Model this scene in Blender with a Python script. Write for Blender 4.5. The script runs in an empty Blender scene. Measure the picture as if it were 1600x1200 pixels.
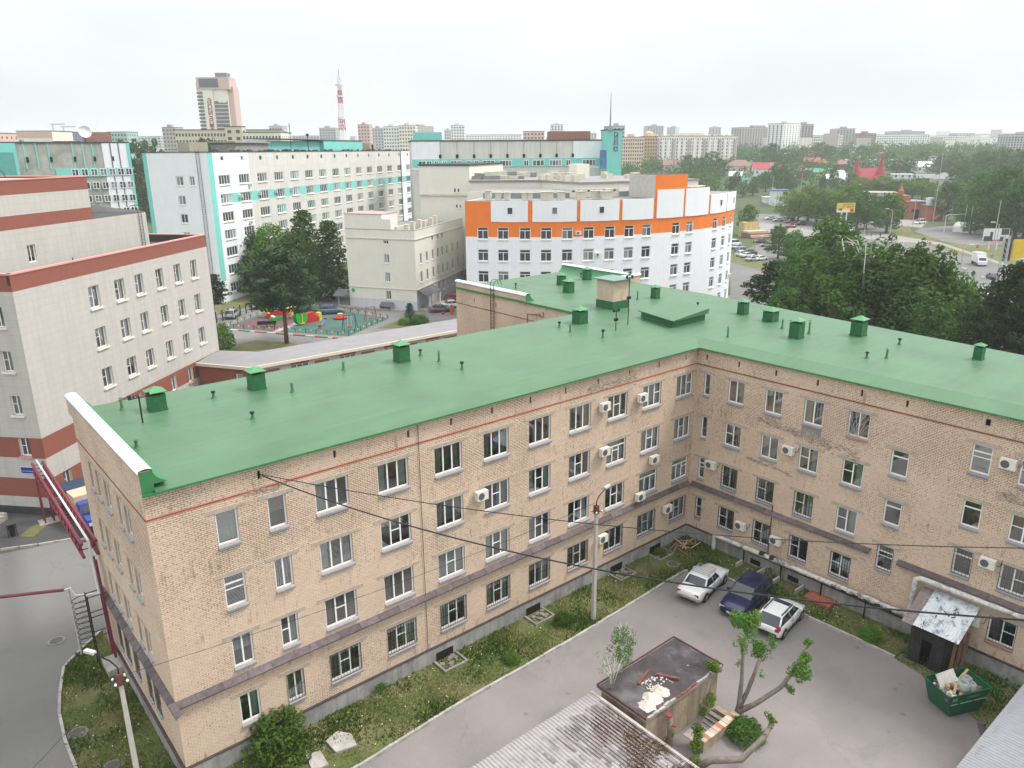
import bpy, math, random
from mathutils import Vector, Matrix, Euler
S = bpy.context.scene
COL = S.collection
RN = random.Random(11)
HAZE_D = 0.00024; SKY_H = 0.54
rad = math.radians
# ---------------------------------------------------------------- camera
cam_d = bpy.data.cameras.new('camera'); cam = bpy.data.objects.new('camera', cam_d); COL.objects.link(cam)
CAM = Vector((-45.32, -32.78, 29.22)); CROT = Euler((rad(72.974), rad(0.371), rad(-40.129)), 'XYZ')
cam.location = CAM; cam.rotation_euler = CROT
FPX = 1195.56
cam_d.sensor_width = 36; cam_d.lens = FPX / 1600 * 36; cam_d.clip_start = 0.5; cam_d.clip_end = 9000
S.camera = cam
# ---------------------------------------------------------------- sky, sun, exposure
SUN_EL, SUN_AZ = 55, 122         # degrees: elevation, compass azimuth measured from +Y to +X
wd = bpy.data.worlds.new('World'); S.world = wd; wd.use_nodes = True
nt = wd.node_tree; nt.nodes.clear(); N = nt.nodes.new; LK = nt.links.new
sky = N('ShaderNodeTexSky'); sky.sky_type = 'NISHITA'; sky.sun_disc = False
sky.sun_elevation = rad(SUN_EL); sky.sun_rotation = rad(SUN_AZ); sky.air_density = 1.2; sky.dust_density = 4.0
bg1 = N('ShaderNodeBackground'); bg1.inputs[1].default_value = 0.05; LK(sky.outputs[0], bg1.inputs[0])
# thin bright overcast veil over the blue sky
tc = N('ShaderNodeTexCoord'); mp = N('ShaderNodeMapping'); mp.inputs['Scale'].default_value = (1.1, 1.1, 3.2)
LK(tc.outputs['Generated'], mp.inputs[0])
cn = N('ShaderNodeTexNoise'); cn.inputs['Scale'].default_value = 3.0; cn.inputs['Detail'].default_value = 5; cn.inputs['Roughness'].default_value = .5
LK(mp.outputs[0], cn.inputs[0])
cr = N('ShaderNodeValToRGB'); cr.color_ramp.elements[0].position = .36; cr.color_ramp.elements[1].position = .72
cr.color_ramp.elements[0].color = (.81, .85, .86, 1); cr.color_ramp.elements[1].color = (.94, .96, .955, 1)
LK(cn.outputs[0], cr.inputs[0])
# overcast luminance law: three times as bright overhead as at the horizon, evenly all round
sx_ = N('ShaderNodeSeparateXYZ'); LK(tc.outputs['Generated'], sx_.inputs[0])
el = N('ShaderNodeMapRange'); el.inputs[1].default_value = 0; el.inputs[2].default_value = 1; el.inputs[3].default_value = SKY_H; el.inputs[4].default_value = SKY_H*3; LK(sx_.outputs[2], el.inputs[0])
bg2 = N('ShaderNodeBackground'); LK(el.outputs[0], bg2.inputs[1]); LK(cr.outputs[0], bg2.inputs[0])
ad = N('ShaderNodeMixShader'); ad.inputs[0].default_value = .93; LK(bg1.outputs[0], ad.inputs[1]); LK(bg2.outputs[0], ad.inputs[2])
wo = N('ShaderNodeOutputWorld'); LK(ad.outputs[0], wo.inputs[0])
sun_d = bpy.data.lights.new('sun', 'SUN'); sun = bpy.data.objects.new('sun', sun_d); COL.objects.link(sun)
sun_d.energy = 2.0; sun_d.angle = rad(14); sun_d.color = (1, .95, .90)
sd = Vector((math.sin(rad(SUN_AZ)) * math.cos(rad(SUN_EL)), math.cos(rad(SUN_AZ)) * math.cos(rad(SUN_EL)), math.sin(rad(SUN_EL))))
sun.rotation_euler = sd.to_track_quat('Z', 'Y').to_euler()
vs = S.view_settings; vs.view_transform = 'Standard'; vs.look = 'None'; vs.exposure = 0.78; vs.gamma = 1; vs.use_curve_mapping = False
S.cycles.use_denoising = True; S.cycles.max_bounces = 6; S.cycles.diffuse_bounces = 3; S.cycles.glossy_bounces = 3
S.cycles.transmission_bounces = 4; S.cycles.transparent_max_bounces = 16; S.cycles.volume_bounces = 1
S.cycles.use_adaptive_sampling = True; S.cycles.adaptive_threshold = .02; S.cycles.caustics_reflective = False; S.cycles.caustics_refractive = False

# ---------------------------------------------------------------- surveying helpers (photograph measurements -> places on the ground or on a wall plane)
CM = CROT.to_matrix()
def ray(u, v): return CM @ Vector(((u - 800) / FPX, -(v - 600) / FPX, -1))
def G(u, v, z=0.0):
    d = ray(u, v); t = (z - CAM.z) / d.z; return CAM + t * d
def D(u, v, dep): return CAM + dep * ray(u, v)
def WA(u, v, y=0.0):
    d = ray(u, v); return CAM + ((y - CAM.y) / d.y) * d
def WB(u, v, x=0.0):
    d = ray(u, v); return CAM + ((x - CAM.x) / d.x) * d
def depth(p): return -(CM.transposed() @ (Vector(p) - CAM)).z
def HZ(p, u, v):
    d = ray(u, v).normalized(); w = Vector((p[0], p[1], 0)) - CAM; b = d.z
    return (b * d.dot(w) - w.z) / (1 - b * b)

# ---------------------------------------------------------------- materials
MC = {}
def _base(name):
    m = bpy.data.materials.new(name); m.use_nodes = True; n = m.node_tree
    return m, n, n.nodes['Principled BSDF'], n.nodes.new, n.links.new
def mat(name, col=(.5, .5, .5), rough=.8, metal=0, var=.12, vs=1.5, bump=0, bs=25, rnd=0, spec=.3, streak=0, dirt=None, dfac=.5, ds=.7, coat=0):
    if name in MC: return MC[name]
    m, n, P, NN, L = _base(name)
    P.inputs['Roughness'].default_value = rough; P.inputs['Metallic'].default_value = metal; P.inputs['Specular IOR Level'].default_value = spec
    if coat: P.inputs['Coat Weight'].default_value = coat; P.inputs['Coat Roughness'].default_value = .05
    t = NN('ShaderNodeTexCoord'); x = NN('ShaderNodeTexNoise'); x.inputs['Scale'].default_value = vs; x.inputs['Detail'].default_value = 7; x.inputs['Roughness'].default_value = .65
    L(t.outputs['Object'], x.inputs[0])
    r = NN('ShaderNodeMapRange'); r.inputs[1].default_value = .3; r.inputs[2].default_value = .7; r.inputs[3].default_value = 1 - var; r.inputs[4].default_value = 1 + var
    L(x.outputs[0], r.inputs[0]); val = r.outputs[0]
    if rnd:
        o = NN('ShaderNodeObjectInfo'); q = NN('ShaderNodeMapRange'); q.inputs[3].default_value = 1 - rnd; q.inputs[4].default_value = 1 + rnd
        L(o.outputs['Random'], q.inputs[0]); k = NN('ShaderNodeMath'); k.operation = 'MULTIPLY'; L(val, k.inputs[0]); L(q.outputs[0], k.inputs[1]); val = k.outputs[0]
    if streak:
        mp = NN('ShaderNodeMapping'); mp.inputs['Scale'].default_value = (2.2, 2.2, .12); L(t.outputs['Object'], mp.inputs[0])
        y = NN('ShaderNodeTexNoise'); y.inputs['Scale'].default_value = 1.5; y.inputs['Detail'].default_value = 6; L(mp.outputs[0], y.inputs[0])
        q = NN('ShaderNodeMapRange'); q.inputs[1].default_value = .45; q.inputs[2].default_value = .75; q.inputs[3].default_value = 1; q.inputs[4].default_value = 1 - streak
        L(y.outputs[0], q.inputs[0]); k = NN('ShaderNodeMath'); k.operation = 'MULTIPLY'; L(val, k.inputs[0]); L(q.outputs[0], k.inputs[1]); val = k.outputs[0]
    mx = NN('ShaderNodeMix'); mx.data_type = 'RGBA'; mx.blend_type = 'MULTIPLY'; mx.inputs[0].default_value = 1
    mx.inputs[6].default_value = (*col, 1); L(val, mx.inputs[7]); out = mx.outputs[2]
    if dirt:
        y = NN('ShaderNodeTexNoise'); y.inputs['Scale'].default_value = ds; y.inputs['Detail'].default_value = 8; y.inputs['Roughness'].default_value = .7; L(t.outputs['Object'], y.inputs[0])
        q = NN('ShaderNodeMapRange'); q.inputs[1].default_value = .5; q.inputs[2].default_value = .66; q.inputs[4].default_value = dfac; L(y.outputs[0], q.inputs[0])
        m2 = NN('ShaderNodeMix'); m2.data_type = 'RGBA'; L(q.outputs[0], m2.inputs[0]); L(out, m2.inputs[6]); m2.inputs[7].default_value = (*dirt, 1); out = m2.outputs[2]
    L(out, P.inputs['Base Color'])
    if bump:
        y = NN('ShaderNodeTexNoise'); y.inputs['Scale'].default_value = bs; y.inputs['Detail'].default_value = 5; L(t.outputs['Object'], y.inputs[0])
        b = NN('ShaderNodeBump'); b.inputs['Strength'].default_value = min(1, bump); b.inputs['Distance'].default_value = .03; L(y.outputs[0], b.inputs['Height']); L(b.outputs[0], P.inputs['Normal'])
    MC[name] = m; return m

def mat_brick(name, c1, c2, mortar, gap=.022, bw=.27, bh=.100, hole=.5, stain=(.24, .18, .14), sf=.22):
    m, n, P, NN, L = _base(name); P.inputs['Roughness'].default_value = .9; P.inputs['Specular IOR Level'].default_value = .15
    t = NN('ShaderNodeTexCoord'); s = NN('ShaderNodeSeparateXYZ'); c = NN('ShaderNodeCombineXYZ'); L(t.outputs['Object'], s.inputs[0]); L(s.outputs[0], c.inputs[0]); L(s.outputs[2], c.inputs[1])
    b = NN('ShaderNodeTexBrick'); b.inputs['Scale'].default_value = 1; b.inputs['Brick Width'].default_value = bw; b.inputs['Row Height'].default_value = bh
    b.inputs['Mortar Size'].default_value = gap * .5; b.inputs['Mortar Smooth'].default_value = .2; b.inputs['Bias'].default_value = 0
    b.inputs['Color1'].default_value = (*c1, 1); b.inputs['Color2'].default_value = (*c2, 1); b.inputs['Mortar'].default_value = (*mortar, 1)
    L(c.outputs[0], b.inputs[0])
    # open joints where the pointing has fallen out
    x = NN('ShaderNodeTexNoise'); x.inputs['Scale'].default_value = 5.5; x.inputs['Detail'].default_value = 3; L(t.outputs['Object'], x.inputs[0])
    x2 = NN('ShaderNodeTexNoise'); x2.inputs['Scale'].default_value = .22; x2.inputs['Detail'].default_value = 3; L(t.outputs['Object'], x2.inputs[0])
    sm = NN('ShaderNodeMath'); sm.operation = 'ADD'; L(x.outputs[0], sm.inputs[0]); L(x2.outputs[0], sm.inputs[1])
    zz = NN('ShaderNodeMapRange'); zz.inputs[1].default_value = 2; zz.inputs[2].default_value = 15; zz.inputs[3].default_value = -.06; zz.inputs[4].default_value = .09; L(s.outputs[2], zz.inputs[0])
    s2 = NN('ShaderNodeMath'); s2.operation = 'ADD'; L(sm.outputs[0], s2.inputs[0]); L(zz.outputs[0], s2.inputs[1])
    q = NN('ShaderNodeMapRange'); q.inputs[1].default_value = 1.0; q.inputs[2].default_value = 1.16; q.inputs[4].default_value = hole; L(s2.outputs[0], q.inputs[0])
    k = NN('ShaderNodeMath'); k.operation = 'MULTIPLY'; L(b.outputs['Fac'], k.inputs[0]); L(q.outputs[0], k.inputs[1])
    mx = NN('ShaderNodeMix'); mx.data_type = 'RGBA'; L(k.outputs[0], mx.inputs[0]); L(b.outputs[0], mx.inputs[6]); mx.inputs[7].default_value = (.045, .035, .03, 1)
    # broad tonal drift and soot patches
    d = NN('ShaderNodeTexNoise'); d.inputs['Scale'].default_value = .35; d.inputs['Detail'].default_value = 8; d.inputs['Roughness'].default_value = .7; L(t.outputs['Object'], d.inputs[0])
    dr = NN('ShaderNodeMapRange'); dr.inputs[1].default_value = .3; dr.inputs[2].default_value = .7; dr.inputs[3].default_value = .9; dr.inputs[4].default_value = 1.08; L(d.outputs[0], dr.inputs[0])
    m2 = NN('ShaderNodeMix'); m2.data_type = 'RGBA'; m2.blend_type = 'MULTIPLY'; m2.inputs[0].default_value = 1; L(mx.outputs[2], m2.inputs[6]); L(dr.outputs[0], m2.inputs[7])
    mp = NN('ShaderNodeMapping'); mp.inputs['Scale'].default_value = (.9, .9, .35); L(t.outputs['Object'], mp.inputs[0])
    e = NN('ShaderNodeTexNoise'); e.inputs['Scale'].default_value = .9; e.inputs['Detail'].default_value = 9; e.inputs['Roughness'].default_value = .75; L(mp.outputs[0], e.inputs[0])
    er = NN('ShaderNodeMapRange'); er.inputs[1].default_value = .57; er.inputs[2].default_value = .78; er.inputs[4].default_value = sf; L(e.outputs[0], er.inputs[0])
    m3 = NN('ShaderNodeMix'); m3.data_type = 'RGBA'; L(er.outputs[0], m3.inputs[0]); L(m2.outputs[2], m3.inputs[6]); m3.inputs[7].default_value = (*stain, 1)
    zm = NN('ShaderNodeMath'); zm.operation = 'SUBTRACT'; L(s.outputs[2], zm.inputs[0]); zm.inputs[1].default_value = 1.97
    zf = NN('ShaderNodeMath'); zf.operation = 'FLOORED_MODULO'; L(zm.outputs[0], zf.inputs[0]); zf.inputs[1].default_value = 3.3
    zr_ = NN('ShaderNodeMapRange'); zr_.inputs[1].default_value = 1.9; zr_.inputs[2].default_value = 2.2; L(zf.outputs[0], zr_.inputs[0])
    xm = NN('ShaderNodeMapping'); xm.inputs['Scale'].default_value = (3.5, 3.5, .5); L(t.outputs['Object'], xm.inputs[0]); xn = NN('ShaderNodeTexNoise'); xn.inputs['Scale'].default_value = 1; xn.inputs['Detail'].default_value = 6; xn.inputs['Roughness'].default_value = .7; L(xm.outputs[0], xn.inputs[0])
    xr = NN('ShaderNodeMapRange'); xr.inputs[1].default_value = .56; xr.inputs[2].default_value = .68; xr.inputs[4].default_value = .75; L(xn.outputs[0], xr.inputs[0])
    zd = NN('ShaderNodeMapRange'); zd.inputs[1].default_value = 2.62; zd.inputs[2].default_value = 3.05; zd.inputs[3].default_value = 1; zd.inputs[4].default_value = 0; L(zf.outputs[0], zd.inputs[0]); zk = NN('ShaderNodeMath'); zk.operation = 'MULTIPLY'; L(zr_.outputs[0], zk.inputs[0]); L(zd.outputs[0], zk.inputs[1])
    xk = NN('ShaderNodeMath'); xk.operation = 'MULTIPLY'; L(zk.outputs[0], xk.inputs[0]); L(xr.outputs[0], xk.inputs[1])
    m4 = NN('ShaderNodeMix'); m4.data_type = 'RGBA'; L(xk.outputs[0], m4.inputs[0]); L(m3.outputs[2], m4.inputs[6]); m4.inputs[7].default_value = (.14, .095, .08, 1)
    L(m4.outputs[2], P.inputs['Base Color'])
    bp = NN('ShaderNodeBump'); bp.inputs['Strength'].default_value = .6; bp.inputs['Distance'].default_value = .03; bp.invert = True; L(b.outputs['Fac'], bp.inputs['Height']); L(bp.outputs[0], P.inputs['Normal'])
    MC[name] = m; return m

def mat_panel(name, col, w=.6, h=.6, joint=.8, gap=.012, var=.05, rough=.6, streak=.1):
    """cladding / precast panels: fine joints on an x-z grid in object space"""
    m, n, P, NN, L = _base(name); P.inputs['Roughness'].default_value = rough; P.inputs['Specular IOR Level'].default_value = .3
    t = NN('ShaderNodeTexCoord'); s = NN('ShaderNodeSeparateXYZ'); c = NN('ShaderNodeCombineXYZ'); L(t.outputs['Object'], s.inputs[0]); L(s.outputs[0], c.inputs[0]); L(s.outputs[2], c.inputs[1])
    b = NN('ShaderNodeTexBrick'); b.offset = 0; b.inputs['Scale'].default_value = 1; b.inputs['Brick Width'].default_value = w; b.inputs['Row Height'].default_value = h
    b.inputs['Mortar Size'].default_value = gap; b.inputs['Mortar Smooth'].default_value = .3
    b.inputs['Color1'].default_value = (*[x * (1 - var) for x in col], 1); b.inputs['Color2'].default_value = (*[min(1, x * (1 + var)) for x in col], 1); b.inputs['Mortar'].default_value = (*[x * joint for x in col], 1)
    L(c.outputs[0], b.inputs[0])
    mp = NN('ShaderNodeMapping'); mp.inputs['Scale'].default_value = (1.5, 1.5, .1); L(t.outputs['Object'], mp.inputs[0])
    e = NN('ShaderNodeTexNoise'); e.inputs['Scale'].default_value = 1.2; e.inputs['Detail'].default_value = 7; L(mp.outputs[0], e.inputs[0])
    er = NN('ShaderNodeMapRange'); er.inputs[1].default_value = .4; er.inputs[2].default_value = .75; er.inputs[3].default_value = 1.03; er.inputs[4].default_value = 1 - streak; L(e.outputs[0], er.inputs[0])
    m2 = NN('ShaderNodeMix'); m2.data_type = 'RGBA'; m2.blend_type = 'MULTIPLY'; m2.inputs[0].default_value = 1; L(b.outputs[0], m2.inputs[6]); L(er.outputs[0], m2.inputs[7])
    L(m2.outputs[2], P.inputs['Base Color']); MC[name] = m; return m

def mat_leaf(name, c1, c2, rnd=.25, trans=.35):
    m, n, P, NN, L = _base(name); n.nodes.remove(P)
    t = NN('ShaderNodeTexCoord'); x = NN('ShaderNodeTexNoise'); x.inputs['Scale'].default_value = .9; x.inputs['Detail'].default_value = 4; L(t.outputs['Object'], x.inputs[0])
    g = NN('ShaderNodeNewGeometry')
    k = NN('ShaderNodeMath'); k.operation = 'MULTIPLY_ADD'; L(g.outputs['Random Per Island'], k.inputs[0]); k.inputs[1].default_value = .55; 
    mr = NN('ShaderNodeMapRange'); mr.inputs[1].default_value = .3; mr.inputs[2].default_value = .7; mr.inputs[3].default_value = -.05; mr.inputs[4].default_value = .5; L(x.outputs[0], mr.inputs[0]); L(mr.outputs[0], k.inputs[2])
    mx = NN('ShaderNodeMix'); mx.data_type = 'RGBA'; L(k.outputs[0], mx.inputs[0]); mx.inputs[6].default_value = (*c1, 1); mx.inputs[7].default_value = (*c2, 1)
    o = NN('ShaderNodeObjectInfo'); q = NN('ShaderNodeMapRange'); q.inputs[3].default_value = 1 - rnd; q.inputs[4].default_value = 1 + rnd; L(o.outputs['Random'], q.inputs[0])
    hs = NN('ShaderNodeHueSaturation'); L(mx.outputs[2], hs.inputs['Color']); L(q.outputs[0], hs.inputs['Value'])
    hm = NN('ShaderNodeMapRange'); hm.inputs[3].default_value = .485; hm.inputs[4].default_value = .515; L(o.outputs['Random'], hm.inputs[0]); L(hm.outputs[0], hs.inputs['Hue'])
    d = NN('ShaderNodeBsdfDiffuse'); tr = NN('ShaderNodeBsdfTranslucent'); ms = NN('ShaderNodeMixShader'); ms.inputs[0].default_value = trans
    L(hs.outputs[0], d.inputs[0]); L(hs.outputs[0], tr.inputs[0]); L(d.outputs[0], ms.inputs[1]); L(tr.outputs[0], ms.inputs[2])
    L(ms.outputs[0], n.nodes['Material Output'].inputs[0]); MC[name] = m; return m

def mat_glass(name, tint=(.66, .72, .73), refl=.26):
    """thin window pane: see-through with a mirror coat that strengthens at grazing angles"""
    m, n, P, NN, L = _base(name); n.nodes.remove(P)
    tr = NN('ShaderNodeBsdfTransparent'); tr.inputs[0].default_value = (*tint, 1); gl = NN('ShaderNodeBsdfGlossy'); gl.inputs['Roughness'].default_value = .02; gl.inputs[0].default_value = (.9, .95, .95, 1)
    lw = NN('ShaderNodeLayerWeight'); lw.inputs[0].default_value = .35; q = NN('ShaderNodeMapRange'); q.inputs[3].default_value = refl; q.inputs[4].default_value = .85; L(lw.outputs['Fresnel'], q.inputs[0])
    ms = NN('ShaderNodeMixShader'); L(q.outputs[0], ms.inputs[0]); L(tr.outputs[0], ms.inputs[1]); L(gl.outputs[0], ms.inputs[2]); L(ms.outputs[0], n.nodes['Material Output'].inputs[0]); MC[name] = m; return m

def mat_farglass(name, dark=(.03, .035, .045), light=(.42, .46, .44), frac=.35):
    """distant glazing: dark rooms, some with pale blinds drawn (per object and per pane)"""
    m, n, P, NN, L = _base(name); P.inputs['Roughness'].default_value = .12; P.inputs['Specular IOR Level'].default_value = .6
    g = NN('ShaderNodeNewGeometry'); o = NN('ShaderNodeObjectInfo'); a = NN('ShaderNodeMath'); a.operation = 'ADD'; L(g.outputs['Random Per Island'], a.inputs[0]); L(o.outputs['Random'], a.inputs[1])
    q = NN('ShaderNodeMapRange'); q.inputs[1].default_value = 2 - 2 * frac; q.inputs[2].default_value = 2; q.inputs[4].default_value = 1; L(a.outputs[0], q.inputs[0])
    mx = NN('ShaderNodeMix'); mx.data_type = 'RGBA'; L(q.outputs[0], mx.inputs[0]); mx.inputs[6].default_value = (*dark, 1); mx.inputs[7].default_value = (*light, 1); L(mx.outputs[2], P.inputs['Base Color']); MC[name] = m; return m

def mat_ground(name, c1, c2, c3, s1=.15, s2=1.2, bump=.5, bs=14, rough=.95, lo=.42, hi=.6, fine=.18, c3f=.8, c3lo=.56, c3hi=.66, crack=0):
    """soil / grass / asphalt sheets: two-scale blotches plus grit"""
    m, n, P, NN, L = _base(name); P.inputs['Roughness'].default_value = rough; P.inputs['Specular IOR Level'].default_value = .15
    t = NN('ShaderNodeTexCoord')
    def noise(sc, det=6, ro=.65):
        x = NN('ShaderNodeTexNoise'); x.inputs['Scale'].default_value = sc; x.inputs['Detail'].default_value = det; x.inputs['Roughness'].default_value = ro; L(t.outputs['Object'], x.inputs[0]); return x.outputs[0]
    def mr(v, a, b, c, d):
        q = NN('ShaderNodeMapRange'); q.inputs[1].default_value = a; q.inputs[2].default_value = b; q.inputs[3].default_value = c; q.inputs[4].default_value = d; L(v, q.inputs[0]); return q.outputs[0]
    a = NN('ShaderNodeMix'); a.data_type = 'RGBA'; L(mr(noise(s1, 8), lo, hi, 0, 1), a.inputs[0]); a.inputs[6].default_value = (*c1, 1); a.inputs[7].default_value = (*c2, 1)
    b = NN('ShaderNodeMix'); b.data_type = 'RGBA'; L(mr(noise(s2, 8, .7), c3lo, c3hi, 0, c3f), b.inputs[0]); L(a.outputs[2], b.inputs[6]); b.inputs[7].default_value = (*c3, 1)
    f = NN('ShaderNodeMix'); f.data_type = 'RGBA'; f.blend_type = 'MULTIPLY'; f.inputs[0].default_value = 1; L(b.outputs[2], f.inputs[6]); L(mr(noise(bs, 4), .3, .7, 1 - fine, 1 + fine), f.inputs[7])
    out = f.outputs[2]
    if crack:
        wn = NN('ShaderNodeTexNoise'); wn.inputs['Scale'].default_value = .6; wn.inputs['Detail'].default_value = 5; L(t.outputs['Object'], wn.inputs[0])
        wm = NN('ShaderNodeMix'); wm.data_type = 'RGBA'; wm.inputs[0].default_value = .12; L(t.outputs['Object'], wm.inputs[6]); sc = NN('ShaderNodeVectorMath'); sc.operation = 'SCALE'; sc.inputs['Scale'].default_value = 14; L(wn.outputs[1], sc.inputs[0]); L(sc.outputs[0], wm.inputs[7])
        vo = NN('ShaderNodeTexVoronoi'); vo.feature = 'DISTANCE_TO_EDGE'; vo.inputs['Scale'].default_value = .17; L(wm.outputs[2], vo.inputs[0])
        ck = NN('ShaderNodeMath'); ck.operation = 'MULTIPLY'; L(mr(vo.outputs[0], 0, .006, crack, 0), ck.inputs[0]); L(mr(noise(.11, 3), .45, .6, 0, 1), ck.inputs[1])
        cm_ = NN('ShaderNodeMix'); cm_.data_type = 'RGBA'; L(ck.outputs[0], cm_.inputs[0]); L(out, cm_.inputs[6]); cm_.inputs[7].default_value = (.03,.03,.03,1); out = cm_.outputs[2]
    if crack:
        sv = NN('ShaderNodeTexVoronoi'); sv.inputs['Scale'].default_value = .55; L(t.outputs['Object'], sv.inputs[0]); sm_ = NN('ShaderNodeMix'); sm_.data_type = 'RGBA'; L(mr(sv.outputs['Distance'], .02, .11, .42, 0), sm_.inputs[0]); L(out, sm_.inputs[6]); sm_.inputs[7].default_value = (.05,.046,.045,1); out = sm_.outputs[2]
    L(out, P.inputs['Base Color'])
    if bump:
        bp = NN('ShaderNodeBump'); bp.inputs['Strength'].default_value = bump; bp.inputs['Distance'].default_value = .04; L(noise(bs * 1.7, 6), bp.inputs['Height']); L(bp.outputs[0], P.inputs['Normal'])
    MC[name] = m; return m

# ---------------------------------------------------------------- geometry helpers
WM = {}        # world matrix of every object we make
class MB:
    def __init__(s): s.v = []; s.f = []; s.m = []
    def quad(s, a, b, c, d, m=0):
        i = len(s.v); s.v += [tuple(a), tuple(b), tuple(c), tuple(d)]; s.f.append((i, i+1, i+2, i+3)); s.m.append(m); return s
    def poly(s, pts, m=0):
        i = len(s.v); s.v += [tuple(p) for p in pts]; s.f.append(tuple(range(i, i + len(pts)))); s.m.append(m); return s
    def box(s, x0, x1, y0, y1, z0, z1, m=0, M=None):
        i = len(s.v); P = [(x0,y0,z0),(x1,y0,z0),(x1,y1,z0),(x0,y1,z0),(x0,y0,z1),(x1,y0,z1),(x1,y1,z1),(x0,y1,z1)]
        if M is not None: P = [tuple(M @ Vector(p)) for p in P]
        s.v += P
        for f in ((3,2,1,0),(4,5,6,7),(0,1,5,4),(1,2,6,5),(2,3,7,6),(3,0,4,7)): s.f.append(tuple(i + k for k in f)); s.m.append(m)
        return s
    def bar(s, p, q, w, h=None, m=0, up=(0,0,1)):
        p, q = Vector(p), Vector(q); d = q - p; L = d.length
        if L < 1e-6: return s
        x = d / L; u = Vector(up)
        if abs(x.dot(u)) > .98: u = Vector((1,0,0))
        y = u.cross(x).normalized(); z = x.cross(y); h = h or w
        M = Matrix(((x.x,y.x,z.x,p.x),(x.y,y.y,z.y,p.y),(x.z,y.z,z.z,p.z),(0,0,0,1)))
        return s.box(0, L, -w/2, w/2, -h/2, h/2, m, M)
    def prism(s, pts, z0, z1, m=0, mt=None):
        n = len(pts); i = len(s.v)
        ar = sum(pts[k][0]*pts[(k+1)%n][1]-pts[(k+1)%n][0]*pts[k][1] for k in range(n))
        if ar < 0: pts = pts[::-1]
        s.v += [(p[0],p[1],z0) for p in pts] + [(p[0],p[1],z1) for p in pts]
        for k in range(n):
            k2 = (k+1) % n; s.f.append((i+k, i+k2, i+n+k2, i+n+k)); s.m.append(m)
        s.f.append(tuple(i+n+k for k in range(n))); s.m.append(m if mt is None else mt)
        s.f.append(tuple(i+n-1-k for k in range(n))); s.m.append(m); return s
    def cyl(s, p, q, r, r2=None, n=8, m=0, cap=True):
        return s.tube([p, q], [r, r if r2 is None else r2], n, m, cap)
    def tube(s, pts, r, n=6, m=0, cap=True):
        pts = [Vector(p) for p in pts]; rs = r if isinstance(r, (list, tuple)) else [r] * len(pts); i0 = len(s.v); K = len(pts); ux = None
        for k, p in enumerate(pts):
            d = (pts[min(k+1, K-1)] - pts[max(k-1, 0)])
            d = d.normalized() if d.length > 1e-9 else Vector((0,0,1))
            if ux is None:
                ux = d.orthogonal().normalized()
            ux = (ux - d * ux.dot(d)); ux = ux.normalized() if ux.length > 1e-6 else d.orthogonal().normalized(); uy = d.cross(ux)
            for j in range(n):
                a = 2 * math.pi * j / n; s.v.append(tuple(p + (ux * math.cos(a) + uy * math.sin(a)) * rs[k]))
        for k in range(K - 1):
            for j in range(n):
                j2 = (j + 1) % n; s.f.append((i0+k*n+j, i0+k*n+j2, i0+(k+1)*n+j2, i0+(k+1)*n+j)); s.m.append(m)
        if cap:
            s.f.append(tuple(i0 + n - 1 - j for j in range(n))); s.m.append(m); s.f.append(tuple(i0 + (K-1)*n + j for j in range(n))); s.m.append(m)
        return s
    def lathe(s, prof, n=12, m=0, c=(0,0,0)):
        i = len(s.v); K = len(prof)
        for r, z in prof:
            for j in range(n): a = 2*math.pi*j/n; s.v.append((c[0]+r*math.cos(a), c[1]+r*math.sin(a), c[2]+z))
        for k in range(K-1):
            for j in range(n): j2=(j+1)%n; s.f.append((i+k*n+j,i+k*n+j2,i+(k+1)*n+j2,i+(k+1)*n+j)); s.m.append(m)
        return s
    def mesh(s, name, mats, smooth=False):
        me = bpy.data.meshes.new(name); me.from_pydata(s.v, [], s.f)
        for k in (mats if isinstance(mats, (list, tuple)) else [mats]): me.materials.append(k)
        me.polygons.foreach_set('material_index', s.m)
        if smooth: me.polygons.foreach_set('use_smooth', [True] * len(s.f))
        me.update(); return me
    def build(s, name, mats, parent=None, W=None, smooth=False):
        return obj(name, s.mesh(name, mats, smooth), parent, W)
def obj(name, me, parent=None, W=None):
    o = bpy.data.objects.new(name, me); COL.objects.link(o); W = W if W is not None else Matrix.Identity(4); WM[o] = W
    if parent is not None: o.parent = parent; o.matrix_parent_inverse = WM[parent].inverted()
    o.matrix_basis = W; return o
def T(x, y, z=0, a=0, s=1): return Matrix.Translation((x, y, z)) @ Matrix.Rotation(rad(a), 4, 'Z') @ (Matrix.Scale(s, 4) if s != 1 else Matrix.Identity(4))
def tag(o, label, cat, group=None, kind=None):
    if label: o['label'] = label
    if cat: o['category'] = cat
    if group: o['group'] = group
    if kind: o['kind'] = kind
    return o
def thing(name, label, cat, W, group=None): return tag(obj(name, None, None, W), label, cat, group)
def struct(o): o['kind'] = 'structure'; return o
def stuff(o): o['kind'] = 'stuff'; return o
def copy_thing(src, W, label=None, group=None, mats=None):
    """copy a thing, its parts and sub-parts to a new place"""
    dlt = W @ WM[src].inverted()
    def cp(o, par):
        c = o.copy(); COL.objects.link(c); WM[c] = dlt @ WM[o]
        if par is not None: c.parent = par; c.matrix_parent_inverse = WM[par].inverted()
        c.matrix_basis = WM[c]
        for k in list(o.children): cp(k, c)
        return c
    r = cp(src, None)
    if label: r['label'] = label
    if group: r['group'] = group
    return r

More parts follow.
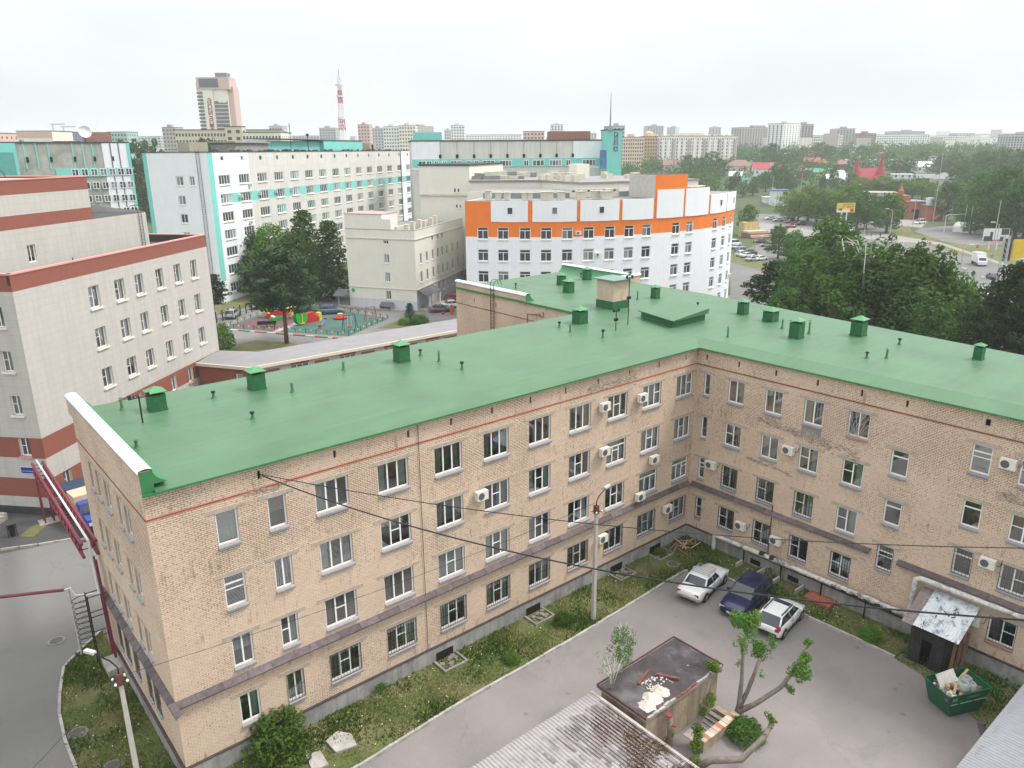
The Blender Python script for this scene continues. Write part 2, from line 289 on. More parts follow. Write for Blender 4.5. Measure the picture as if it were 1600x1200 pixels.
# ---------------------------------------------------------------- walls with openings and windows
def wall(parent, name, W, L, z0, z1, ops, mats, cuts_s=(), cuts_z=(), zone=None, rev=.14, room=0.7, rmat=1, roommat=2):
    """wall in local x (to the right seen from outside), z up, y into the building; openings get reveals and, if room>0, a dark room box behind"""
    ss = sorted({0, L, *[o[0] for o in ops], *[o[1] for o in ops], *[c for c in cuts_s if 0 < c < L]}); zs = sorted({z0, z1, *[o[2] for o in ops], *[o[3] for o in ops], *[c for c in cuts_z if z0 < c < z1]})
    b = MB()
    for j in range(len(zs) - 1):
        zc = (zs[j] + zs[j+1]) / 2; run = None
        row = [o for o in ops if o[2] < zc < o[3]]
        for i in range(len(ss) - 1):
            sc = (ss[i] + ss[i+1]) / 2
            hole = any(o[0] < sc < o[1] for o in row)
            mi = None if hole else (zone(sc, zc) if zone else 0)
            if run and run[2] == mi and run[1] == ss[i]: run[1] = ss[i+1]
            else:
                if run and run[2] is not None: b.quad((run[0],0,zs[j]),(run[1],0,zs[j]),(run[1],0,zs[j+1]),(run[0],0,zs[j+1]), run[2])
                run = [ss[i], ss[i+1], mi]
        if run and run[2] is not None: b.quad((run[0],0,zs[j]),(run[1],0,zs[j]),(run[1],0,zs[j+1]),(run[0],0,zs[j+1]), run[2])
    for o in ops:
        x0, x1, a, c = o[:4]; d = rev
        b.quad((x0,0,a),(x0,d,a),(x0,d,c),(x0,0,c),rmat); b.quad((x1,d,a),(x1,0,a),(x1,0,c),(x1,d,c),rmat); b.quad((x0,0,c),(x0,d,c),(x1,d,c),(x1,0,c),rmat); b.quad((x0,d,a),(x0,0,a),(x1,0,a),(x1,d,a),rmat)
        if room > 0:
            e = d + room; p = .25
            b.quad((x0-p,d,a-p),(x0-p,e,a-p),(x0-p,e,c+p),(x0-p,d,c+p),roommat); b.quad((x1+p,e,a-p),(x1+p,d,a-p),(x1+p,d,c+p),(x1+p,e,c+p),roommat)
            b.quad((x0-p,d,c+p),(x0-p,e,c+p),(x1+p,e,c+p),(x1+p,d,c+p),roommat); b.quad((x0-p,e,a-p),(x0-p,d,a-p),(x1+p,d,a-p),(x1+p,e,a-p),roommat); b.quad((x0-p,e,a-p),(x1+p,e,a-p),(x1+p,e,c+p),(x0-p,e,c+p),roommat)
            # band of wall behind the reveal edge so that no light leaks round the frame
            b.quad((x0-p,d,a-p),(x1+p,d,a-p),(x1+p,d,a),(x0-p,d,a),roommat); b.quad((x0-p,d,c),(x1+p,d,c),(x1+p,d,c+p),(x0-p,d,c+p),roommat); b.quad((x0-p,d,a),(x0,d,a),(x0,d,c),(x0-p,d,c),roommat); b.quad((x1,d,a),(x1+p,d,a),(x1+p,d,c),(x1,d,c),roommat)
    return b.build(name, mats, parent, W)

FC = {}
def panes_of(style, w, h, fr=.06):
    """list of pane rectangles for a glazing pattern string: '3', '2', '1', each pane may have a bar 'b' (3b1 = bar in pane 1); 't' = top light strip across"""
    cols = int(style[0]); top = 't' in style; bars = [int(c) for c in style.split('b')[1]] if 'b' in style else []
    zt = h * .76 if top else h - fr
    out = []; cw = (w - fr) / cols
    for i in range(cols):
        x0 = fr + i * cw if i == 0 else i * cw + fr; x1 = (i + 1) * cw if i < cols - 1 else w - fr
        z1 = zt - (fr if top else 0)
        if i in bars: zm = h * .55; out += [(x0, x1, fr, zm - fr * .3), (x0, x1, zm + fr * .3, z1)]
        else: out.append((x0, x1, fr, z1))
    if top: out.append((fr, w - fr, zt, h - fr))
    return out
def frame_mesh(style, w, h, fr, m, dep=.05):
    k = ('f', style, round(w, 2), round(h, 2), m.name)
    if k in FC: return FC[k]
    b = MB(); P = panes_of(style, w, h, fr); xs = sorted({0, w, *[p[0] for p in P], *[p[1] for p in P]}); zs = sorted({0, h, *[p[2] for p in P], *[p[3] for p in P]})
    for j in range(len(zs) - 1):
        run = None
        for i in range(len(xs) - 1):
            xc, zc = (xs[i]+xs[i+1])/2, (zs[j]+zs[j+1])/2
            solid = not any(p[0] < xc < p[1] and p[2] < zc < p[3] for p in P)
            if solid and run and run[1] == xs[i]: run[1] = xs[i+1]
            else:
                if run: b.box(run[0], run[1], 0, dep, zs[j], zs[j+1])
                run = [xs[i], xs[i+1]] if solid else None
        if run: b.box(run[0], run[1], 0, dep, zs[j], zs[j+1])
    FC[k] = b.mesh('window', m); return FC[k]
def pane_mesh(w, h, m):
    k = ('p', round(w, 2), round(h, 2), m.name)
    if k not in FC: FC[k] = MB().quad((0,0,0),(w,0,0),(w,0,h),(0,0,h)).mesh('pane', m)
    return FC[k]
def glazing_mesh(style, w, h, fr, m):
    k = ('g', style, round(w, 2), round(h, 2), m.name)
    if k not in FC:
        b = MB()
        for x0, x1, z0, z1 in panes_of(style, w, h, fr): b.quad((x0,.025,z0),(x1,.025,z0),(x1,.025,z1),(x0,.025,z1))
        FC[k] = b.mesh('glazing', m)
    return FC[k]
def sill_mesh(w, m, d=.16, t=.07, ov=.015):
    k = ('s', round(w, 2), m.name, d, t)
    if k not in FC:
        b = MB(); i = 0; x0, x1 = -ov, w + ov
        b.v += [(x0,0,0),(x1,0,0),(x1,-d,-t),(x0,-d,-t),(x0,0,-.03),(x1,0,-.03),(x1,-d,-t-.1),(x0,-d,-t-.1)]
        for f in ((0,1,2,3),(3,2,6,7),(7,6,5,4),(0,3,7,4),(1,5,6,2)): b.f.append(f); b.m.append(0)
        FC[k] = b.mesh('sill', m)
    return FC[k]
def curtain_mesh(w, h, kind, m):
    k = ('c', round(w, 2), round(h, 2), kind, m.name)
    if k in FC: return FC[k]
    b = MB(); r = random.Random(hash((round(w,2), kind)) & 999)
    def sheet(x0, x1, amp, tz=0.0):
        n = max(6, int((x1 - x0) * 22)); pr = None
        for i in range(n + 1):
            x = x0 + (x1 - x0) * i / n; y = amp * math.sin(i * 1.9 + r.random()); sq = 1 - .0 * i
            p = ((x, y, .02 + tz), (x, y * .6, h - .03))
            if pr: b.quad(pr[0], p[0], p[1], pr[1])
            pr = p
    if kind == 'full': sheet(.02, w - .02, .025)
    elif kind == 'left': sheet(.02, w * .42, .04)
    elif kind == 'right': sheet(w * .6, w - .02, .04)
    elif kind == 'both': sheet(.02, w * .28, .04); sheet(w * .73, w - .02, .04)
    elif kind == 'half': sheet(.02, w - .02, .02, h * .45)
    elif kind == 'blinds':
        for i in range(int(w / .12)): b.quad((.02+i*.12,-.02,.03),(.09+i*.12,.03,.03),(.09+i*.12,.03,h-.03),(.02+i*.12,-.02,h-.03))
    FC[k] = b.mesh('curtain', m); return FC[k]
def window(parent, W, s, z, w, h, style, fm, gm, sillm=None, near=True, fr=.08, rev=.1, curtain=None, cm=None, grille=None, grm=None, sd=.12, st=.07):
    """W = wall matrix; the window frame sits in the opening at (s,z)"""
    Wf = W @ Matrix.Translation((s, rev, z)); f = obj('window', frame_mesh(style, w, h, fr, fm), parent, Wf)
    if near:
        for (x0, x1, a, c) in panes_of(style, w, h, fr): obj('pane', pane_mesh(x1 - x0, c - a, gm), f, Wf @ Matrix.Translation((x0, .025, a)))
    else: obj('glazing', glazing_mesh(style, w, h, fr, gm), f, Wf)
    if sillm: obj('sill', sill_mesh(w, sillm, sd + .0, st), f, W @ Matrix.Translation((s, .02, z - .005)))
    if curtain: obj('curtain', curtain_mesh(w - .1, h - .08, curtain, cm), f, Wf @ Matrix.Translation((.05, .17, .04)))
    if grille:
        k = ('gr', grille, round(w, 2), round(h, 2))
        if k not in FC:
            b = MB(); n = max(3, int(w / .17))
            if grille == 'fan':
                for i in range(-3, 8): b.bar((w*.5,0,0) if i % 2 else (w*.1,0,0), (w*.5+(i-2)*.22,0,h), .016)
            else:
                for i in range(n + 1): b.bar((w*i/n,0,0), (w*i/n,0,h), .018)
                for q in ((0, .5, 1) if grille == 'bars' else (0, .17, .34, .5, .67, .84, 1)): b.bar((0,0,h*q), (w,0,h*q), .018)
            FC[k] = b.mesh('grille', grm)
        obj('grille', FC[k], f, W @ Matrix.Translation((s, -.03, z)))
    return f
# ================================================================ materials
brickA = mat_brick('tan_brick', (.68, .525, .40), (.60, .455, .345), (.48, .375, .30), gap=.03, hole=.7)
brickO = mat_brick('red_orange_brick', (.50, .17, .09), (.42, .13, .07), (.35, .2, .14), hole=.1)
white_pvc = mat('white_window_plastic', (.80, .81, .82), .35, var=.03, spec=.5)
old_wood = mat('weathered_brown_frame', (.30, .19, .14), .8, var=.2, vs=8)
zinc = mat('grey_zinc_sheet', (.235, .245, .275), .6, metal=.0, var=.15, vs=4)
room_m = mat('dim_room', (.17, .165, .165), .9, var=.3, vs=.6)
glassA = mat_glass('window_glass')
cur_w = mat('sheer_white_curtain', (.86, .88, .87), .9, var=.1, vs=6)
cur_g = mat('pale_green_curtain', (.66, .73, .70), .9, var=.1, vs=6)
cur_b = mat('beige_curtain', (.42, .36, .29), .9, var=.15, vs=6)
lint_m = mat('concrete_lintel', (.40, .34, .28), .9, var=.2, vs=3, bump=.3)
plinth_m = mat('grey_plinth_render', (.30, .295, .285), .9, var=.25, vs=.9, streak=.35, bump=.35, bs=12, dirt=(.14, .135, .13), dfac=.6, ds=.8)
red_course = mat('red_painted_course', (.36, .085, .06), .8, var=.2)
green_roof = None
def mk_green(name, col, rough):
    m, n, P, NN, L = _base(name); P.inputs['Specular IOR Level'].default_value = .5
    t = NN('ShaderNodeTexCoord')
    def nz(sc, det, mp=None):
        x = NN('ShaderNodeTexNoise'); x.inputs['Scale'].default_value = sc; x.inputs['Detail'].default_value = det; x.inputs['Roughness'].default_value = .65
        if mp: q = NN('ShaderNodeMapping'); q.inputs['Scale'].default_value = mp; L(t.outputs['Object'], q.inputs[0]); L(q.outputs[0], x.inputs[0])
        else: L(t.outputs['Object'], x.inputs[0])
        return x.outputs[0]
    def mr(v, a, b, c, d): q = NN('ShaderNodeMapRange'); q.inputs[1].default_value=a; q.inputs[2].default_value=b; q.inputs[3].default_value=c; q.inputs[4].default_value=d; L(v, q.inputs[0]); return q.outputs[0]
    def mul(a, b): k = NN('ShaderNodeMath'); k.operation='MULTIPLY'; L(a, k.inputs[0]); L(b, k.inputs[1]); return k.outputs[0]
    v = mul(mr(nz(.35, 6), .3, .7, .84, 1.13), mr(nz(1.2, 7, (.25, 2.2, 1)), .3, .7, .90, 1.08)); v = mul(v, mr(nz(60, 3), .3, .7, .92, 1.08))
    sp_ = NN('ShaderNodeSeparateXYZ'); L(t.outputs['Object'], sp_.inputs[0]); wv = NN('ShaderNodeMath'); wv.operation='PINGPONG'; wv.inputs[1].default_value=.5; L(sp_.outputs[1], wv.inputs[0]); v = mul(v, mr(wv.outputs[0], 0, .02, .86, 1)); v = mul(v, mr(nz(.16, 8), .52, .7, 1, .86))
    mx = NN('ShaderNodeMix'); mx.data_type='RGBA'; mx.blend_type='MULTIPLY'; mx.inputs[0].default_value=1; mx.inputs[6].default_value=(*col,1); L(v, mx.inputs[7]); L(mx.outputs[2], P.inputs['Base Color'])
    L(mr(nz(.7, 5), .3, .7, rough-.07, rough+.08), P.inputs['Roughness'])
    b1 = NN('ShaderNodeBump'); b1.inputs['Strength'].default_value=.35; b1.inputs['Distance'].default_value=.06; L(nz(.9, 4, (.3, 1.6, 1)), b1.inputs['Height'])
    b2 = NN('ShaderNodeBump'); b2.inputs['Strength'].default_value=.25; b2.inputs['Distance'].default_value=.008; L(nz(55, 3), b2.inputs['Height']); L(b1.outputs[0], b2.inputs['Normal']); L(b2.outputs[0], P.inputs['Normal'])
    MC[name]=m; return m
green_roof = mk_green('green_roof_membrane', (.066, .150, .076), .43)
green_box = mat('green_painted_metal', (.022, .115, .045), .5, var=.25, vs=3, bump=.1, spec=.4)
green_fascia = mat('dark_green_edge', (.03, .20, .06), .5, var=.15)
white_cap = mat('white_metal_coping', (.76, .79, .84), .3, metal=.1, var=.05, spec=.5)
ledge_m = mat('rusty_ledge_tin', (.125, .10, .105), .75, metal=.15, var=.35, vs=5, dirt=(.10, .075, .075), dfac=.8, ds=4, rnd=.25)
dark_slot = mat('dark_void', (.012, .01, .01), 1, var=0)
iron = mat('black_iron', (.025, .025, .028), .6, metal=.3, var=.2)
rust_brown = mat('brown_painted_steel', (.11, .045, .035), .6, var=.25, vs=6)

# ================================================================ tan brick hospital block
AX0 = -38.3; EAVE = 15.41; PL = 1.05
BR = thing('brick_building', 'L-shaped tan brick block with bright green roof, nearest and largest building', 'building', T(-19, 7))
WAm = T(AX0, 0, 0, 0); WBm = T(0, 0, 0, -90)
colsA = [(-35.45,-34.43),(-32.99,-32.07),(-30.57,-28.73),(-27.03,-25.13),(-23.43,-21.54),(-19.97,-18.08),(-16.47,-14.65),(-13.03,-11.09),(-9.48,-7.55),(-5.95,-3.98),(-2.27,-.38)]
SILL = [1.97, 5.27, 8.57, 11.87]; HW = 1.65
opsA = []; winA = []
def spec(style, cur=None, cm=None, gr=None, h=HW): return dict(style=style, curtain=cur, cm=cm, grille=gr, h=h)
W_, G_, B_ = cur_w, cur_g, cur_b
tabA = {  # column -> floors 1..4
 0: [spec('2', 'right', G_), spec('2', 'half', W_), spec('1tb0', None), spec('1', 'full', W_)],
 1: [spec('2', None, None, 'bars'), spec('2b0', 'right', W_), spec('2', 'blinds', W_), spec('1', 'half', B_)],
 2: [spec('3b1', None, None, 'bars'), spec('3b1', 'both', B_), spec('3', 'both', G_), spec('3', 'left', G_)],
 3: [spec('3b1', 'right', G_, 'bars'), spec('3', 'both', B_), spec('3b1', None), spec('3', 'both', G_)],
 4: [spec('3b1', 'left', W_, 'bars'), spec('3b1', 'full', W_), spec('3', 'both', B_), spec('3', 'both', B_)],
 5: [spec('3b1', 'both', G_, 'bars'), spec('3b1', 'both', W_), spec('3b1', 'right', G_), spec('3', 'both', B_)],
 6: [spec('3', 'right', G_, 'bars'), spec('3b1', 'left', W_), spec('3b1', 'both', G_), spec('3', None)],
 7: [spec('3b1', None, None, 'bars'), spec('3b1', 'right', W_), spec('3b1', 'left', G_), spec('3', 'full', B_)],
 8: [spec('3', 'left', B_, 'bars'), spec('3b1', 'right', B_), spec('3tb1', 'full', W_), spec('3b1', None)],
 9: [spec('3b1', 'full', G_, 'bars'), spec('3t', 'full', G_), spec('3b1', 'full', W_), spec('3b2', 'full', W_)],
 10: [spec('3b1', 'full', G_, 'bars'), spec('3tb2', 'full', G_), spec('3b1', 'full', G_), spec('3b2', 'full', G_)]}
for c, (x0, x1) in enumerate(colsA):
    for f in range(4):
        sp = tabA[c][f]; s0 = x0 - AX0; w = x1 - x0
        opsA.append((s0, s0 + w, SILL[f], SILL[f] + sp['h'])); winA.append((s0, SILL[f], w, sp))
slotA = [(WA(u, v).x, 14.62) for u, v in [(405,745),(523,712),(638,678),(705,660),(769,642),(829,627),(884,611),(935,596),(984,582),(1030,571),(1072,559)]]
for x, z in slotA: opsA.append((x - AX0 - .07, x - AX0 + .07, z - .02, z + .38))
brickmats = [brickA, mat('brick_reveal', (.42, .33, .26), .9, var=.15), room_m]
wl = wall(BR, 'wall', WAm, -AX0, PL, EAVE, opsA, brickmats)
for s, z, w, sp in winA: window(BR, WAm, s, z, w, sp['h'], sp['style'], white_pvc, glassA, zinc, True, curtain=sp['curtain'], cm=sp['cm'], grille=sp['grille'], grm=iron)
for c, (x0, x1) in enumerate(colsA):
    for f in range(4):
        z = SILL[f] + tabA[c][f]['h']; MB().box(x0 - .42, x1 + .42, -.015, .05, z + .0, z + .2).build('lintel', lint_m, BR)
# wing B, seen from the west
colsB = [(.72,1.25),(2.81,4.14),(5.76,7.09),(8.66,10.01),(11.66,13.03)]
tabB = {0: [spec('1b0', None, None, 'bars'), spec('1tb0', None), spec('1', None), spec('1', None)],
 1: [spec('2b0', None, None, 'bars'), spec('2', None, None, 'grid'), spec('2b0', None), spec('2', 'right', B_)],
 2: [spec('2b0', None, None, 'bars'), spec('2b0', None, None, 'grid'), spec('2', 'full', G_), spec('2', 'right', B_)],
 3: [spec('2b0', None, None, 'bars'), spec('2b0', 'right', G_, 'bars'), spec('2b0', 'right', G_), spec('2', 'both', B_)],
 4: [spec('2b0', None, None, 'bars'), spec('2b0', 'right', G_), spec('2b0', 'right', G_), spec('2', None, None, 'fan')]}
opsB = []; winB = []
for c, (a, b) in enumerate(colsB):
    for f in range(4): opsB.append((a, b, SILL[f], SILL[f] + HW)); winB.append((a, SILL[f], b - a, tabB[c][f]))
for (a, b, z0, z1, st, gr, cu) in [(14.56,15.6,10.15,11.75,'1t',None,None),(14.58,15.62,6.88,8.45,'1t',None,None),(14.56,15.56,3.72,5.34,'1tb0','bars',None),
        (18.82,19.86,11.72,13.4,'1tb0',None,None),(18.86,19.86,8.4,9.98,'1t',None,None),(18.86,19.86,5.32,6.93,'1t','grid',None),
        (21.25,22.65,11.7,13.3,'2b0',None,None),(21.3,22.65,8.4,10.0,'2b0',None,None),(21.3,22.65,5.35,6.9,'2b1','bars',None),(21.25,22.65,2.0,3.55,'2b1','bars',None),
        (24.2,25.6,11.7,13.3,'2b0',None,None),(24.2,25.6,8.4,10.0,'2b0',None,None)]:
    opsB.append((a, b, z0, z1)); winB.append((a, z0, b - a, spec(st, cu, None, gr, z1 - z0)))
for u, v in [(1105,556),(1155,568),(1213,581),(1278,596),(1347,613),(1418,629),(1544,660)]:
    p = WB(u, v); wdt = .13 if u == 1544 else .07; opsB.append((-p.y - wdt, -p.y + wdt, 14.55, 14.95))
LB_ = 46
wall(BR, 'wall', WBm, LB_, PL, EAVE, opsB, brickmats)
for i, (s, z, w, sp) in enumerate(winB):
    oldf = i in (19, 29); fm = old_wood if oldf else white_pvc
    window(BR, WBm, s, z, w, sp['h'], sp['style'], fm if not oldf else white_pvc, glassA, zinc if not oldf else old_wood, True, curtain=sp['curtain'], cm=sp['cm'], grille=sp['grille'], grm=iron if sp['grille'] != 'fan' else mat('pale_iron', (.5,.5,.5), .6))
for s, z, w, sp in winB: MB().box(s - .4, s + w + .4, -.015, .05, z + sp['h'], z + sp['h'] + .2).build('lintel', lint_m, BR, WBm)
# bricked-up opening: a shallow frame of brick edges
MB().box(14.5,15.62,-.025,.02,13.5,13.56).box(14.5,14.56,-.025,.02,12.72,13.5).box(15.56,15.62,-.025,.02,12.72,13.5).build('blocked_window', brickA, BR, WBm)
# gable end, facing west
WEm = T(AX0, 13.1, 0, -90)
opsE = []; winE = []
for yc, w in ((10.5,.75),(9.0,.9),(7.2,1.0),(4.85,.75),(3.5,.9)):
    for f in range(4):
        s = 13.1 - yc - w / 2; opsE.append((s, s + w, SILL[f] + .1, SILL[f] + HW)); winE.append((s, SILL[f] + .1, w, f))
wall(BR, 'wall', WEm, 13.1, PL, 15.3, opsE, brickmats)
for s, z, w, f in winE: window(BR, WEm, s, z, w, HW - .1, '2' if w > .8 else '1b0', white_pvc, glassA, zinc, True, curtain=RN.choice([None, 'full', 'left']), cm=RN.choice([W_, G_]), grille='bars' if f == 0 else None, grm=iron)
for s, z, w, f in winE: MB().box(s - .3, s + w + .3, -.015, .05, z + HW - .1, z + HW + .08).build('lintel', lint_m, BR, WEm)
# remaining outer walls (north wing, rears)
WNm = T(.9, 31.2, 0, -90)
opN = [(31.2 - 17.2, 31.2 - 15.6, 11.9, 13.4), (6.5, 6.64, 14.5, 14.9), (3.0, 3.14, 14.5, 14.9), (12.9, 13.04, 14.5, 14.9)]
wall(BR, 'wall', WNm, 31.2 - 13.1, 0, 15.55, opN, brickmats)
window(BR, WNm, 14.0, 11.9, 1.6, 1.5, '3b1', white_pvc, glassA, zinc, True)
EAST = [(16.6, 31.2), (16.4, 12), (13.2, -17), (10.6, -46)]
b = MB(); pts = [(.9, 31.2)] + EAST + [(0, -46)]
for p, q in zip(pts[:-1], pts[1:]): b.quad((*p, 0), (*q, 0), (*q, 15.5), (*p, 15.5))
b.quad((AX0, 13.1, 0), (.9, 13.1, 0), (.9, 13.1, 15.5), (AX0, 13.1, 15.5)); b.build('rear_wall', brickA, BR)
# plinth
b = MB(); b.box(AX0 - .1, -.1, -.1, .3, -.3, PL - .02).box(-.1, .3, -LB_, .3, -.3, PL - .05).box(AX0 - .12, AX0 + .3, -.12, 13.1, -.3, PL - .03); b.build('plinth', plinth_m, BR)
b = MB(); b.box(AX0 - .13, -.13, -.13, .0, PL - .02, PL + .04).box(-.13, 0, -LB_, -.13, PL - .05, PL + .04).box(AX0 - .15, AX0, -.13, 13.1, PL - .03, PL + .04); b.build('plinth_flashing', mat('dark_flashing', (.07, .05, .05), .7, var=.3, vs=3), BR)
# painted red course
b = MB(); b.box(AX0 - .02, -.03, -.025, .02, 14.08, 14.16); b.build('red_course', red_course, BR)
b = MB(); b.box(-.025, .02, -LB_, -.03, 14.06, 14.15); b.build('red_course', mat('brown_course', (.22, .085, .06), .8, var=.2), BR)
b = MB(); b.box(AX0 - .025, AX0 + .02, 0, 13.1, 14.06, 14.13); b.build('red_course', mat('brown_course', (.22, .085, .06), .8, var=.2), BR)
b = MB(); b.box(.87, .93, 13.1, 31.2, 14.0, 14.07); b.build('red_course', mat('brown_course', (.22, .085, .06), .8, var=.2), BR)
# tin-covered string course between first and second floor: corbelled brick below, overlapping sheets above
b = MB()
b.box(AX0 - .1, -.1, -.1, 0, 4.38, 4.52); b.box(AX0 - .18, -.18, -.18, 0, 4.52, 4.6)
b.box(-.1, 0, -14.2, 0, 4.38, 4.52); b.box(-.18, 0, -14.2, 0, 4.52, 4.6); b.box(-.1, 0, -LB_, -15.9, 4.38, 4.52); b.box(-.18, 0, -LB_, -15.9, 4.52, 4.6)
b.box(AX0 - .1, AX0, -.1, 13.1, 4.38, 4.52); b.box(AX0 - .18, AX0, -.18, 13.1, 4.52, 4.6)
for i in range(150): b.box(AX0 + .1 + i*.255, AX0 + .22 + i*.255, -.145, -.1, 4.44, 4.52)
b.build('string_course', brickA, BR)
def sheet(W, s0, s1, k):
    d = .30; j = RN.uniform(-.012, .012)
    return MB().poly([(s0, 0, 4.84), (s1, 0, 4.84), (s1, -d, 4.62 + j), (s0, -d, 4.62 - j)]).quad((s0, -d, 4.62 - j), (s1, -d, 4.62 + j), (s1, -d, 4.55), (s0, -d, 4.55)).bar((s1 - .02, 0, 4.85), (s1 - .02, -d, 4.63 + j), .04, .03).build('ledge_sheet', ledge_m, BR, W)
for W, L0, L1 in ((WAm, -.3, 38.0), (WBm, .3, 14.2), (WBm, 15.9, 30), (WEm, 0, 14.1)):
    n = max(1, round((L1 - L0) / 1.25)); st = (L1 - L0) / n
    for i in range(n): sheet(W, L0 + i*st, L0 + (i+1)*st, i)
# roof: flat membrane with a steeper falling strip along the courtyard eaves
ZF = 15.76
b = MB()
b.poly([(AX0 + .5, 1.15, ZF), (1.15, 1.15, ZF), (1.15, 13.2, ZF - .04), (AX0 + .5, 13.2, ZF - .04)])
b.poly([(AX0 + .5, -.28, EAVE), (-.28, -.28, EAVE), (1.15, 1.15, ZF), (AX0 + .5, 1.15, ZF)])
b.poly([(-.28, -.28, EAVE), (-.28, -46, EAVE), (1.15, -46, ZF), (1.15, 1.15, ZF)])
b.poly([(1.15, -46, ZF), (10.7, -46, ZF - .05), (13.3, -17, ZF - .05), (16.5, 12, ZF - .05), (16.6, 31.2, ZF - .05), (.75, 31.2, ZF - .05), (.75, 13.2, ZF - .04), (1.15, 13.2, ZF - .04), (1.15, 1.15, ZF)])
rf = b.build('roof', green_roof, BR)
b = MB()   # fascia and drip edges
b.quad((AX0 - .05, -.28, EAVE), (-.28, -.28, EAVE), (-.28, -.28, EAVE - .09), (AX0 - .05, -.28, EAVE - .09)).quad((AX0 - .05, -.28, EAVE - .09), (-.28, -.28, EAVE - .09), (-.1, 0, EAVE - .09), (AX0, 0, EAVE - .09))
b.quad((-.28, -.28, EAVE), (-.28, -46, EAVE), (-.28, -46, EAVE - .09), (-.28, -.28, EAVE - .09)).quad((-.28, -.28, EAVE - .09), (-.28, -46, EAVE - .09), (0, -46, EAVE - .09), (0, 0, EAVE - .09))
b.quad((.75, 13.2, ZF - .04), (.75, 31.2, ZF - .05), (.75, 31.2, ZF - .22), (.75, 13.2, ZF - .22)).quad((AX0, 13.2, ZF - .04), (.75, 13.2, ZF - .04), (.75, 13.2, ZF - .2), (AX0, 13.2, ZF - .2))
for p, q in zip(EAST[:-1], EAST[1:]): b.quad((*p, ZF - .05), (*q, ZF - .05), (*q, ZF - .3), (*p, ZF - .3))
b.build('roof_edge', green_fascia, rf)
def parapet(p, q, h0, h1, name='parapet', outm=brickA, th=.5, cap=white_cap):
    """brick upstand, green upturned membrane inside, rounded white coping. p->q runs with the outside on the right hand"""
    p, q = Vector((*p, 0)), Vector((*q, 0)); d = (q - p); L = d.length; a = math.degrees(math.atan2(d.y, d.x)); W = T(p.x, p.y, 0, a)
    o = MB().box(0, L, 0, th, 15.3, h1).build(name, outm, BR, W)
    c = MB(); n = 6
    for i in range(n):
        a0, a1 = math.pi*i/n, math.pi*(i+1)/n; y0, y1 = th/2 - math.cos(a0)*(th/2+.06), th/2 - math.cos(a1)*(th/2+.06); z0, z1 = h1 + math.sin(a0)*.13, h1 + math.sin(a1)*.13
        c.quad((-.05, y0, z0), (L+.05, y0, z0), (L+.05, y1, z1), (-.05, y1, z1))
    c.box(-.05, L+.05, -.07, -.04, h1 - .1, h1 + .02); c.build('coping', cap, o, W, True)
    g = MB(); K = 7
    for i in range(K):
        t0, t1 = i/K, (i+1)/K; f = lambda t: (th + .04 + .55*(1-t)**2.2, ZF - .05 + (h1 - ZF + .05)*t)
        g.quad((-.02, *f(t0)), (L+.02, *f(t0)), (L+.02, *f(t1)), (-.02, *f(t1)))
        for x in (-.02, L+.02): g.quad((x, th - .02, f(t0)[1]), (x, *f(t0)), (x, *f(t1)), (x, th - .02, f(t1)[1]))
    for x in (-.03, L + .03): g.quad((x, 0, 15.3), (x, th + .02, 15.3), (x, th + .02, h1), (x, 0, h1))
    g.build('upstand', mk_green('green_upstand', (.04, .20, .07), .45) if 'green_upstand' not in MC else MC['green_upstand'], o, W)
parapet((AX0, 14.0), (AX0, .0), 0, 16.35)
parapet((.88, 31.2), (.88, 20.2), 0, 16.3)
parapet((16.8, 21.4), (16.8, 31.4), 0, 16.45)
parapet((14.2, 21.4), (18.4, 21.4), 0, 16.25)
MB().box(16.81, 18.4, 21.6, 31.3, 0, 15.6).build('stair_annex', brickA, BR)
# crumbling spalled courses: real recesses of missing brick faces with proud rubble
spall = mat('spalled_brick', (.40, .33, .27), .95, var=.45, vs=9, bump=1, bs=14, dirt=(.12, .09, .075), dfac=.9, ds=5)
def spalled(W, s0, s1, z0, z1, slope, n, seed):
    r = random.Random(seed); b = MB()
    for i in range(n):
        t = r.random(); s = s0 + (s1 - s0)*t; z = z0 + slope*t + r.gauss(0, (z1 - z0)*.28)
        z = round(z/.078)*.078; w = r.choice((.12, .25, .25)); b.box(s, s + w, -r.uniform(.004, .035), .01, z, z + .066)
    stuff(b.build('spalled_bricks', spall, BR, W))
spalled(WBm, 5.2, 10.6, 11.2, 11.7, -.35, 190, 1); spalled(WBm, 4.6, 8.2, 8.1, 8.35, -.2, 60, 2); spalled(WBm, 9.0, 12.5, 11.1, 11.9, -.5, 80, 3)
spalled(WAm, 26.8, 31.4, 14.35, 14.9, 0, 150, 4); spalled(WAm, 4.2, 6, 14.0, 14.3, 0, 30, 5); spalled(WBm, 20.3, 24, 10.8, 11.4, 0, 90, 6)
MB().box(8.66, 10.0, -.02, .03, 11.15, 11.75).build('patched_apron', mat('grey_cement_patch', (.25, .24, .225), .9, var=.2, vs=4, bump=.4), BR, WBm)
# conduit and drain pipes on the walls
b = MB().tube([(WA(653,690).x, -.05, 15.2), (WA(653,690).x + .02, -.05, 1.1)], .016, 5); b.build('lightning_rod_wire', iron, BR)
p = WB(1208, 790); MB().tube([(-.06, p.y, 5.3), (-.06, p.y, 1.1)], .035, 6).build('riser_pipe', rust_brown, BR)
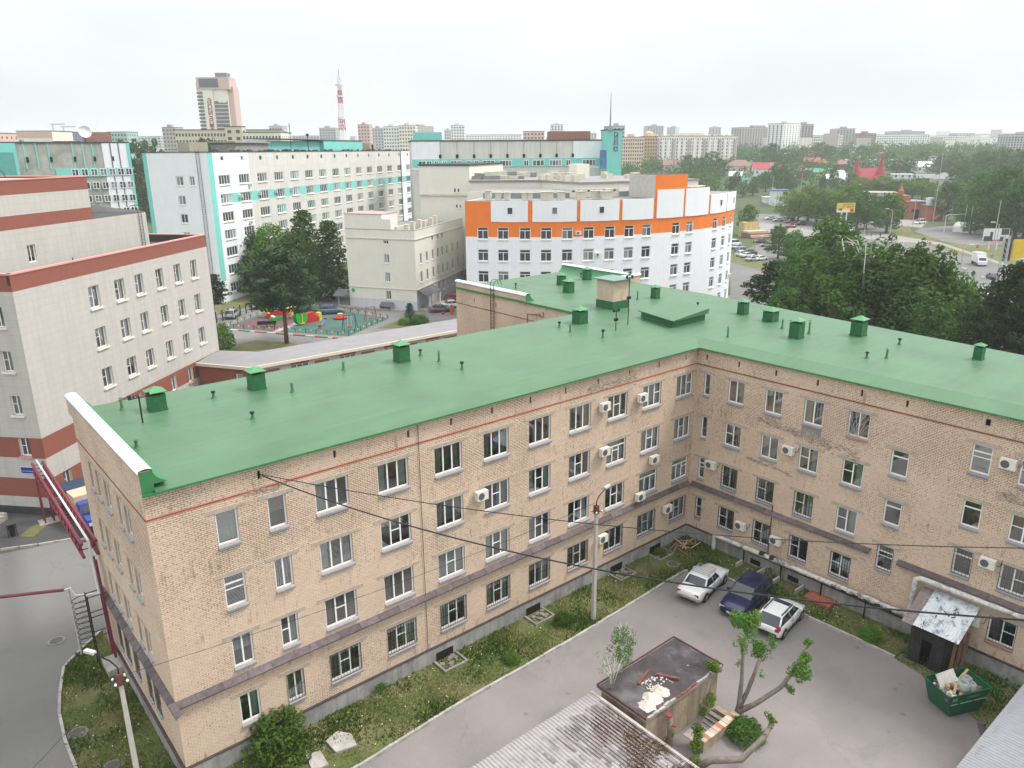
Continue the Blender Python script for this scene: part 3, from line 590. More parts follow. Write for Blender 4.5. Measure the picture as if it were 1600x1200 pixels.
# left wall of the north wing: brown gas pipe
MB().tube([(.82, 19.9, 13.2), (.82, 19.9, 14.6), (.82, 18.2, 14.75), (.82, 17.7, 14.6), (.82, 17.7, 15.1)], .035, 6).build('gas_pipe', rust_brown, BR)
def roof_ladder(parent, W, z0, z1, name='access_ladder', m=iron, hoop=True, w=.5):
    b = MB(); b.bar((-w/2,-.12,z0), (-w/2,-.12,z1), .05); b.bar((w/2,-.12,z0), (w/2,-.12,z1), .05)
    n = int((z1 - z0)/.33)
    for i in range(n): b.bar((-w/2,-.12,z0+i*.33), (w/2,-.12,z0+i*.33), .03)
    if hoop:
        for x in (-w/2, w/2): b.tube([(x,-.12,z1-.2)] + [(x, .38 - .5*math.cos(math.pi*i/8), z1 + .55*math.sin(math.pi*i/8)) for i in range(9)], .03, 6)
    return b.build(name, m, parent, W)
p = WB(770, 440, .88); roof_ladder(BR, T(.88, p.y, 0, -90), 10.5, 16.6, hoop=True)

# ---- roof furniture (each can be lifted off: things of their own)
def vent_stack(u, v, wp, hp, label, zb=ZF - .03):
    c = G(u, v, zb); d = depth(c); w = wp/FPX*d/1.25; h = hp/FPX*d/.97; W = T(c.x, c.y + w*.4, zb)
    t = thing('roof_vent', label, 'roof vent', W, 'green boxed vents on the green roof')
    b = MB().box(-w/2, w/2, -w/2, w/2, -.02, h*.98); b.box(-w/2-.03, w/2+.03, -w/2-.03, w/2+.03, 0, .1); o = b.build('shaft', green_box, t, W)
    g = MB()
    for sx in (-1, 1):
        for sy in (-1, 1): g.bar((sx*w*.44, sy*w*.44, h*.98), (sx*w*.44, sy*w*.44, h*1.16), .04)
    g.build('cap_posts', green_box, t, W)
    MB().box(-w*.4, w*.4, -w*.4, w*.4, h*.9, h*.985).build('opening', dark_slot, t, W)
    e = w*.6; z = h*1.12; g = MB()
    g.box(-e, e, -e, e, z, z + .03)
    for i in range(4):
        a = [(-e,-e),(e,-e),(e,e),(-e,e)]; g.poly([(*a[i], z+.03), (*a[(i+1)%4], z+.03), (0, 0, z + .03 + w*.32)])
    g.build('cap', mat('green_vent_cap', (.07, .24, .10), .45, var=.2, spec=.4), t, W)
for u, v, w, h, l in [(249,642,30,26,'boxed green roof vent closest to the white coping at the gable'),(405,609,27,25,'boxed green roof vent second from the white gable coping'),
    (632,566,24,24,'boxed green roof vent standing alone midway along the long wing'),(911,506,22,19,'boxed green roof vent in front of the brick roof turret'),(892,457,16,15,'front one of the paired green vents behind the brick turret'),
    (880,445,13,13,'rear left one of the paired green vents on the north wing'),(920,437,13,14,'green roof vent by the far white coping of the north wing'),(1027,466,13,15,'small green vent between brick turret and raised hatch rear'),
    (1165,491,16,17,'green roof vent at rear edge just right of the raised hatch'),(1210,502,22,14,'wide low green vent at the rear roof edge before dark trees'),(1250,529,21,24,'green roof vent with rusty open posts next to thin pipes'),
    (1348,525,23,22,'tall green roof vent at the rear edge against the dark trees'),(1534,562,16,19,'green roof vent farthest right on the right wing')]: vent_stack(u, v, w, h, l)
pipe_lbl = ['beside white gable coping rear','at the white coping end','near the second boxed vent','closest to front eave left part','right of the second boxed vent','midway between two boxed vents','just right of the lone boxed vent','taller, right of the lone boxed vent','toward front eave at mid wing','left behind the fourth boxed vent','taller, left of turret vent','in front of the turret','on the far left of north wing','by the far white coping','in front of the raised hatch','beside the rusty vent, left','beside the rusty vent, right','behind the raised hatch','between turret and hatch rear','on right wing, ball topped front','on right wing, tall one','on right wing, near rear edge']
def vent_pipe(u, v, hp, ball, lb):
    c = G(u, v, ZF - .03); h = hp/FPX*depth(c); W = T(c.x, c.y, ZF - .03)
    t = thing('vent_pipe', 'thin green vent pipe ' + lb, 'vent pipe', W, 'thin vent pipes on the green roof')
    MB().lathe([(.16, 0), (.1, .08), (.075, .12), (.075, h*.8), (0, h*.8)], 10).build('pipe', green_box, t, W, True)
    if ball: MB().lathe([(0, h*.72), (.1, h*.74), (.14, h*.86), (.1, h*.98), (0, h)], 10).build('cap', iron, t, W, True)
    else:
        MB().lathe([(.13, h*.92), (.0, h*1.02)], 10).build('cap', green_box, t, W); MB().bar((.06,0,h*.78),(.1,0,h*.93),.02).bar((-.06,0,h*.78),(-.1,0,h*.93),.02).build('stays', green_box, t, W)
for (u, v, h, bl), lb in zip([(191,640,20,0),(214,700,14,0),(334,622,12,1),(395,655,13,1),(457,613,16,0),(537,578,14,0),(657,556,11,1),(686,565,18,0),(722,578,14,1),(874,512,10,1),(891,519,14,0),(942,528,14,1),(806,450,8,1),(908,433,7,1),(1137,527,18,0),(1222,513,16,0),(1264,521,22,0),(1090,480,8,1),(996,467,13,0),(1354,560,11,1),(1385,560,17,0),(1405,538,10,1)], pipe_lbl): vent_pipe(u, v, h, bl, lb)
# brick turret (chimney block) with low metal roof
c = G(960, 482, ZF); W = T(c.x + .6, c.y + .8, ZF - .05, 0)
t = thing('brick_roof_turret', 'small tan brick turret with green metal lid on the green roof', 'chimney', W)
MB().box(-1.0, 1.0, -1.0, 1.0, 0, 2.55).build('shaft', brickA, t, W); MB().box(-1.04, 1.04, -1.04, 1.04, 0, .7).build('membrane_skirt', green_box, t, W)
b = MB(); e = 1.3; b.box(-e, e, -e, e, 2.55, 2.62)
for i in range(4): a = [(-e,-e),(e,-e),(e,e),(-e,e)]; b.poly([(*a[i], 2.62), (*a[(i+1)%4], 2.62), (0, 0, 2.85)])
b.build('metal_lid', mat('teal_green_sheet', (.16, .27, .24), .35, metal=.3, var=.1), t, W)
# raised hatch
pz = ZF - .03; pts = [G(996, 496, pz), G(1051, 514, pz), G(1107, 500, pz)]; q0, q1, q2 = pts; q3 = q0 + q2 - q1
W = Matrix.Identity(4)
t = thing('roof_hatch', 'broad low green raised hatch lid at the crossing of the wings', 'hatch', T(q1.x, q1.y, pz))
cen = (q0 + q2)/2
ins = lambda p, k: cen + (p - cen)*k
b = MB(); lo = [ins(p, .9) for p in (q0, q1, q2, q3)]; hi = [ins(p, 1.0) for p in (q0, q1, q2, q3)]
b.prism([(p.x, p.y) for p in lo], pz - .02, pz + .62); b.build('kerb', green_box, t)
b = MB(); P = [Vector((p.x, p.y, pz + .62 + (.35 if i >= 2 else .0))) for i, p in enumerate(hi)]
b.poly([tuple(p) for p in P]); 
for i in range(4): a, c2 = P[i], P[(i+1) % 4]; b.quad(a, c2, (c2.x, c2.y, pz + .55), (a.x, a.y, pz + .55))
b.build('lid', green_roof, t)
# aerial and lamp poles on the roof
def pole_thing(name, label, u, v, ut, vt, cat, arms):
    c = G(u, v, ZF); h = HZ(c, ut, vt) - ZF; W = T(c.x, c.y, ZF - .05)
    t = thing(name, label, cat, W); MB().tube([(0,0,0),(0,0,h+.05)], .04, 6).build('mast', iron, t, W)
    b = MB()
    for z, l in arms: b.bar((-l, 0, h*z), (l, 0, h*z), .04); b.box(-l-.07, -l+.07, -.07, .07, h*z-.02, h*z+.2).box(l-.07, l+.07, -.07, .07, h*z-.02, h*z+.2)
    b.build('crossarm', iron, t, W)
pole_thing('antenna_mast', 'tall thin black aerial mast beside the brick roof turret', 981, 507, 987.5, 432, 'antenna', [(.98,.3),(.55,.12)])
pole_thing('roof_lamp_pole', 'short black pole with white insulators in front of the turret', 962, 516, 964, 484, 'pole', [(.95,.25),(.5,.1)])
pole_thing('antenna_mast', 'thin black pole with crossarm near the white gable coping', 223, 660, 216, 619, 'antenna', [(.97,.45)])
# air conditioners
ac_w = mat('cream_enamel', (.68, .66, .60), .45, var=.08, vs=5, dirt=(.4, .36, .3), dfac=.3, ds=3); ac_d = mat('dark_fan_grille', (.10, .10, .11), .6)
def ac_unit(x, z, W, label, side=1):
    Wm = W @ Matrix.Translation((x, 0, z)); t = thing('air_conditioner', label, 'air conditioner', Wm, 'outdoor air conditioner units')
    MB().box(-.4, .4, -.42, -.1, -.28, .28).build('casing', ac_w, t, Wm)
    MB().cyl((-.12, -.425, 0), (-.12, -.435, 0), .22, n=16).build('fan', ac_d, t, Wm)
    MB().bar((-.3,0,-.3),(-.3,-.42,-.3),.03).bar((.3,0,-.3),(.3,-.42,-.3),.03).build('bracket', iron, t, Wm)
    MB().tube([(.3*side,-.1,-.1),(.55*side,-.05,-.05),(.62*side,-.02,.3)], .02, 5).build('hose', rust_brown, t, Wm)
for (x, z), l in zip([(-10.05,13.05),(-6.3,12.86),(-9.95,9.85),(-4.7,7.86),(-6.07,5.35),(-9.9,3.35),(-20.4,9.89),(-2.85,3.34)],
    ['top-floor unit nearest the lone lamp on long wing','top-floor unit second before the inner corner','third-floor unit above the tall courtyard lamp post','second-floor unit under a curtained window near the corner','unit just above the tin ledge near the corner','ground-floor unit just right of the courtyard lamp post','lone third-floor unit midway along the long wing','ground-floor unit nearest the inner corner, long wing']):
    ac_unit(x - AX0, z, WAm, 'cream air conditioner, ' + l)
for (y, z), l in zip([(2.01,6.74),(8.01,9.74),(4.91,2.87),(7.78,2.84),(20.75,12.82),(20.7,6.77),(20.5,2.97)],
    ['right wing, closest to the inner corner','right wing third floor beside curtained window','right wing ground floor behind the blue car','right wing ground floor, second from corner','right wing top floor at the picture edge','right wing first floor by barred window','right wing beside the tin-roofed shed']):
    ac_unit(y, z, WBm, 'cream air conditioner, ' + l)
# lagged heating pipes along wing B
lag = mat('torn_white_lagging', (.54, .52, .50), .85, var=.3, vs=5, bump=.8, bs=9, dirt=(.07, .06, .06), dfac=.85, ds=1.6)
t = thing('heating_pipe', 'lagged white and tar-black heating pipe along the right wing plinth', 'pipe', T(-.45, -10))
r = random.Random(3)
def lagged(pts, r0, name='lagging', n=10):
    P = []; 
    for a, c in zip(pts[:-1], pts[1:]):
        a, c = Vector(a), Vector(c); k = max(1, int((c-a).length/.35))
        for i in range(k): P.append(a.lerp(c, i/k))
    P.append(Vector(pts[-1])); return MB().tube(P, [r0*r.uniform(.86, 1.14) for _ in P], n).build(name, lag, t, None, True)
lagged([(-.42,-2.9,.1),(-.42,-2.9,1.35),(-.42,-5.6,1.42),(-.42,-11,1.5),(-.42,-16.9,1.6)], .17); lagged([(-.42,-16.9,1.6),(-.42,-17.15,1.7),(-.42,-17.2,4.2),(-.42,-17.5,4.36),(-.42,-23.2,4.4),(-.42,-30,4.45)], .155)
b = MB()
for y in (-5.5,-8.5,-11.5,-14.5): b.bar((-.42,y,0),(-.42,y,1.3),.08)
b.build('support_posts', iron, t)
b = MB()
for y in (-6.8,-7.6,-12.2,-12.9,-13.7,-14.4,-15.1,-15.8): b.cyl((-.42,y,1.5),(-.42,y-.35,1.52),.19,n=10)
b.build('tar_wraps', mat('black_tar_paper', (.03, .028, .03), .8, var=.3), t)
# ================================================================ ground, roads, lawns
ground_m = mat_ground('city_ground', (.06, .085, .035), (.085, .10, .055), (.13, .125, .10), .02, .12, .2, 2, lo=.4, hi=.6)
asph = mat_ground('courtyard_asphalt', (.195, .176, .174), (.26, .23, .226), (.16, .146, .146), .10, .28, .35, 30, .9, .38, .64, .10, .55, .58, .72, .22)
asph_d = mat_ground('street_asphalt', (.15, .146, .143), (.18, .174, .17), (.115, .112, .112), .06, .4, .3, 25, .9, .4, .6, .1, .5, .6, .7, .22)
lawn_m = mat_ground('dry_lawn_soil', (.10, .125, .042), (.175, .15, .08), (.07, .105, .032), .35, 1.6, .8, 16, .95, .4, .6, .3, .7, .52, .62)
kerb_m = mat('concrete_kerb', (.36, .34, .32), .9, var=.2, vs=4, bump=.3, dirt=(.2, .18, .16), dfac=.5, rnd=.12)
def zt_(r): return 0.0 if r < 380 else min(24.0, (r - 380)*.045)
def zg(x, y): return zt_(math.hypot(x - CAM.x, y - CAM.y))
def GT(u, v):
    """where a line of sight meets the ground that climbs gently towards the far city"""
    d = ray(u, v); k = 20.0; h = math.hypot(d.x, d.y)
    while k < 6000:
        p = CAM + d*k
        if p.z <= zt_(k*h): return p
        k *= 1.004
    return CAM + d*3000
b = MB(); rings = [0, 380, 480, 600, 750, 913.3, 1400, 2500, 5500]; nseg = 72
for i, rr in enumerate(rings):
    for j in range(nseg): a = 2*math.pi*j/nseg; b.v.append((CAM.x + rr*math.cos(a), CAM.y + rr*math.sin(a), zt_(rr)))
for i in range(1, len(rings)-1):
    for j in range(nseg): k = (j+1) % nseg; b.f.append((i*nseg+j, i*nseg+k, (i+1)*nseg+k, (i+1)*nseg+j)); b.m.append(0)
b.f.append(tuple(nseg + j for j in range(nseg))); b.m.append(0)
struct(b.build('ground', ground_m))
def sheet_poly(name, pts, z, m): return struct(MB().poly([(p[0], p[1], z) for p in pts]).build(name, m))
LAWN = [(-38.35, 16.4), (-39.9, 15), (-41, 13.8), (-41.66, 11.4), (-42.04, 9.4), (-42.2, 7.6), (-42.23, 4.8), (-42.0, .5), (-41.2, -2.6), (-39.4, -4.2), (-36, -4.45)]
KA = [(-36, -4.45), (-31.5, -4.3), (-25.7, -3.95), (-15.9, -3.82), (-9.6, -3.6), (-6.3, -3.4), (-4.6, -3.35)]
KB_ = [(-3.0, -4.4), (-2.95, -6.9), (-3.0, -12.1), (-2.87, -15.6), (-2.9, -17.6)]
lawn_pts = LAWN + KA[1:] + KB_ + [(-.05, -17.7), (-.05, -.05), (-38.35, -.05)]
sheet_poly('lawn', lawn_pts, .07, lawn_m)
GR2 = [(-2.9, -17.7), (-.05, -17.7), (-.05, -46), (-4, -46), (-4.6, -25), (-5.2, -23.6), (-4.7, -22.6), (-3.4, -20.2)]
sheet_poly('lawn', GR2, .05, lawn_m)
sheet_poly('pavement', [(-130, -7.2), (-36, -4.4), (-4.6, -3.3), (-3, -4.3), (-2.8, -17.8), (-3.4, -20.4), (-5.2, -23.6), (-4.6, -46), (-60, -60), (-130, -60)], .008, asph)
sheet_poly('road', [(-130, -7.3), (-38.3, -4.5), (-38.2, 13), (-15, 13), (-15, 31.5), (-36.6, 31.0), (-60, 36.5), (-130, 60)], .006, asph_d)
sheet_poly('pavement', [(-6.3,-23.6),(-5.0,-22.9),(-4.6,-25),(-8.5,-26),(-12.5,-24.6),(-9.5,-24.2)], .013, mat_ground('damp_asphalt', (.085,.083,.086), (.105,.10,.10), (.07,.07,.07), .4, 1, .3, 30, .7))
# lawn verge beside the apron of the clad building, dark wet forecourt
sheet_poly('pavement', [(-60, 36.5), (-41.7, 32.8), (-39.3, 31.8), (-36.6, 31), (-30, 31.5), (-12, 44), (-10, 60), (-36.8, 37), (-60, 60)], .10, mat_ground('dark_forecourt_asphalt', (.065, .064, .066), (.085, .082, .082), (.05, .05, .05), .1, .5, .3, 25, .85))
sheet_poly('lawn', [(-40.3, 34.3), (-38.4, 36.2), (-37.9, 35.2), (-39.4, 33.3)], .13, lawn_m)
# inner hospital yard
sheet_poly('pavement', [(-38, 31.2), (0, 14), (1, 31.3), (17, 31.3), (16.6, 12), (60, 0), (95, 40), (90, 60), (60, 112), (30, 125), (-20, 118), (-40, 70)], .004, mat_ground('yard_asphalt', (.17, .163, .158), (.205, .195, .19), (.14, .137, .134), .07, .4, .3, 20, .9))
def kerb_run(parent_name, label, pts, w=.15, h=.17, z=0, name='kerb', L0=1.5, m=kerb_m):
    k = struct(obj(parent_name, None, None, T(*pts[0])))
    for a, c in zip(pts[:-1], pts[1:]):
        a, c = Vector((*a, 0)), Vector((*c, 0)); L = (c-a).length; n = max(1, round(L/L0)); d = (c-a)/n; an = math.degrees(math.atan2(d.y, d.x))
        for i in range(n):
            p = a + d*i; key = ('kerb', round(d.length, 1), m.name, h, w)
            if key not in FC: FC[key] = MB().box(.012, d.length-.012, -w/2, w/2, -.1, h).mesh('kerbstone', m)
            obj('kerbstone', FC[key], k, T(p.x, p.y, z + RN.uniform(-.025, .012), an + RN.uniform(-.8, .8)))
kerb_run('kerb', '', LAWN + KA[1:]); kerb_run('kerb', '', [(-4.6, -3.35), (-4.3, -3.5)]); kerb_run('kerb', '', [(-3.15, -4.2)] + KB_)
kerb_run('kerb', '', [(-60, 36.5), (-41.7, 32.8), (-39.3, 31.8), (-36.6, 31)])
# ---- grass blades and weeds (uncountable)
leaf_grass = mat_leaf('grass_blades', (.10, .17, .03), (.25, .24, .09), 0, .3)
leaf_weed = mat_leaf('weed_leaves', (.035, .10, .015), (.085, .17, .03), .1, .35)
def inpoly(x, y, P):
    r = False; j = len(P) - 1
    for i in range(len(P)):
        if (P[i][1] > y) != (P[j][1] > y) and x < (P[j][0]-P[i][0])*(y-P[i][1])/(P[j][1]-P[i][1]) + P[i][0]: r = not r
        j = i
    return r
from mathutils import noise as MN
def blades(name, P, n, z, hmin, hmax, m, seed, thr=-.15, sc=.5, wid=.03, label='', keep=None):
    r = random.Random(seed); V = []; F = []; xs = [p[0] for p in P]; ys = [p[1] for p in P]; k = 0; tries = 0
    while k < n and tries < n*12:
        tries += 1; x, y = r.uniform(min(xs), max(xs)), r.uniform(min(ys), max(ys))
        if not inpoly(x, y, P) or (keep and not keep(x, y)): continue
        g = MN.noise((x*sc, y*sc, seed))
        if g < thr + r.uniform(-.25, .25): continue
        h = r.uniform(hmin, hmax)*(.7 + .8*max(0, g)); a = r.uniform(0, 6.28); w = wid*r.uniform(.6, 1.5); l = h*r.uniform(.2, .9); b = r.uniform(0, 6.28); i = len(V)
        V += [(x - w*math.cos(a), y - w*math.sin(a), z), (x + w*math.cos(a), y + w*math.sin(a), z), (x + l*math.cos(b), y + l*math.sin(b), z + h)]; F.append((i, i+1, i+2)); k += 1
    me = bpy.data.meshes.new(name); me.from_pydata(V, [], F); me.materials.append(m); o = obj(name, me); tag(o, label, 'grass'); return stuff(o)
blades('lawn_grass', lawn_pts, 52000, .06, .07, .2, leaf_grass, 1, -.3, .45, .028, 'dry patchy grass on the strip below the brick walls')
blades('verge_weeds', lawn_pts, 15000, .06, .08, .3, leaf_weed, 2, .12, .38, .05, 'green weeds growing along the foot of the brick walls')
blades('lawn_grass', GR2, 7000, .05, .1, .3, leaf_weed, 3, -.4, .6, .045, 'tall green grass behind the green waste skip')
# dandelions: pale and yellow specks
b = MB(); r = random.Random(9)
for i in range(420):
    x, y = (r.uniform(-38, -4), r.uniform(-4, -.3)) if r.random() < .6 else ((r.uniform(-2.8, -.4), r.uniform(-16, -3)) if r.random() < .6 else (r.uniform(-41.6, -38.6), r.uniform(-1, 13)))
    if inpoly(x, y, lawn_pts): s = r.uniform(.015, .04); z = r.uniform(.12, .25); b.lathe([(0, -s), (s, 0), (0, s)], 5, 0 if r.random() < .7 else 1, (x, y, z))
stuff(tag(b.build('dandelions', [mat('dandelion_fluff', (.7, .7, .66)), mat('dandelion_yellow', (.6, .45, .03))]), 'scattered dandelion heads in the dry courtyard grass', 'flowers'))

# ================================================================ foliage generators
LEAFM = {
 'green': mat_leaf('maple_leaves', (.065, .15, .025), (.15, .26, .05)), 'dark': mat_leaf('dark_broad_leaves', (.034, .082, .020), (.10, .165, .042)),
 'pine': mat_leaf('pine_needles', (.026, .052, .024), (.066, .10, .045), .2, .15), 'yellow': mat_leaf('yellow_green_leaves', (.09, .18, .025), (.19, .30, .055)),
 'mid': mat_leaf('mid_green_leaves', (.042, .105, .02), (.115, .20, .042)), 'spruce': mat_leaf('blue_spruce_needles', (.02, .055, .04), (.05, .10, .075), .1, .1), 'far': mat_leaf('hazy_tree_leaves', (.042, .095, .028), (.095, .155, .045), .3)}
bark = mat('grey_brown_bark', (.20, .168, .14), .95, var=.3, vs=5, bump=1, bs=18); bark_r = mat('orange_pine_bark', (.17, .085, .055), .95, var=.3, vs=4, bump=.8, bs=12); bark_w = mat('white_birch_bark', (.62, .60, .55), .85, var=.25, vs=6, dirt=(.05, .05, .05), dfac=.8, ds=4)
def leaf_cards(V, F, r, c, R, n, size, flat=1.0, elong=1.0):
    """n small leaf faces through a clump of radius R around c"""
    for _ in range(n):
        while True:
            d = Vector((r.uniform(-1,1), r.uniform(-1,1), r.uniform(-1,1)))
            if .02 < d.length < 1: break
        k = d.length; d = d.normalized()*(k**.5); p = c + Vector((d.x*R, d.y*R, d.z*R*flat))
        nrm = (d + Vector((r.gauss(0,.6), r.gauss(0,.6), r.gauss(.35,.6)))).normalized(); t = nrm.orthogonal().normalized(); t.rotate(Matrix.Rotation(r.uniform(0,6.28), 3, nrm)); q = nrm.cross(t)
        s = size*r.uniform(.55, 1.35); t = t*s*elong; q = q*s*.55; i = len(V)
        V.extend((tuple(p - t), tuple(p - q*.9 + t*.1), tuple(p + t), tuple(p + q + t*.1))); F.append((i, i+1, i+2, i+3))
TREES = {}
def tree_meshes(kind, seed):
    """unit tree (height 1): trunk+limbs mesh and crown mesh"""
    key = (kind, seed)
    if key in TREES: return TREES[key]
    r = random.Random(seed*31 + len(kind)); V = []; F = []; b = MB(); bm_ = bark
    if kind in ('green', 'mid', 'dark', 'yellow', 'far'):
        wide = {'green': .36, 'mid': .34, 'dark': .32, 'yellow': .42, 'far': .42}[kind]; base = .16 if kind != 'far' else .05
        n = 42 if kind != 'far' else 26; b.tube([(0,0,0),(r.gauss(0,.01),r.gauss(0,.01),.3),(r.gauss(0,.03),r.gauss(0,.03),.62),(r.gauss(0,.04),r.gauss(0,.04),.9)], [.028,.021,.012,.003], 7)
        for i in range(n):
            z = base + (1 - base)*((i + r.random())/n)**.85*.96; tt = (z - base)/(1 - base); env = wide*(math.sin(math.pi*min(1, tt*.82 + .16))**.75)*r.uniform(.55, 1.12); a = i*2.4 + r.uniform(-.5,.5)
            c = Vector((env*math.cos(a)*.8, env*math.sin(a)*.8, z)); R = r.uniform(.075, .14)*(1.15 - .45*tt)
            if i % 2 == 0: b.tube([(0,0,max(.12, z*.62)), tuple(c*Vector((.5,.5,1)) if 0 else (c.x*.5, c.y*.5, z*.86)), tuple(c)], [.011,.007,.002], 5)
            leaf_cards(V, F, r, c, R, 66 if kind != 'far' else 60, .019 if kind != 'far' else .03, .8)
            if kind != 'far':
                for q_ in range(2): leaf_cards(V, F, r, c*1.0 + Vector((c.x*r.uniform(.05,.3), c.y*r.uniform(.05,.3), r.uniform(-.05,.09))), R*.5, 16, .017, 1.0)
        for i in range(10): leaf_cards(V, F, r, Vector((r.gauss(0,wide*.3), r.gauss(0,wide*.3), r.uniform(base+.1,.8))), .14, 45, .024)
    elif kind == 'pine':
        bm_ = bark_r; b.tube([(0,0,0),(.005,.0,.25),(.012,.006,.55),(.0,.01,.97)], [.022,.018,.012,.003], 8)
        for i in range(46):
            z = .39 + .59*(i + r.random())/46; tt = (z - .39)/.59; L = .36*(math.sin(math.pi*min(1, .22 + tt*.74))**.8)*r.uniform(.55, 1.1); a = i*2.4 + r.uniform(-.4,.4); c = Vector((L*math.cos(a), L*math.sin(a), z + r.uniform(-.03,.03)))
            b.tube([(0,0,z-.06),(c.x*.5,c.y*.5,z-.025),tuple(c)], [.008,.005,.002], 5)
            for k in range(3): leaf_cards(V, F, r, c*Vector((1,1,1)) if 0 else Vector((c.x*(1-.26*k), c.y*(1-.26*k), c.z - .01*k + r.uniform(-.01,.02))), r.uniform(.05,.085), 55, .019, .55, 1.0)
    elif kind == 'conifer':
        b.tube([(0,0,0),(0,0,.98)], [.018,.002], 6)
        for i in range(60):
            z = .08 + .9*(i + r.random())/60; L = .17*(1 - (z-.08)/.93)**.8*r.uniform(.7,1.15) + .012; a = i*2.4; c = Vector((L*.75*math.cos(a), L*.75*math.sin(a), z - .02)); leaf_cards(V, F, r, c, .035 + L*.36, 44, .017, .6, 1.2)
    elif kind == 'birch':
        bm_ = bark_w
        for s in range(4):
            a = s*1.57 + r.random(); l = r.uniform(.05, .16); b.tube([(0,0,0),(l*.3*math.cos(a),l*.3*math.sin(a),.35),(l*math.cos(a),l*math.sin(a),.7),(l*1.5*math.cos(a),l*1.5*math.sin(a),1.0)], [.007,.0055,.004,.0015], 6)
        for s in range(7): a = s*2.4; b.tube([(.0,.0,.6),(.05*math.cos(a),.05*math.sin(a),.84),(.10*math.cos(a),.10*math.sin(a),.97),(.17*math.cos(a),.17*math.sin(a),1.03-.03*(s%3))],[.005,.004,.003,.001],5)
        for i in range(40):
            z = .3 + .66*(i + r.random())/40; env = .26*math.sin(math.pi*min(1,(z-.22)/.8))**.7*r.uniform(.4,1.1); a = i*2.4; leaf_cards(V, F, r, Vector((env*math.cos(a), env*math.sin(a), z)), r.uniform(.06,.1), 62, .016, 1.2)
            if i % 3 == 0: b.tube([(0,0,z-.1),(env*.6*math.cos(a),env*.6*math.sin(a),z),(env*1.1*math.cos(a),env*1.1*math.sin(a),z+.03)], [.006,.004,.0015], 4)
    elif kind == 'bush':
        for s in range(6): a = s*1.05; b.tube([(0,0,0),(.2*math.cos(a),.2*math.sin(a),.35),(.33*math.cos(a),.33*math.sin(a),.7)], [.02,.013,.004], 5)
        for i in range(34):
            a = i*2.4; t = ((i + .5)/34); rr = .46*math.sqrt(1 - (t*1.0)**2*.8)*r.uniform(.6,1.08); leaf_cards(V, F, r, Vector((rr*math.cos(a), rr*math.sin(a), .12 + .74*t*r.uniform(.85,1.1))), r.uniform(.13,.2), 90, .036, .9)
        leaf_cards(V, F, r, Vector((0,0,.45)), .4, 300, .04)
    cm = bpy.data.meshes.new('crown'); cm.from_pydata(V, [], F); tm = b.mesh('trunk', bm_, True); TREES[key] = (tm, cm); return TREES[key]
CROWN = {}
def tree(name, label, kind, p, H, wid=1.0, leaf=None, seed=0, group=None, rot=None, cat='tree', z=0):
    tm, cm = tree_meshes(kind, seed); lm = LEAFM[leaf or {'green':'green','mid':'mid','dark':'dark','yellow':'yellow','far':'far','pine':'pine','conifer':'dark','birch':'green','bush':'mid'}[kind]]
    k = (cm.name, lm.name)
    if k not in CROWN: c = cm.copy(); c.materials.clear(); c.materials.append(lm); CROWN[k] = c
    W = T(p[0], p[1], z, RN.uniform(0, 360) if rot is None else rot) @ Matrix.Diagonal((H*wid, H*wid, H, 1))
    t = thing(name, label, cat, T(p[0], p[1], z), group); obj('trunk', tm, t, W); obj('crown', CROWN[k], t, W); return t

# ================================================================ cars
rubber = mat('tyre_rubber', (.02, .02, .02), .8); alloy = mat('alloy_wheel', (.42, .42, .43), .35, metal=.6, var=.05); carglass = mat('car_glass', (.025, .03, .035), .06, var=.0, spec=.7); carplast = mat('black_car_plastic', (.025, .025, .027), .55); head_m = mat('headlamp_glass', (.55, .57, .58), .12, spec=.7, var=.02); tail_m = mat('red_tail_lamp', (.42, .02, .03), .2, spec=.6, var=.02); plate_m = mat('number_plate', (.62, .62, .6), .5); chrome = mat('chrome', (.6, .6, .62), .2, metal=.9, var=.02)
def paint(name, c): return mat('paint_' + name, c, .28, metal=.0 if min(c) > .5 else .15, var=.02, spec=.5, coat=.6)
PAINT = {k: paint(k, c) for k, c in dict(white=(.72,.73,.74), blue=(.006,.010,.065), silver=(.36,.38,.40), black=(.018,.018,.02), grey=(.11,.125,.125), dkgrey=(.05,.055,.06), red=(.35,.02,.025), green=(.02,.06,.045), steel=(.10,.14,.22), bluelight=(.03,.12,.33), vanblue=(.03,.06,.32)).items()}
CARD = {  # length, width, roof height, belt, stations: rear deck z, rear window base/top, windscreen top/base (fractions from rear), bonnet z, nose z
 'sedan': dict(L=4.7, w=1.76, H=1.43, b=.92, deck=.96, r0=.13, r1=.28, f1=.56, f0=.70, hood=.88, nose=.68, wb=(.19,.80), wr=.31),
 'classic': dict(L=4.85, w=1.80, H=1.47, b=.95, deck=.98, r0=.20, r1=.30, f1=.56, f0=.66, hood=.93, nose=.74, wb=(.21,.80), wr=.32),
 'hatch': dict(L=4.15, w=1.76, H=1.55, b=1.0, deck=1.0, r0=.015, r1=.14, f1=.57, f0=.76, hood=.97, nose=.76, wb=(.18,.81), wr=.33),
 'suv': dict(L=4.45, w=1.84, H=1.68, b=1.08, deck=1.08, r0=.01, r1=.11, f1=.55, f0=.71, hood=1.05, nose=.86, wb=(.18,.81), wr=.36),
 'van': dict(L=5.0, w=1.95, H=2.05, b=1.15, deck=1.15, r0=.003, r1=.03, f1=.70, f0=.84, hood=1.08, nose=.82, wb=(.18,.80), wr=.35)}
CM_ = {}
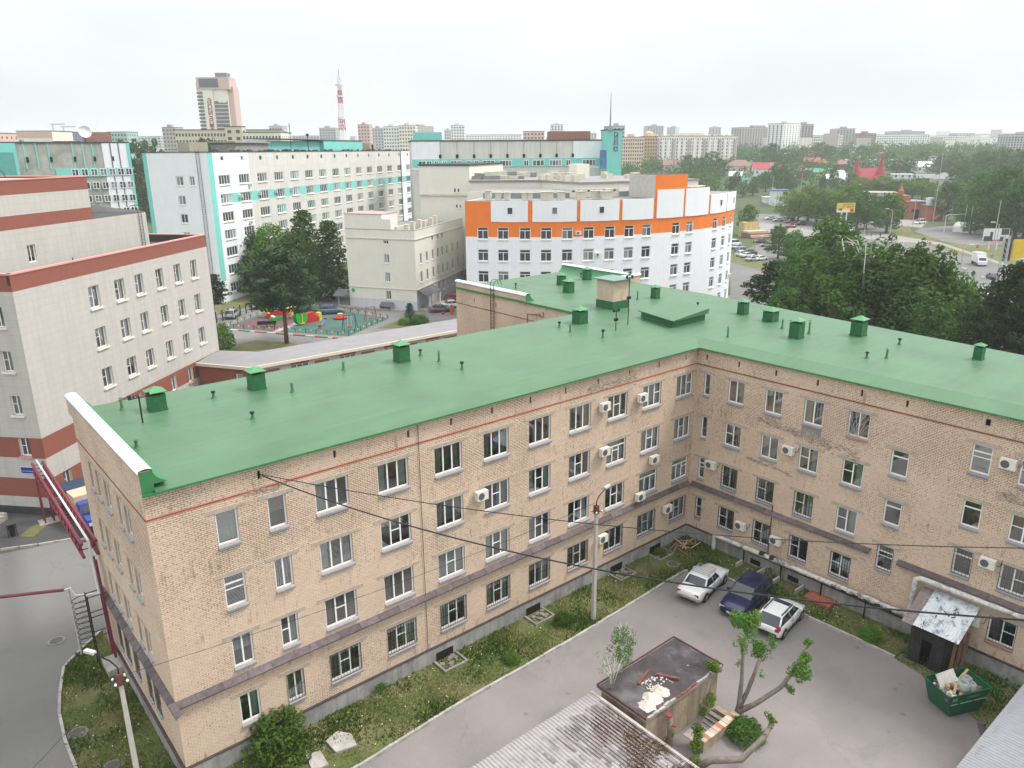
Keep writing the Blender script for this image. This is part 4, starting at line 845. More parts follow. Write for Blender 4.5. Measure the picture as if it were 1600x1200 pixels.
def car_meshes(k, col):
    key = (k, col)
    if key in CM_: return CM_[key]
    c = CARD[k]; L, hw, H, bl = c['L'], c['w']/2, c['H'], c['b']; pm = PAINT[col]; X = lambda f: (f - .5)*L
    st = [(0,.5,.80,c['deck']*.80),(.012,.34,.90,c['deck']*.95),(.05,.24,.965,c['deck']),(c['r0']+.07,.22,.99,max(c['deck'],bl)),(.32,.21,1,bl+.01),(.5,.21,1,bl),(c['f0']-.06,.21,1,bl-.005),(c['f0']+.03,.21,.995,c['hood']),(.84,.22,.985,c['hood']*.965),(.93,.24,.95,c['nose']*1.06),(.978,.28,.88,c['nose']*.96),(.995,.34,.80,c['nose']*.83),(1.0,.44,.74,c['nose']*.72)]
    b = MB(); ring = 11; idx = []
    for f, z0, wf, zt in st:
        w = hw*wf; prof = [(-.80,z0),(-.97,z0+.06),(-1.0,z0+(zt-z0)*.45),(-.985,zt-.13),(-.93,zt-.035),(-.55,zt),(.0,zt+.012),(.55,zt),(.93,zt-.035),(.985,zt-.13),(1.0,z0+(zt-z0)*.45),(.97,z0+.06),(.80,z0)]
        idx.append(len(b.v)); b.v += [(X(f), y*w, z) for y, z in prof]; ring = len(prof)
    for i in range(len(st)-1):
        for j in range(ring-1): b.f.append((idx[i]+j+1, idx[i]+j, idx[i+1]+j, idx[i+1]+j+1)); b.m.append(0)
        b.f.append((idx[i], idx[i]+ring-1, idx[i+1]+ring-1, idx[i+1])); b.m.append(0)
    b.f.append(tuple(idx[0]+j for j in range(ring))); b.m.append(0); b.f.append(tuple(idx[-1]+ring-1-j for j in range(ring))); b.m.append(0)
    for s in (-1, 1):   # black wheel arches
        for f in c['wb']: b.cyl((X(f), s*(hw-.14), c['wr']), (X(f), s*(hw+.008), c['wr']), c['wr']*1.17, n=18, m=1)
    body = b.mesh('body', [pm, carplast], True)
    # greenhouse: glass shell and painted roof with pillars
    r0, r1, f1, f0 = X(c['r0']), X(c['r1']), X(c['f1']), X(c['f0']); wb, wt = hw*.93, hw*.74; zb = bl - .03; zr = c['deck'] - .03; zf = c['hood'] - .03; g = MB()
    def P(t, s): return {'rb': (r0, s*wb*.93, zr), 'rt': (r1, s*wt, H-.07), 'ft': (f1, s*wt, H-.06), 'fb': (f0, s*wb*.92, zf), 'mb': ((r0*.45+f0*.55), s*wb, zb), 'mt': ((r1+f1)/2, s*wt*1.02, H-.055)}[t]
    for s in (-1, 1): g.poly([P('rb',s),P('mb',s),P('mt',s),P('rt',s)]); g.poly([P('mb',s),P('fb',s),P('ft',s),P('mt',s)])
    g.quad(P('rb',-1),P('rb',1),P('rt',1),P('rt',-1)); g.quad(P('fb',1),P('fb',-1),P('ft',-1),P('ft',1)); glass = g.mesh('windows', carglass)
    h = MB(); nx, ny = 6, 6; i0 = len(h.v)
    for i in range(nx+1):
        fx = i/nx; x = r1 - .03 + (f1 - r1 + .06)*fx
        for j in range(ny+1): fy = j/ny*2-1; h.v.append((x, fy*wt*1.03, H - .075 + .075*(1-fy**4)*(1-(2*fx-1)**4*.8)))
    for i in range(nx):
        for j in range(ny): a = i0+i*(ny+1)+j; h.f.append((a, a+ny+1, a+ny+2, a+1)); h.m.append(0)
    for s in (-1, 1):
        for a, q in (('rb','rt'),('fb','ft')): h.bar(P(a,s), P(q,s), .10 if a == 'rb' else .075, .03)
        h.bar(P('mb',s), P('mt',s), .07, .03); h.bar(P('rt',s), P('mt',s), .06, .05); h.bar(P('mt',s), P('ft',s), .06, .05)
    roof = h.mesh('roof', pm, True)
    ty = MB(); R = c['wr']; ty.tube([(0,-.10,0),(0,-.085,0),(0,.085,0),(0,.10,0)], [R*.86,R,R,R*.86], 18, 0, False); tyre = ty.mesh('tyre', rubber)
    rm = MB(); rm.cyl((0,-.09,0),(0,.095,0),R*.64,n=14)
    for i in range(5): a = i*1.2566; rm.bar((0,.1,0),(R*.6*math.cos(a),.1,R*.6*math.sin(a)),.07,.02)
    rim = rm.mesh('rim', alloy)
    nz = c['nose']; lamp = MB().box(-.05,.06,-.2,.2,-.07,.07).mesh('headlight', head_m); tl = MB().box(-.05,.05,-.13,.13,-.1,.1).mesh('taillight', tail_m); pl = MB().box(-.01,.01,-.26,.26,-.055,.055).mesh('number_plate', plate_m)
    mi = MB().box(-.06,.1,-.1,.1,-.06,.07).mesh('mirror', pm); bu = MB().box(-.02,.03,-hw*.72,hw*.72,-.1,.06).mesh('bumper', carplast)
    CM_[key] = (body, glass, roof, tyre, rim, lamp, tl, pl, mi, bu, c); return CM_[key]
def car(label, k, col, x, y, a, z=0.0, group=None, name='car', cat='car', small=False):
    body, glass, roof, tyre, rim, lamp, tl, pl, mi, bu, c = car_meshes(k, col); W = T(x, y, z, a); t = thing(name, label, cat, W, group); L, hw = c['L'], c['w']/2; X = lambda f: (f-.5)*L
    bo = obj('body', body, t, W); obj('windows', glass, t, W); obj('roof', roof, t, W); Mt = Matrix.Translation
    for f in c['wb']:
        for s in (-1, 1):
            Ww = W @ Mt((X(f), s*(hw-.09), c['wr'])) @ Matrix.Rotation(0 if s > 0 else math.pi, 4, 'Z')
            if small: obj('wheel', tyre, t, Ww)
            else: w_ = obj('wheel', rim, t, Ww); obj('tyre', tyre, w_, Ww)
    if small: return t, W, c
    for s in (-1, 1):
        obj('headlight', lamp, t, W @ Mt((X(.978), s*hw*.66, c['nose']*.80))); obj('taillight', tl, t, W @ Mt((X(.012), s*hw*.72, c['deck']*.80 if k != 'suv' else .95))); obj('mirror', mi, t, W @ Mt((X(c['f0'])-.28, s*(hw+.08), c['b']+.07)))
    obj('number_plate', pl, t, W @ Mt((X(1.0)+.012, 0, c['nose']*.55))); obj('number_plate', pl, t, W @ Mt((X(0)-.012, 0, c['deck']*.66)))
    for s in (-1, 1):
        k_ = ('sillt', k)
        if k_ not in FC: FC[k_] = MB().box(X(c['wb'][0])+.42, X(c['wb'][1])-.42, -.02, .02, .2, .33).box(X(.46), X(.463), -.012, .012, .36, c['b']-.06).box(X(.64), X(.643), -.012, .012, .36, c['b']-.06).box(X(.40), X(.43), -.02, .02, c['b']-.2, c['b']-.16).mesh('sill_shade_trim', carplast)  # low dark sill strip stands in for contact shade; seams and handle are trim
        obj('sill_shade_trim', FC[k_], t, W @ Mt((0, s*(hw-.004), 0)))
    obj('bumper', bu, t, W @ Mt((X(1.0)-.02, 0, .42))); obj('bumper', bu, t, W @ Mt((X(0)-.02, 0, .5)))
    return t, W, c
t, W, c = car('white classic saloon with roof rack parked nose to the lawn', 'classic', 'white', -5.25, -5.55, 10)
b = MB(); 
for i in range(7): b.bar((-.75+i*.2, -.62, 1.58), (-.75+i*.2, .62, 1.58), .03)
for s in (-1, 1): b.bar((-.8, s*.62, 1.58), (.5, s*.62, 1.58), .03); b.bar((-.6, s*.62, 1.4), (-.6, s*.62, 1.58), .03); b.bar((.3, s*.62, 1.38), (.3, s*.62, 1.58), .03)
b.build('roof_rack', mat('grey_rack', (.35,.36,.38), .4, metal=.5), t, W)
MB().box(-2.47, -2.36, -.86, .86, .46, .60).build('chrome_bumper', chrome, t, W)
car('dark blue crossover parked facing the camera', 'suv', 'blue', -4.75, -8.6, 187)
t, W, c = car('white hatchback with black roof stripes and red tail lamps', 'hatch', 'white', -4.95, -11.25, 8)
for s in (-1, 1): MB().box(-1.35, .28, s*.58-.03, s*.58+.03, 1.53, 1.575).build('roof_rail', carplast, t, W)
MB().box(-.1, .28, -.5, .5, 1.545, 1.562).build('sunroof', carglass, t, W)
for s in (-1, 1): MB().box(-2.07,-1.95,s*.72-.12,s*.72+.12,.86,1.1).build('taillight', tail_m, t, W)

# ================================================================ courtyard objects
conc = mat('old_concrete', (.37, .34, .32), .95, var=.25, vs=2, bump=.6, bs=10, dirt=(.2, .18, .15), dfac=.6); tar = mat('black_tar_roof', (.055, .047, .052), .85, var=.35, vs=1.1, bump=.5, bs=6, dirt=(.15, .145, .15), dfac=.75, ds=.45); plaster = mat('dirty_yellow_plaster', (.36, .29, .21), .9, var=.15, vs=1.5, streak=.45, bump=.4, bs=9, dirt=(.14, .12, .09), dfac=.7, ds=.8); maroon_edge = mat('maroon_edging', (.10, .045, .047), .8, var=.35, vs=3); foam = mat('cream_foam', (.50, .44, .39), .9, var=.12, vs=5, bump=1, bs=8)
X0, X1, Y0, Y1 = -20.5, -14.25, -13.25, -9.97
W = T(-17.4, -11.6); t = thing('utility_hut', 'low flat tar-roofed utility hut with cream foam lump', 'hut', W)
MB().box(X0+.15, X1-.15, Y0+.15, Y1-.15, -.5, 2.38).build('wall', plaster, t)
b = MB(); b.box(X0, X1, Y0, Y1, 2.38, 2.58); b.build('roof_slab', conc, t)
b = MB(); n1, n2 = 14, 8
for i in range(n1):
    for j in range(n2):
        f = lambda i, j: (X0 + .06 + (X1-X0-.12)*i/n1, Y0 + .06 + (Y1-Y0-.12)*j/n2, 2.6 + .03*MN.noise((i*.5, j*.5, 2)))
        b.quad(f(i,j), f(i+1,j), f(i+1,j+1), f(i,j+1))
b.build('roof_felt', tar, t)
b = MB().box(X0-.02, X1+.02, Y1-.02, Y1+.05, 2.52, 2.66).box(X1-.02, X1+.05, Y0, Y1, 2.52, 2.66).box(X0-.05, X0+.02, Y0, Y1, 2.5, 2.64); b.build('roof_edging', maroon_edge, t)
r = random.Random(4)
for i in range(14): MB().box(0, .4, -.06, .06, 0, .07, 0, T(X0+.1+i*.44, Y0+.02+r.uniform(-.03,.03), 2.56, r.uniform(-6,6))).build('edge_brick', mat('maroon_brick', (.17,.06,.05), .9, var=.2, vs=6) if i in (5,6,7,8) else conc, t)
b = MB(); NX, NY = 30, 18; pk = [(r.uniform(-.75,.75), r.uniform(-.28,.28), r.uniform(.16,.34), r.uniform(.12,.3)) for _ in range(16)]   # foam lump
def fz(i, j):
    x, y = -1.15 + 2.3*i/NX, -.6 + 1.2*j/NY; h = max([q[3]*math.exp(-((x-q[0])**2 + (y-q[1])**2)/q[2]**2) for q in pk]) + .05*MN.noise((x*6, y*6, 1)); return (-19.0 + x, -12.55 + y, 2.6 + h - .05)
for i in range(NX):
    for j in range(NY): b.quad(fz(i,j), fz(i+1,j), fz(i+1,j+1), fz(i,j+1))
b.build('foam_lump', foam, t)
MB().bar((-18.9,-11.35,2.66),(-17.7,-11.0,2.68),.14,.12).build('brick_row', mat('maroon_brick', (.17,.06,.05), .9, var=.2, vs=6), t); MB().bar((-17.6,-11.45,2.66),(-17.0,-12.5,2.68),.14,.12).build('brick_row', mat('maroon_brick', (.17,.06,.05), .9, var=.2, vs=6), t)
# bird dirt and rubble between
b = MB()
for i in range(70): x, y, s = r.uniform(-18.8,-17.2), r.uniform(-12.1,-11.4), r.uniform(.02,.06); b.box(x-s, x+s, y-s*.6, y+s*.6, 2.61, 2.63+s*.4)
stuff(b.build('roof_rubble', foam, t))
# corrugated lean-to at the left of the hut
def corrugated(name, parent, W, nx, ny, pitch, amp, m, slope=0, skip=None, L=1.8):
    """sheets: x across the waves, y along them"""
    for k in range(ny):
        for j in range(nx):
            if skip and skip(j, k): continue
            key = ('corr', pitch, amp, m.name, L)
            if key not in FC:
                b = MB(); n = 48; w = 1.0; pr = None
                for i in range(n+1): x = w*i/n; z = amp*math.sin(2*math.pi*x/pitch); 
                for i in range(n): 
                    xa, xb = w*i/n, w*(i+1)/n; za, zb = amp*math.sin(2*math.pi*xa/pitch), amp*math.sin(2*math.pi*xb/pitch); b.quad((xa,0,za),(xb,0,zb),(xb,L+.06,zb+.012),(xa,L+.06,za+.012))
                FC[key] = b.mesh(name, m)
            obj(name, FC[key], parent, W @ Matrix.Translation((j*1.0, k*L, k*L*slope + (.012 if j % 2 else 0))) @ Matrix.Rotation(math.atan(slope), 4, 'X') @ Matrix.Rotation(rad(RN.uniform(-.4,.4)), 4, 'Z'))
slate = mat('pale_slate_sheet', (.36, .335, .335), .8, var=.18, vs=1.4, streak=.0, bump=.3, dirt=(.17, .14, .14), dfac=.7, ds=.9); slate_d = mat('lichen_slate_sheet', (.20, .16, .165), .9, var=.35, vs=2, bump=.5, dirt=(.38, .35, .35), dfac=.6, ds=1.2)
W = T(-25, -13); t = thing('slate_lean_to', 'weathered corrugated slate roof beside the tar-roofed hut, lower edge of picture', 'shed', W)
Wc = T(-20.95, -9.9, 2.32, 180)
corrugated('roof_sheet', t, Wc, 14, 4, .2, .04, slate, -.012)
MB().box(-34.6, -20.85, -18, -10.3, -.2, 2.2).build('wall', plaster, t)
b = MB(); r = random.Random(8)
for i in range(230):   # patches of fallen, darker sheet bits and leaf litter over the waves
    x, y = -20.9 - abs(r.gauss(0, 1.5)) - max(0, r.gauss(0,.6)), -11 - abs(r.gauss(1.8, 1.9)); l = r.uniform(.3, 1.1)
    if y < -17 or x < -27: continue
    x = round(x/.2)*.2; b.box(x-.055, x+.055, y-l/2, y+l/2, 2.34 + (9.9+y)*.012, 2.375 + (9.9+y)*.012)
stuff(b.build('lichen_strips', slate_d, t))
MB().bar((-20.9,-9.9,2.38),(-20.9,-17.5,2.30),.16,.05).build('verge_flashing', conc, t)
blades('roof_litter', [(-22.6,-11.4),(-20.8,-11.2),(-20.9,-17),(-24.5,-17)], 6500, 2.30, .03, .12, mat_leaf('dry_litter', (.13,.085,.05), (.24,.17,.10), 0, .2), 21, -.25, .8, .05, 'brown leaf litter and moss on the corrugated slate roof')
# corrugated roof at lower right
tin = mat('grey_tin_roof', (.30, .30, .325), .4, metal=.35, var=.12, vs=1.2, spec=.4)
t = thing('tin_roof_garage', 'grey corrugated tin roof at the lower right corner', 'garage', T(-8, -28)); corrugated('roof_sheet', t, T(-2.5, -24.4, 3.02, 180), 14, 4, .2, .04, tin, .02)
MB().box(-16.2, -2.8, -32, -24.9, 0, 2.9).build('wall', plaster, t); MB().box(-16.4,-2.6,-24.75,-24.6,2.86,3.0).build('fascia', maroon_edge, t)
# steps and wing wall beside the hut
t = thing('basement_steps', 'worn concrete steps with brick-topped parapet beside the hut', 'steps', T(-15.8,-14))
for i in range(7): MB().box(-15.0-.36*(i+1), -15.0-.36*i, -14.4, -13.3, -.5, .16-.09*i if i < 2 else .03).build('step', conc, t, Matrix.Translation((0,0,.02-.004*i)))
for i in range(5): MB().box(-15.08-.36*i, -15.02-.36*i, -14.4, -13.3, .2-.02*i, .235-.02*i).build('step_nosing', mat('dark_nosing', (.08,.07,.065), .9), t)
MB().box(-17.8,-14.7,-14.8,-14.45,0,.62).box(-14.95,-14.62,-14.45,-13.4,0,.3).build('parapet', plaster, t)
for i in range(11): MB().box(-17.8+.28*i+.01,-17.8+.28*(i+1),-14.84,-14.41,.62,.70+RN.uniform(-.03,.02)).build('coping_brick', brickO if i % 4 == 1 else brickA, t)
# green waste skip
skipg = mat('green_skip_paint', (.012, .10, .055), .4, var=.2, vs=2, spec=.4, dirt=(.04, .07, .05), dfac=.5); 
W = T(-4.55, -21.55, 0, -24.5); t = thing('waste_skip', 'green steel waste skip heaped with rubbish and white boards', 'skip', W)
def skip_shell(top, bot, z0, z1):
    b = MB(); A = [(-top[0],-top[1],z1),(top[0],-top[1],z1),(top[0],top[1],z1),(-top[0],top[1],z1)]; C = [(-bot[0],-bot[1],z0),(bot[0],-bot[1],z0),(bot[0],bot[1],z0),(-bot[0],bot[1],z0)]
    for i in range(4): j = (i+1) % 4; b.quad(C[i], C[j], A[j], A[i])
    b.poly(C); return b
b = skip_shell((1.36,.87),(1.0,.72),.12,1.5); b2 = skip_shell((1.30,.82),(.95,.68),.16,1.49); b.v += [(v[0],v[1],v[2]) for v in []]
b.build('body', skipg, t, W); b2.build('inner_lining', skipg, t, W)
b = MB()
for p, q in (((-1.38,-.89),(1.38,-.89)),((1.38,-.89),(1.38,.89)),((1.38,.89),(-1.38,.89)),((-1.38,.89),(-1.38,-.89))): b.bar((*p,1.5),(*q,1.5),.07,.06)
b.build('rim', skipg, t, W)
pale = mat('worn_rib_paint', (.22, .34, .28), .5)
for a, c2 in ((-1.16,-.72),(-.55,.22),(.34,1.16)): MB().bar((a,-.838,.92),(c2,-.838,.92),.05,.03,0).build('side_rib', pale, t, W)
for s in (-1,1): MB().box(s*.7-.06,s*.7+.06,-.6,.6,0,.14).build('skid', iron, t, W)
def text(parent, W, body, size, m, name='lettering', ext=.002):
    cu = bpy.data.curves.new(name, 'FONT'); cu.body = body; cu.size = size; cu.extrude = ext; cu.align_x = 'CENTER'
    o = bpy.data.objects.new(name, cu); COL.objects.link(o); bpy.context.view_layer.update()
    me = bpy.data.meshes.new_from_object(o.evaluated_get(bpy.context.evaluated_depsgraph_get())); bpy.data.objects.remove(o); me.materials.clear(); me.materials.append(m); me.name = name
    return obj(name, me, parent, W)
wl_ = mat('white_stencil_paint', (.62, .66, .62), .7); tilt = Matrix.Rotation(rad(90 - 6), 4, 'X')
text(t, W @ Matrix.Translation((-.95,-.862,1.17)) @ tilt, '212', .2, wl_); text(t, W @ Matrix.Translation((.25,-.862,1.17)) @ tilt, 'ГРАНДАЛ', .17, mat('faded_white_paint', (.28, .36, .31), .7))
junk = [mat('white_board', (.62,.60,.56), .8, var=.15, vs=3), mat('grey_sack', (.30,.32,.31), .9, var=.3, vs=4, bump=.8, bs=6), mat('raw_timber', (.42,.30,.17), .85, var=.2, vs=6), mat('brown_scrap', (.22,.13,.10), .9)]
b = MB().box(-.85,.35,-.03,.03,0,1.0,0,Matrix.Translation((0,.1,1.0)) @ Matrix.Rotation(rad(-32),4,'X') @ Matrix.Rotation(rad(-6),4,'Y')); tag(b.build('waste_board', junk[0], None, W), 'large white board leaning inside the green skip', 'board')
for i, (x, y, s, l) in enumerate([(.15,-.25,.36,'open grey rubble sack in the middle of the skip'),(.62,.05,.3,'grey rubbish bag at the right of the skip'),(.5,-.5,.22,'small grey bag behind the skip front rim')]):
    b = MB(); b.lathe([(0,-.3),(s,-.2),(s*1.05,.1),(s*.8,.32),(s*.62,.4),(s*.5,.36),(s*.4,.12)], 11, 0, (x,y,1.32)); tag(b.build('rubble_sack', junk[1], None, W, True), l, 'sack')
for i, (p, q, l) in enumerate([((.35,.25,1.45),(1.15,.5,1.72),'yellowish plank sticking out of the skip right end'),((-.75,-.55,1.35),(-.25,-.15,1.6),'short pale timber offcut at the skip front corner')]): tag(MB().bar(p,q,.12,.06).build('timber_offcut', junk[2], None, W), l, 'plank')
b = MB(); r = random.Random(5)
for i in range(90): x,y,s = r.uniform(-1.15,1.15), r.uniform(-.7,.7), r.uniform(.05,.18); b.box(-s,s,-s*.7,s*.7,-s*.5,s*.5,r.randrange(4), T(x,y,1.22+r.uniform(-.1,.14),r.uniform(0,90)) @ Matrix.Rotation(r.uniform(-.5,.5),4,'X'))
stuff(tag(b.build('mixed_rubbish', junk, None, W), 'mixed building rubbish filling the green skip', 'rubbish'))
# tin-roofed timber lean-to at wing B
dkwood = mat('dark_tarred_boards', (.035, .036, .034), .85, var=.35, vs=3, streak=.4, bump=.4); greyw = mat('grey_old_boards', (.235, .195, .19), .9, var=.25, vs=6, streak=.3); tinw = mat('flaking_white_tin', (.58, .62, .66), .5, metal=.2, var=.12, vs=2, dirt=(.09, .10, .12), dfac=.9, ds=2.6)
t = thing('timber_lean_to', 'dark timber lean-to with flaking white tin roof against right wing', 'shed', T(-1.2,-19))
n = 14; zz = 2.62
for i in range(n):
    y = -18.1 - i*.137
    if 5 <= i <= 8: MB().box(-2.44,-2.40,y-.13,y-.004,1.75,zz-.1).build('plank', dkwood, t)
    else: MB().box(-2.44,-2.40,y-.13+RN.uniform(0,.01),y-.004,0,zz-.08+RN.uniform(-.03,.03)).build('plank', dkwood, t)
for i in range(10):
    x = -2.38 + i*.23; MB().box(x,x+.22,-18.12,-18.08,0,2.6+i*.1).build('plank', dkwood, t); MB().box(x,x+.22,-20.08,-20.04,0,2.6+i*.1).build('plank', dkwood, t)
MB().box(-1.6,-1.5,-20,-18.1,0,2.8).build('interior_shade_panel', dark_slot, t); MB().box(-2.38,-1.6,-20,-18.12,0,.09).build('floor', dark_slot, t)  # near-black back panel and floor added to paint the interior as unlit
def slant(y0, y1, x0, z0, x1, z1, m, name, corr=0):
    b = MB(); n = 34
    for i in range(n):
        ya, yb = y0+(y1-y0)*i/n, y0+(y1-y0)*(i+1)/n; f = lambda y: corr*math.sin(y*2*math.pi/.16); b.quad((x0,ya,z0+f(ya)),(x0,yb,z0+f(yb)),(x1,yb,z1+f(yb)),(x1,ya,z1+f(ya)))
    return b.build(name, m, t)
slant(-18.25,-20.75,-2.75,2.6,-.1,3.85,tinw,'tin_roof_sheet',.018)
for i in range(7): a = i/7; MB().quad((-2.75+2.65*a,-17.6,2.55+1.25*a),(-2.75+2.65*a,-18.3,2.55+1.25*a),(-2.75+2.65*(a+.135),-18.3,2.55+1.25*(a+.135)),(-2.75+2.65*(a+.135),-17.6,2.55+1.25*(a+.135))).build('roof_board', greyw, t)
fl = mat('black_flaked_mark', (.03,.03,.035), .8); sl = math.atan2(1.25,2.65)
Wr = Matrix.Translation((-1.25,-19.6,3.345)) @ Matrix.Rotation(-math.pi/2+.5,4,'Z') @ Matrix.Rotation(0,4,'X')
for (x,y,l,a) in [(-1.3,-19.45,.45,60),(-1.15,-19.75,.35,-30),(-1.0,-19.95,.3,40),(-1.35,-19.85,.25,-40),(-.6,-18.6,.12,80),(-2.4,-18.7,.2,10),(-1.7,-19.05,.15,0),(-.85,-19.75,.22,-20)]:
    z = 2.6 + (x+2.75)*1.25/2.65 + .022; MB().box(-l/2,l/2,-.03,.03,0,.004,0, Matrix.Translation((x,y,z)) @ Matrix.Rotation(-sl,4,'Y') @ Matrix.Rotation(rad(a),4,'Z')).build('flaked_mark', fl, t)
for i, (y, x, l) in enumerate([(-20.3,-1.9,'brown plank leaning by the lean-to, outermost'),(-20.45,-1.5,'brown plank leaning by the lean-to, middle'),(-20.6,-1.1,'brown plank leaning by the lean-to, nearest the wall')]): tag(MB().bar((x-.35,y-.1,.02),(x+.4,y+.02,2.35),.18,.04).build('leaning_plank', mat('red_brown_plank', (.16,.09,.06), .85, var=.25, vs=5)), l, 'plank', 'planks leaning beside the lean-to')
# window wells, slabs, cover, pallet wood
def rubble(name, label, pts, z0, z1, m, cat): return tag(MB().prism(pts, z0, z1).build(name, m), label, cat)
rubble('concrete_slab', 'broken pale concrete slab lying on grass near the gable', [(-32,-1.8),(-31.2,-1.55),(-30.75,-2.2),(-30.9,-3.1),(-31.95,-2.85)], .05, .2, conc, 'slab'); rubble('concrete_slab', 'second concrete slab half hidden at the bottom edge', [(-33.2,-2.0),(-32.5,-2.2),(-32.6,-3.3),(-33.4,-3.2)], .05, .18, conc, 'slab')
for i, (x, l) in enumerate([(-23.3,'first from the gable'),(-16.2,'midway along the long wing'),(-8.2,'before the inner corner'),(-3.9,'nearest the inner corner')]):
    W = T(x, -.5); t = thing('window_well', 'broken concrete window well at the wall foot, ' + l, 'window well', W, 'window wells along the long wing'); b = MB().box(-.85,-.72,-.75,.35,-.1,.2).box(.72,.85,-.75,.35,-.1,.17).box(-.85,.85,-.85,-.72,-.1,.18); b.build('rim', mat('mossy_concrete', (.24,.225,.2), .95, var=.3, vs=3, dirt=(.1,.11,.06), dfac=.6, ds=2), t, W); MB().box(-.6,.6,.36,.39,.1,.62).build('cellar_opening', dark_slot, t, W)
    b = MB()
    for k in range(14): s = r.uniform(.05,.14); b.box(-s,s,-s,s,-s*.6,s*.6,0, W @ T(r.uniform(-.6,.6), r.uniform(-.6,.2), .12, r.uniform(0,90)))
    stuff(b.build('fallen_rubble', mat('dirty_rubble', (.2,.18,.16), .95, var=.3), t))
for i, (y, l) in enumerate([(-6.3,'behind the blue crossover'),(-9.3,'behind the white hatchback')]):
    W = T(-.5, y, 0, -90); t = thing('window_well', 'concrete window well on the right wing ' + l, 'window well', W); MB().box(-.9,-.78,-.75,.35,-.1,.42).box(.78,.9,-.75,.35,-.1,.42).build('rim', conc, t, W); MB().box(-.4,.4,.36,.39,.25,.62).build('cellar_opening', dark_slot, t, W)
tag(MB().box(-1.3,-.2,-12.6,-10.8,.05,.32).build('brick_heap', mat('red_rubble', (.30,.10,.06), .95, var=.5, vs=6, bump=1, bs=6)), 'low heap of red brick rubble by the heating pipe', 'rubble')
t = thing('scrap_wood_pile', 'pile of broken pallet boards in the inner corner', 'wood pile', T(-1.6,-1.2))
for i in range(16): a = r.uniform(0, 3.14); x, y = -1.7+r.gauss(0,.45), -1.15+r.gauss(0,.3); l = r.uniform(.4,.75); z = .1+i*.022; MB().bar((x-l*math.cos(a),y-l*math.sin(a),z),(x+l*math.cos(a),y+l*math.sin(a),z+r.uniform(0,.12)),.1,.03).build('board', junk[3] if i % 2 else junk[2], t)
for i, (x, y, l) in enumerate([(-40.8,17.1,'round iron manhole cover in the asphalt road'),(-41.6,7.3,'iron manhole cover at the lawn edge by the kerb'),(-40.8,3.6,'iron manhole cover in grass beside the lamp pole'),(-4.35,-2.2,'manhole cover in grass behind the white saloon')]):
    W = T(x, y, .012 if i == 0 else .07); t = thing('manhole_cover', l, 'manhole', W); MB().lathe([(.5,0),(.5,.03),(.36,.05)], 20).build('collar', mat('dirty_collar', (.2,.19,.18), .95, var=.3, vs=3), t, W); MB().lathe([(.36,.062),(0,.066)], 20).build('lid', mat('cast_iron', (.10,.09,.09), .7, var=.2, bump=.4, bs=40), t, W)
# ---- lamp posts and cables
concpost = mat('concrete_post', (.42, .39, .36), .9, var=.12, vs=3, streak=.15)
def lamp_post(u, v, ut, vt, label, arm, hbox=True, base=None):
    c = base or G(u, v); h = HZ(c, ut, vt); W = T(c[0], c[1]); t = thing('lamp_post', label, 'lamp post', W)
    MB().tube([(0,0,0),(0,0,h)], [.17,.12], 4).build('post', concpost, t, W)
    MB().box(-.13,.13,-.13,.13,h-.1,h+.45).build('junction_box', rust_brown, t, W)
    a = Vector(arm); b = MB().tube([(0,0,h+.3),(0,0,h+.75),tuple(a*.25+Vector((0,0,h+1.0))),tuple(a*.7+Vector((0,0,h+1.12))),tuple(a+Vector((0,0,h+1.2)))], .035, 6); b.build('arm', iron, t, W)
    MB().box(-.28,.28,-.1,.1,-.06,.06,0, Matrix.Translation(a+Vector((0,0,h+1.2))) @ Matrix.Rotation(math.atan2(a.y,a.x),4,'Z')).build('lamp_head', mat('lamp_glass', (.5,.5,.5), .3), t, W)
    for s in (-1,1):
        for k in (-1,1): MB().lathe([(0,0),(.05,.02),(.06,.08),(.02,.14),(0,.15)],8,0,(s*.24,k*.24,h+.05)).build('insulator', mat('white_porcelain', (.8,.8,.78), .25), t, W)
    MB().bar((-.26,-.26,h+.06),(.26,.26,h+.06),.04).bar((-.26,.26,h+.06),(.26,-.26,h+.06),.04).build('insulator_arms', iron, t, W)
    return h
lamp_post(927, 970, 925, 800, 'concrete lamp post standing on the courtyard grass strip', (1.3,.35,0))
lamp_post(0, 0, 182, 1068, 'concrete lamp post on the lawn beside the gable wall', (-.75,1.3,0), base=(-40.35,.0))
def cable(name, label, p, q, sag, rr, n=40):
    p, q = Vector(p), Vector(q); pts = [p.lerp(q, i/n) + Vector((0,0,-sag*4*(i/n)*(1-i/n))) for i in range(n+1)]; return tag(MB().tube(pts, rr, 6).build(name, mat('black_cable', (.02,.02,.022), .6)), label, 'cable')
pa = WA(406, 741); blackc = iron
cable('overhead_cable', 'upper black overhead cable from the brick wall to the right', pa, D(1690,857,30), .95, .022)
cable('overhead_cable', 'lower thick black overhead cable crossing above the cars', pa + Vector((.1,0,-.1)), D(1700,975,20), 1.35, .03)
cable('thin_wire', 'thin dark wire from the gable lamp post along the long wing', (-40.35,0,7.3), (-13.8,-3.2,8.4), .5, .011)
cable('thin_wire', 'thin dark wire from the gable lamp post across the road', (-40.35,0,7.3), (-60,-16,7), .4, .011)
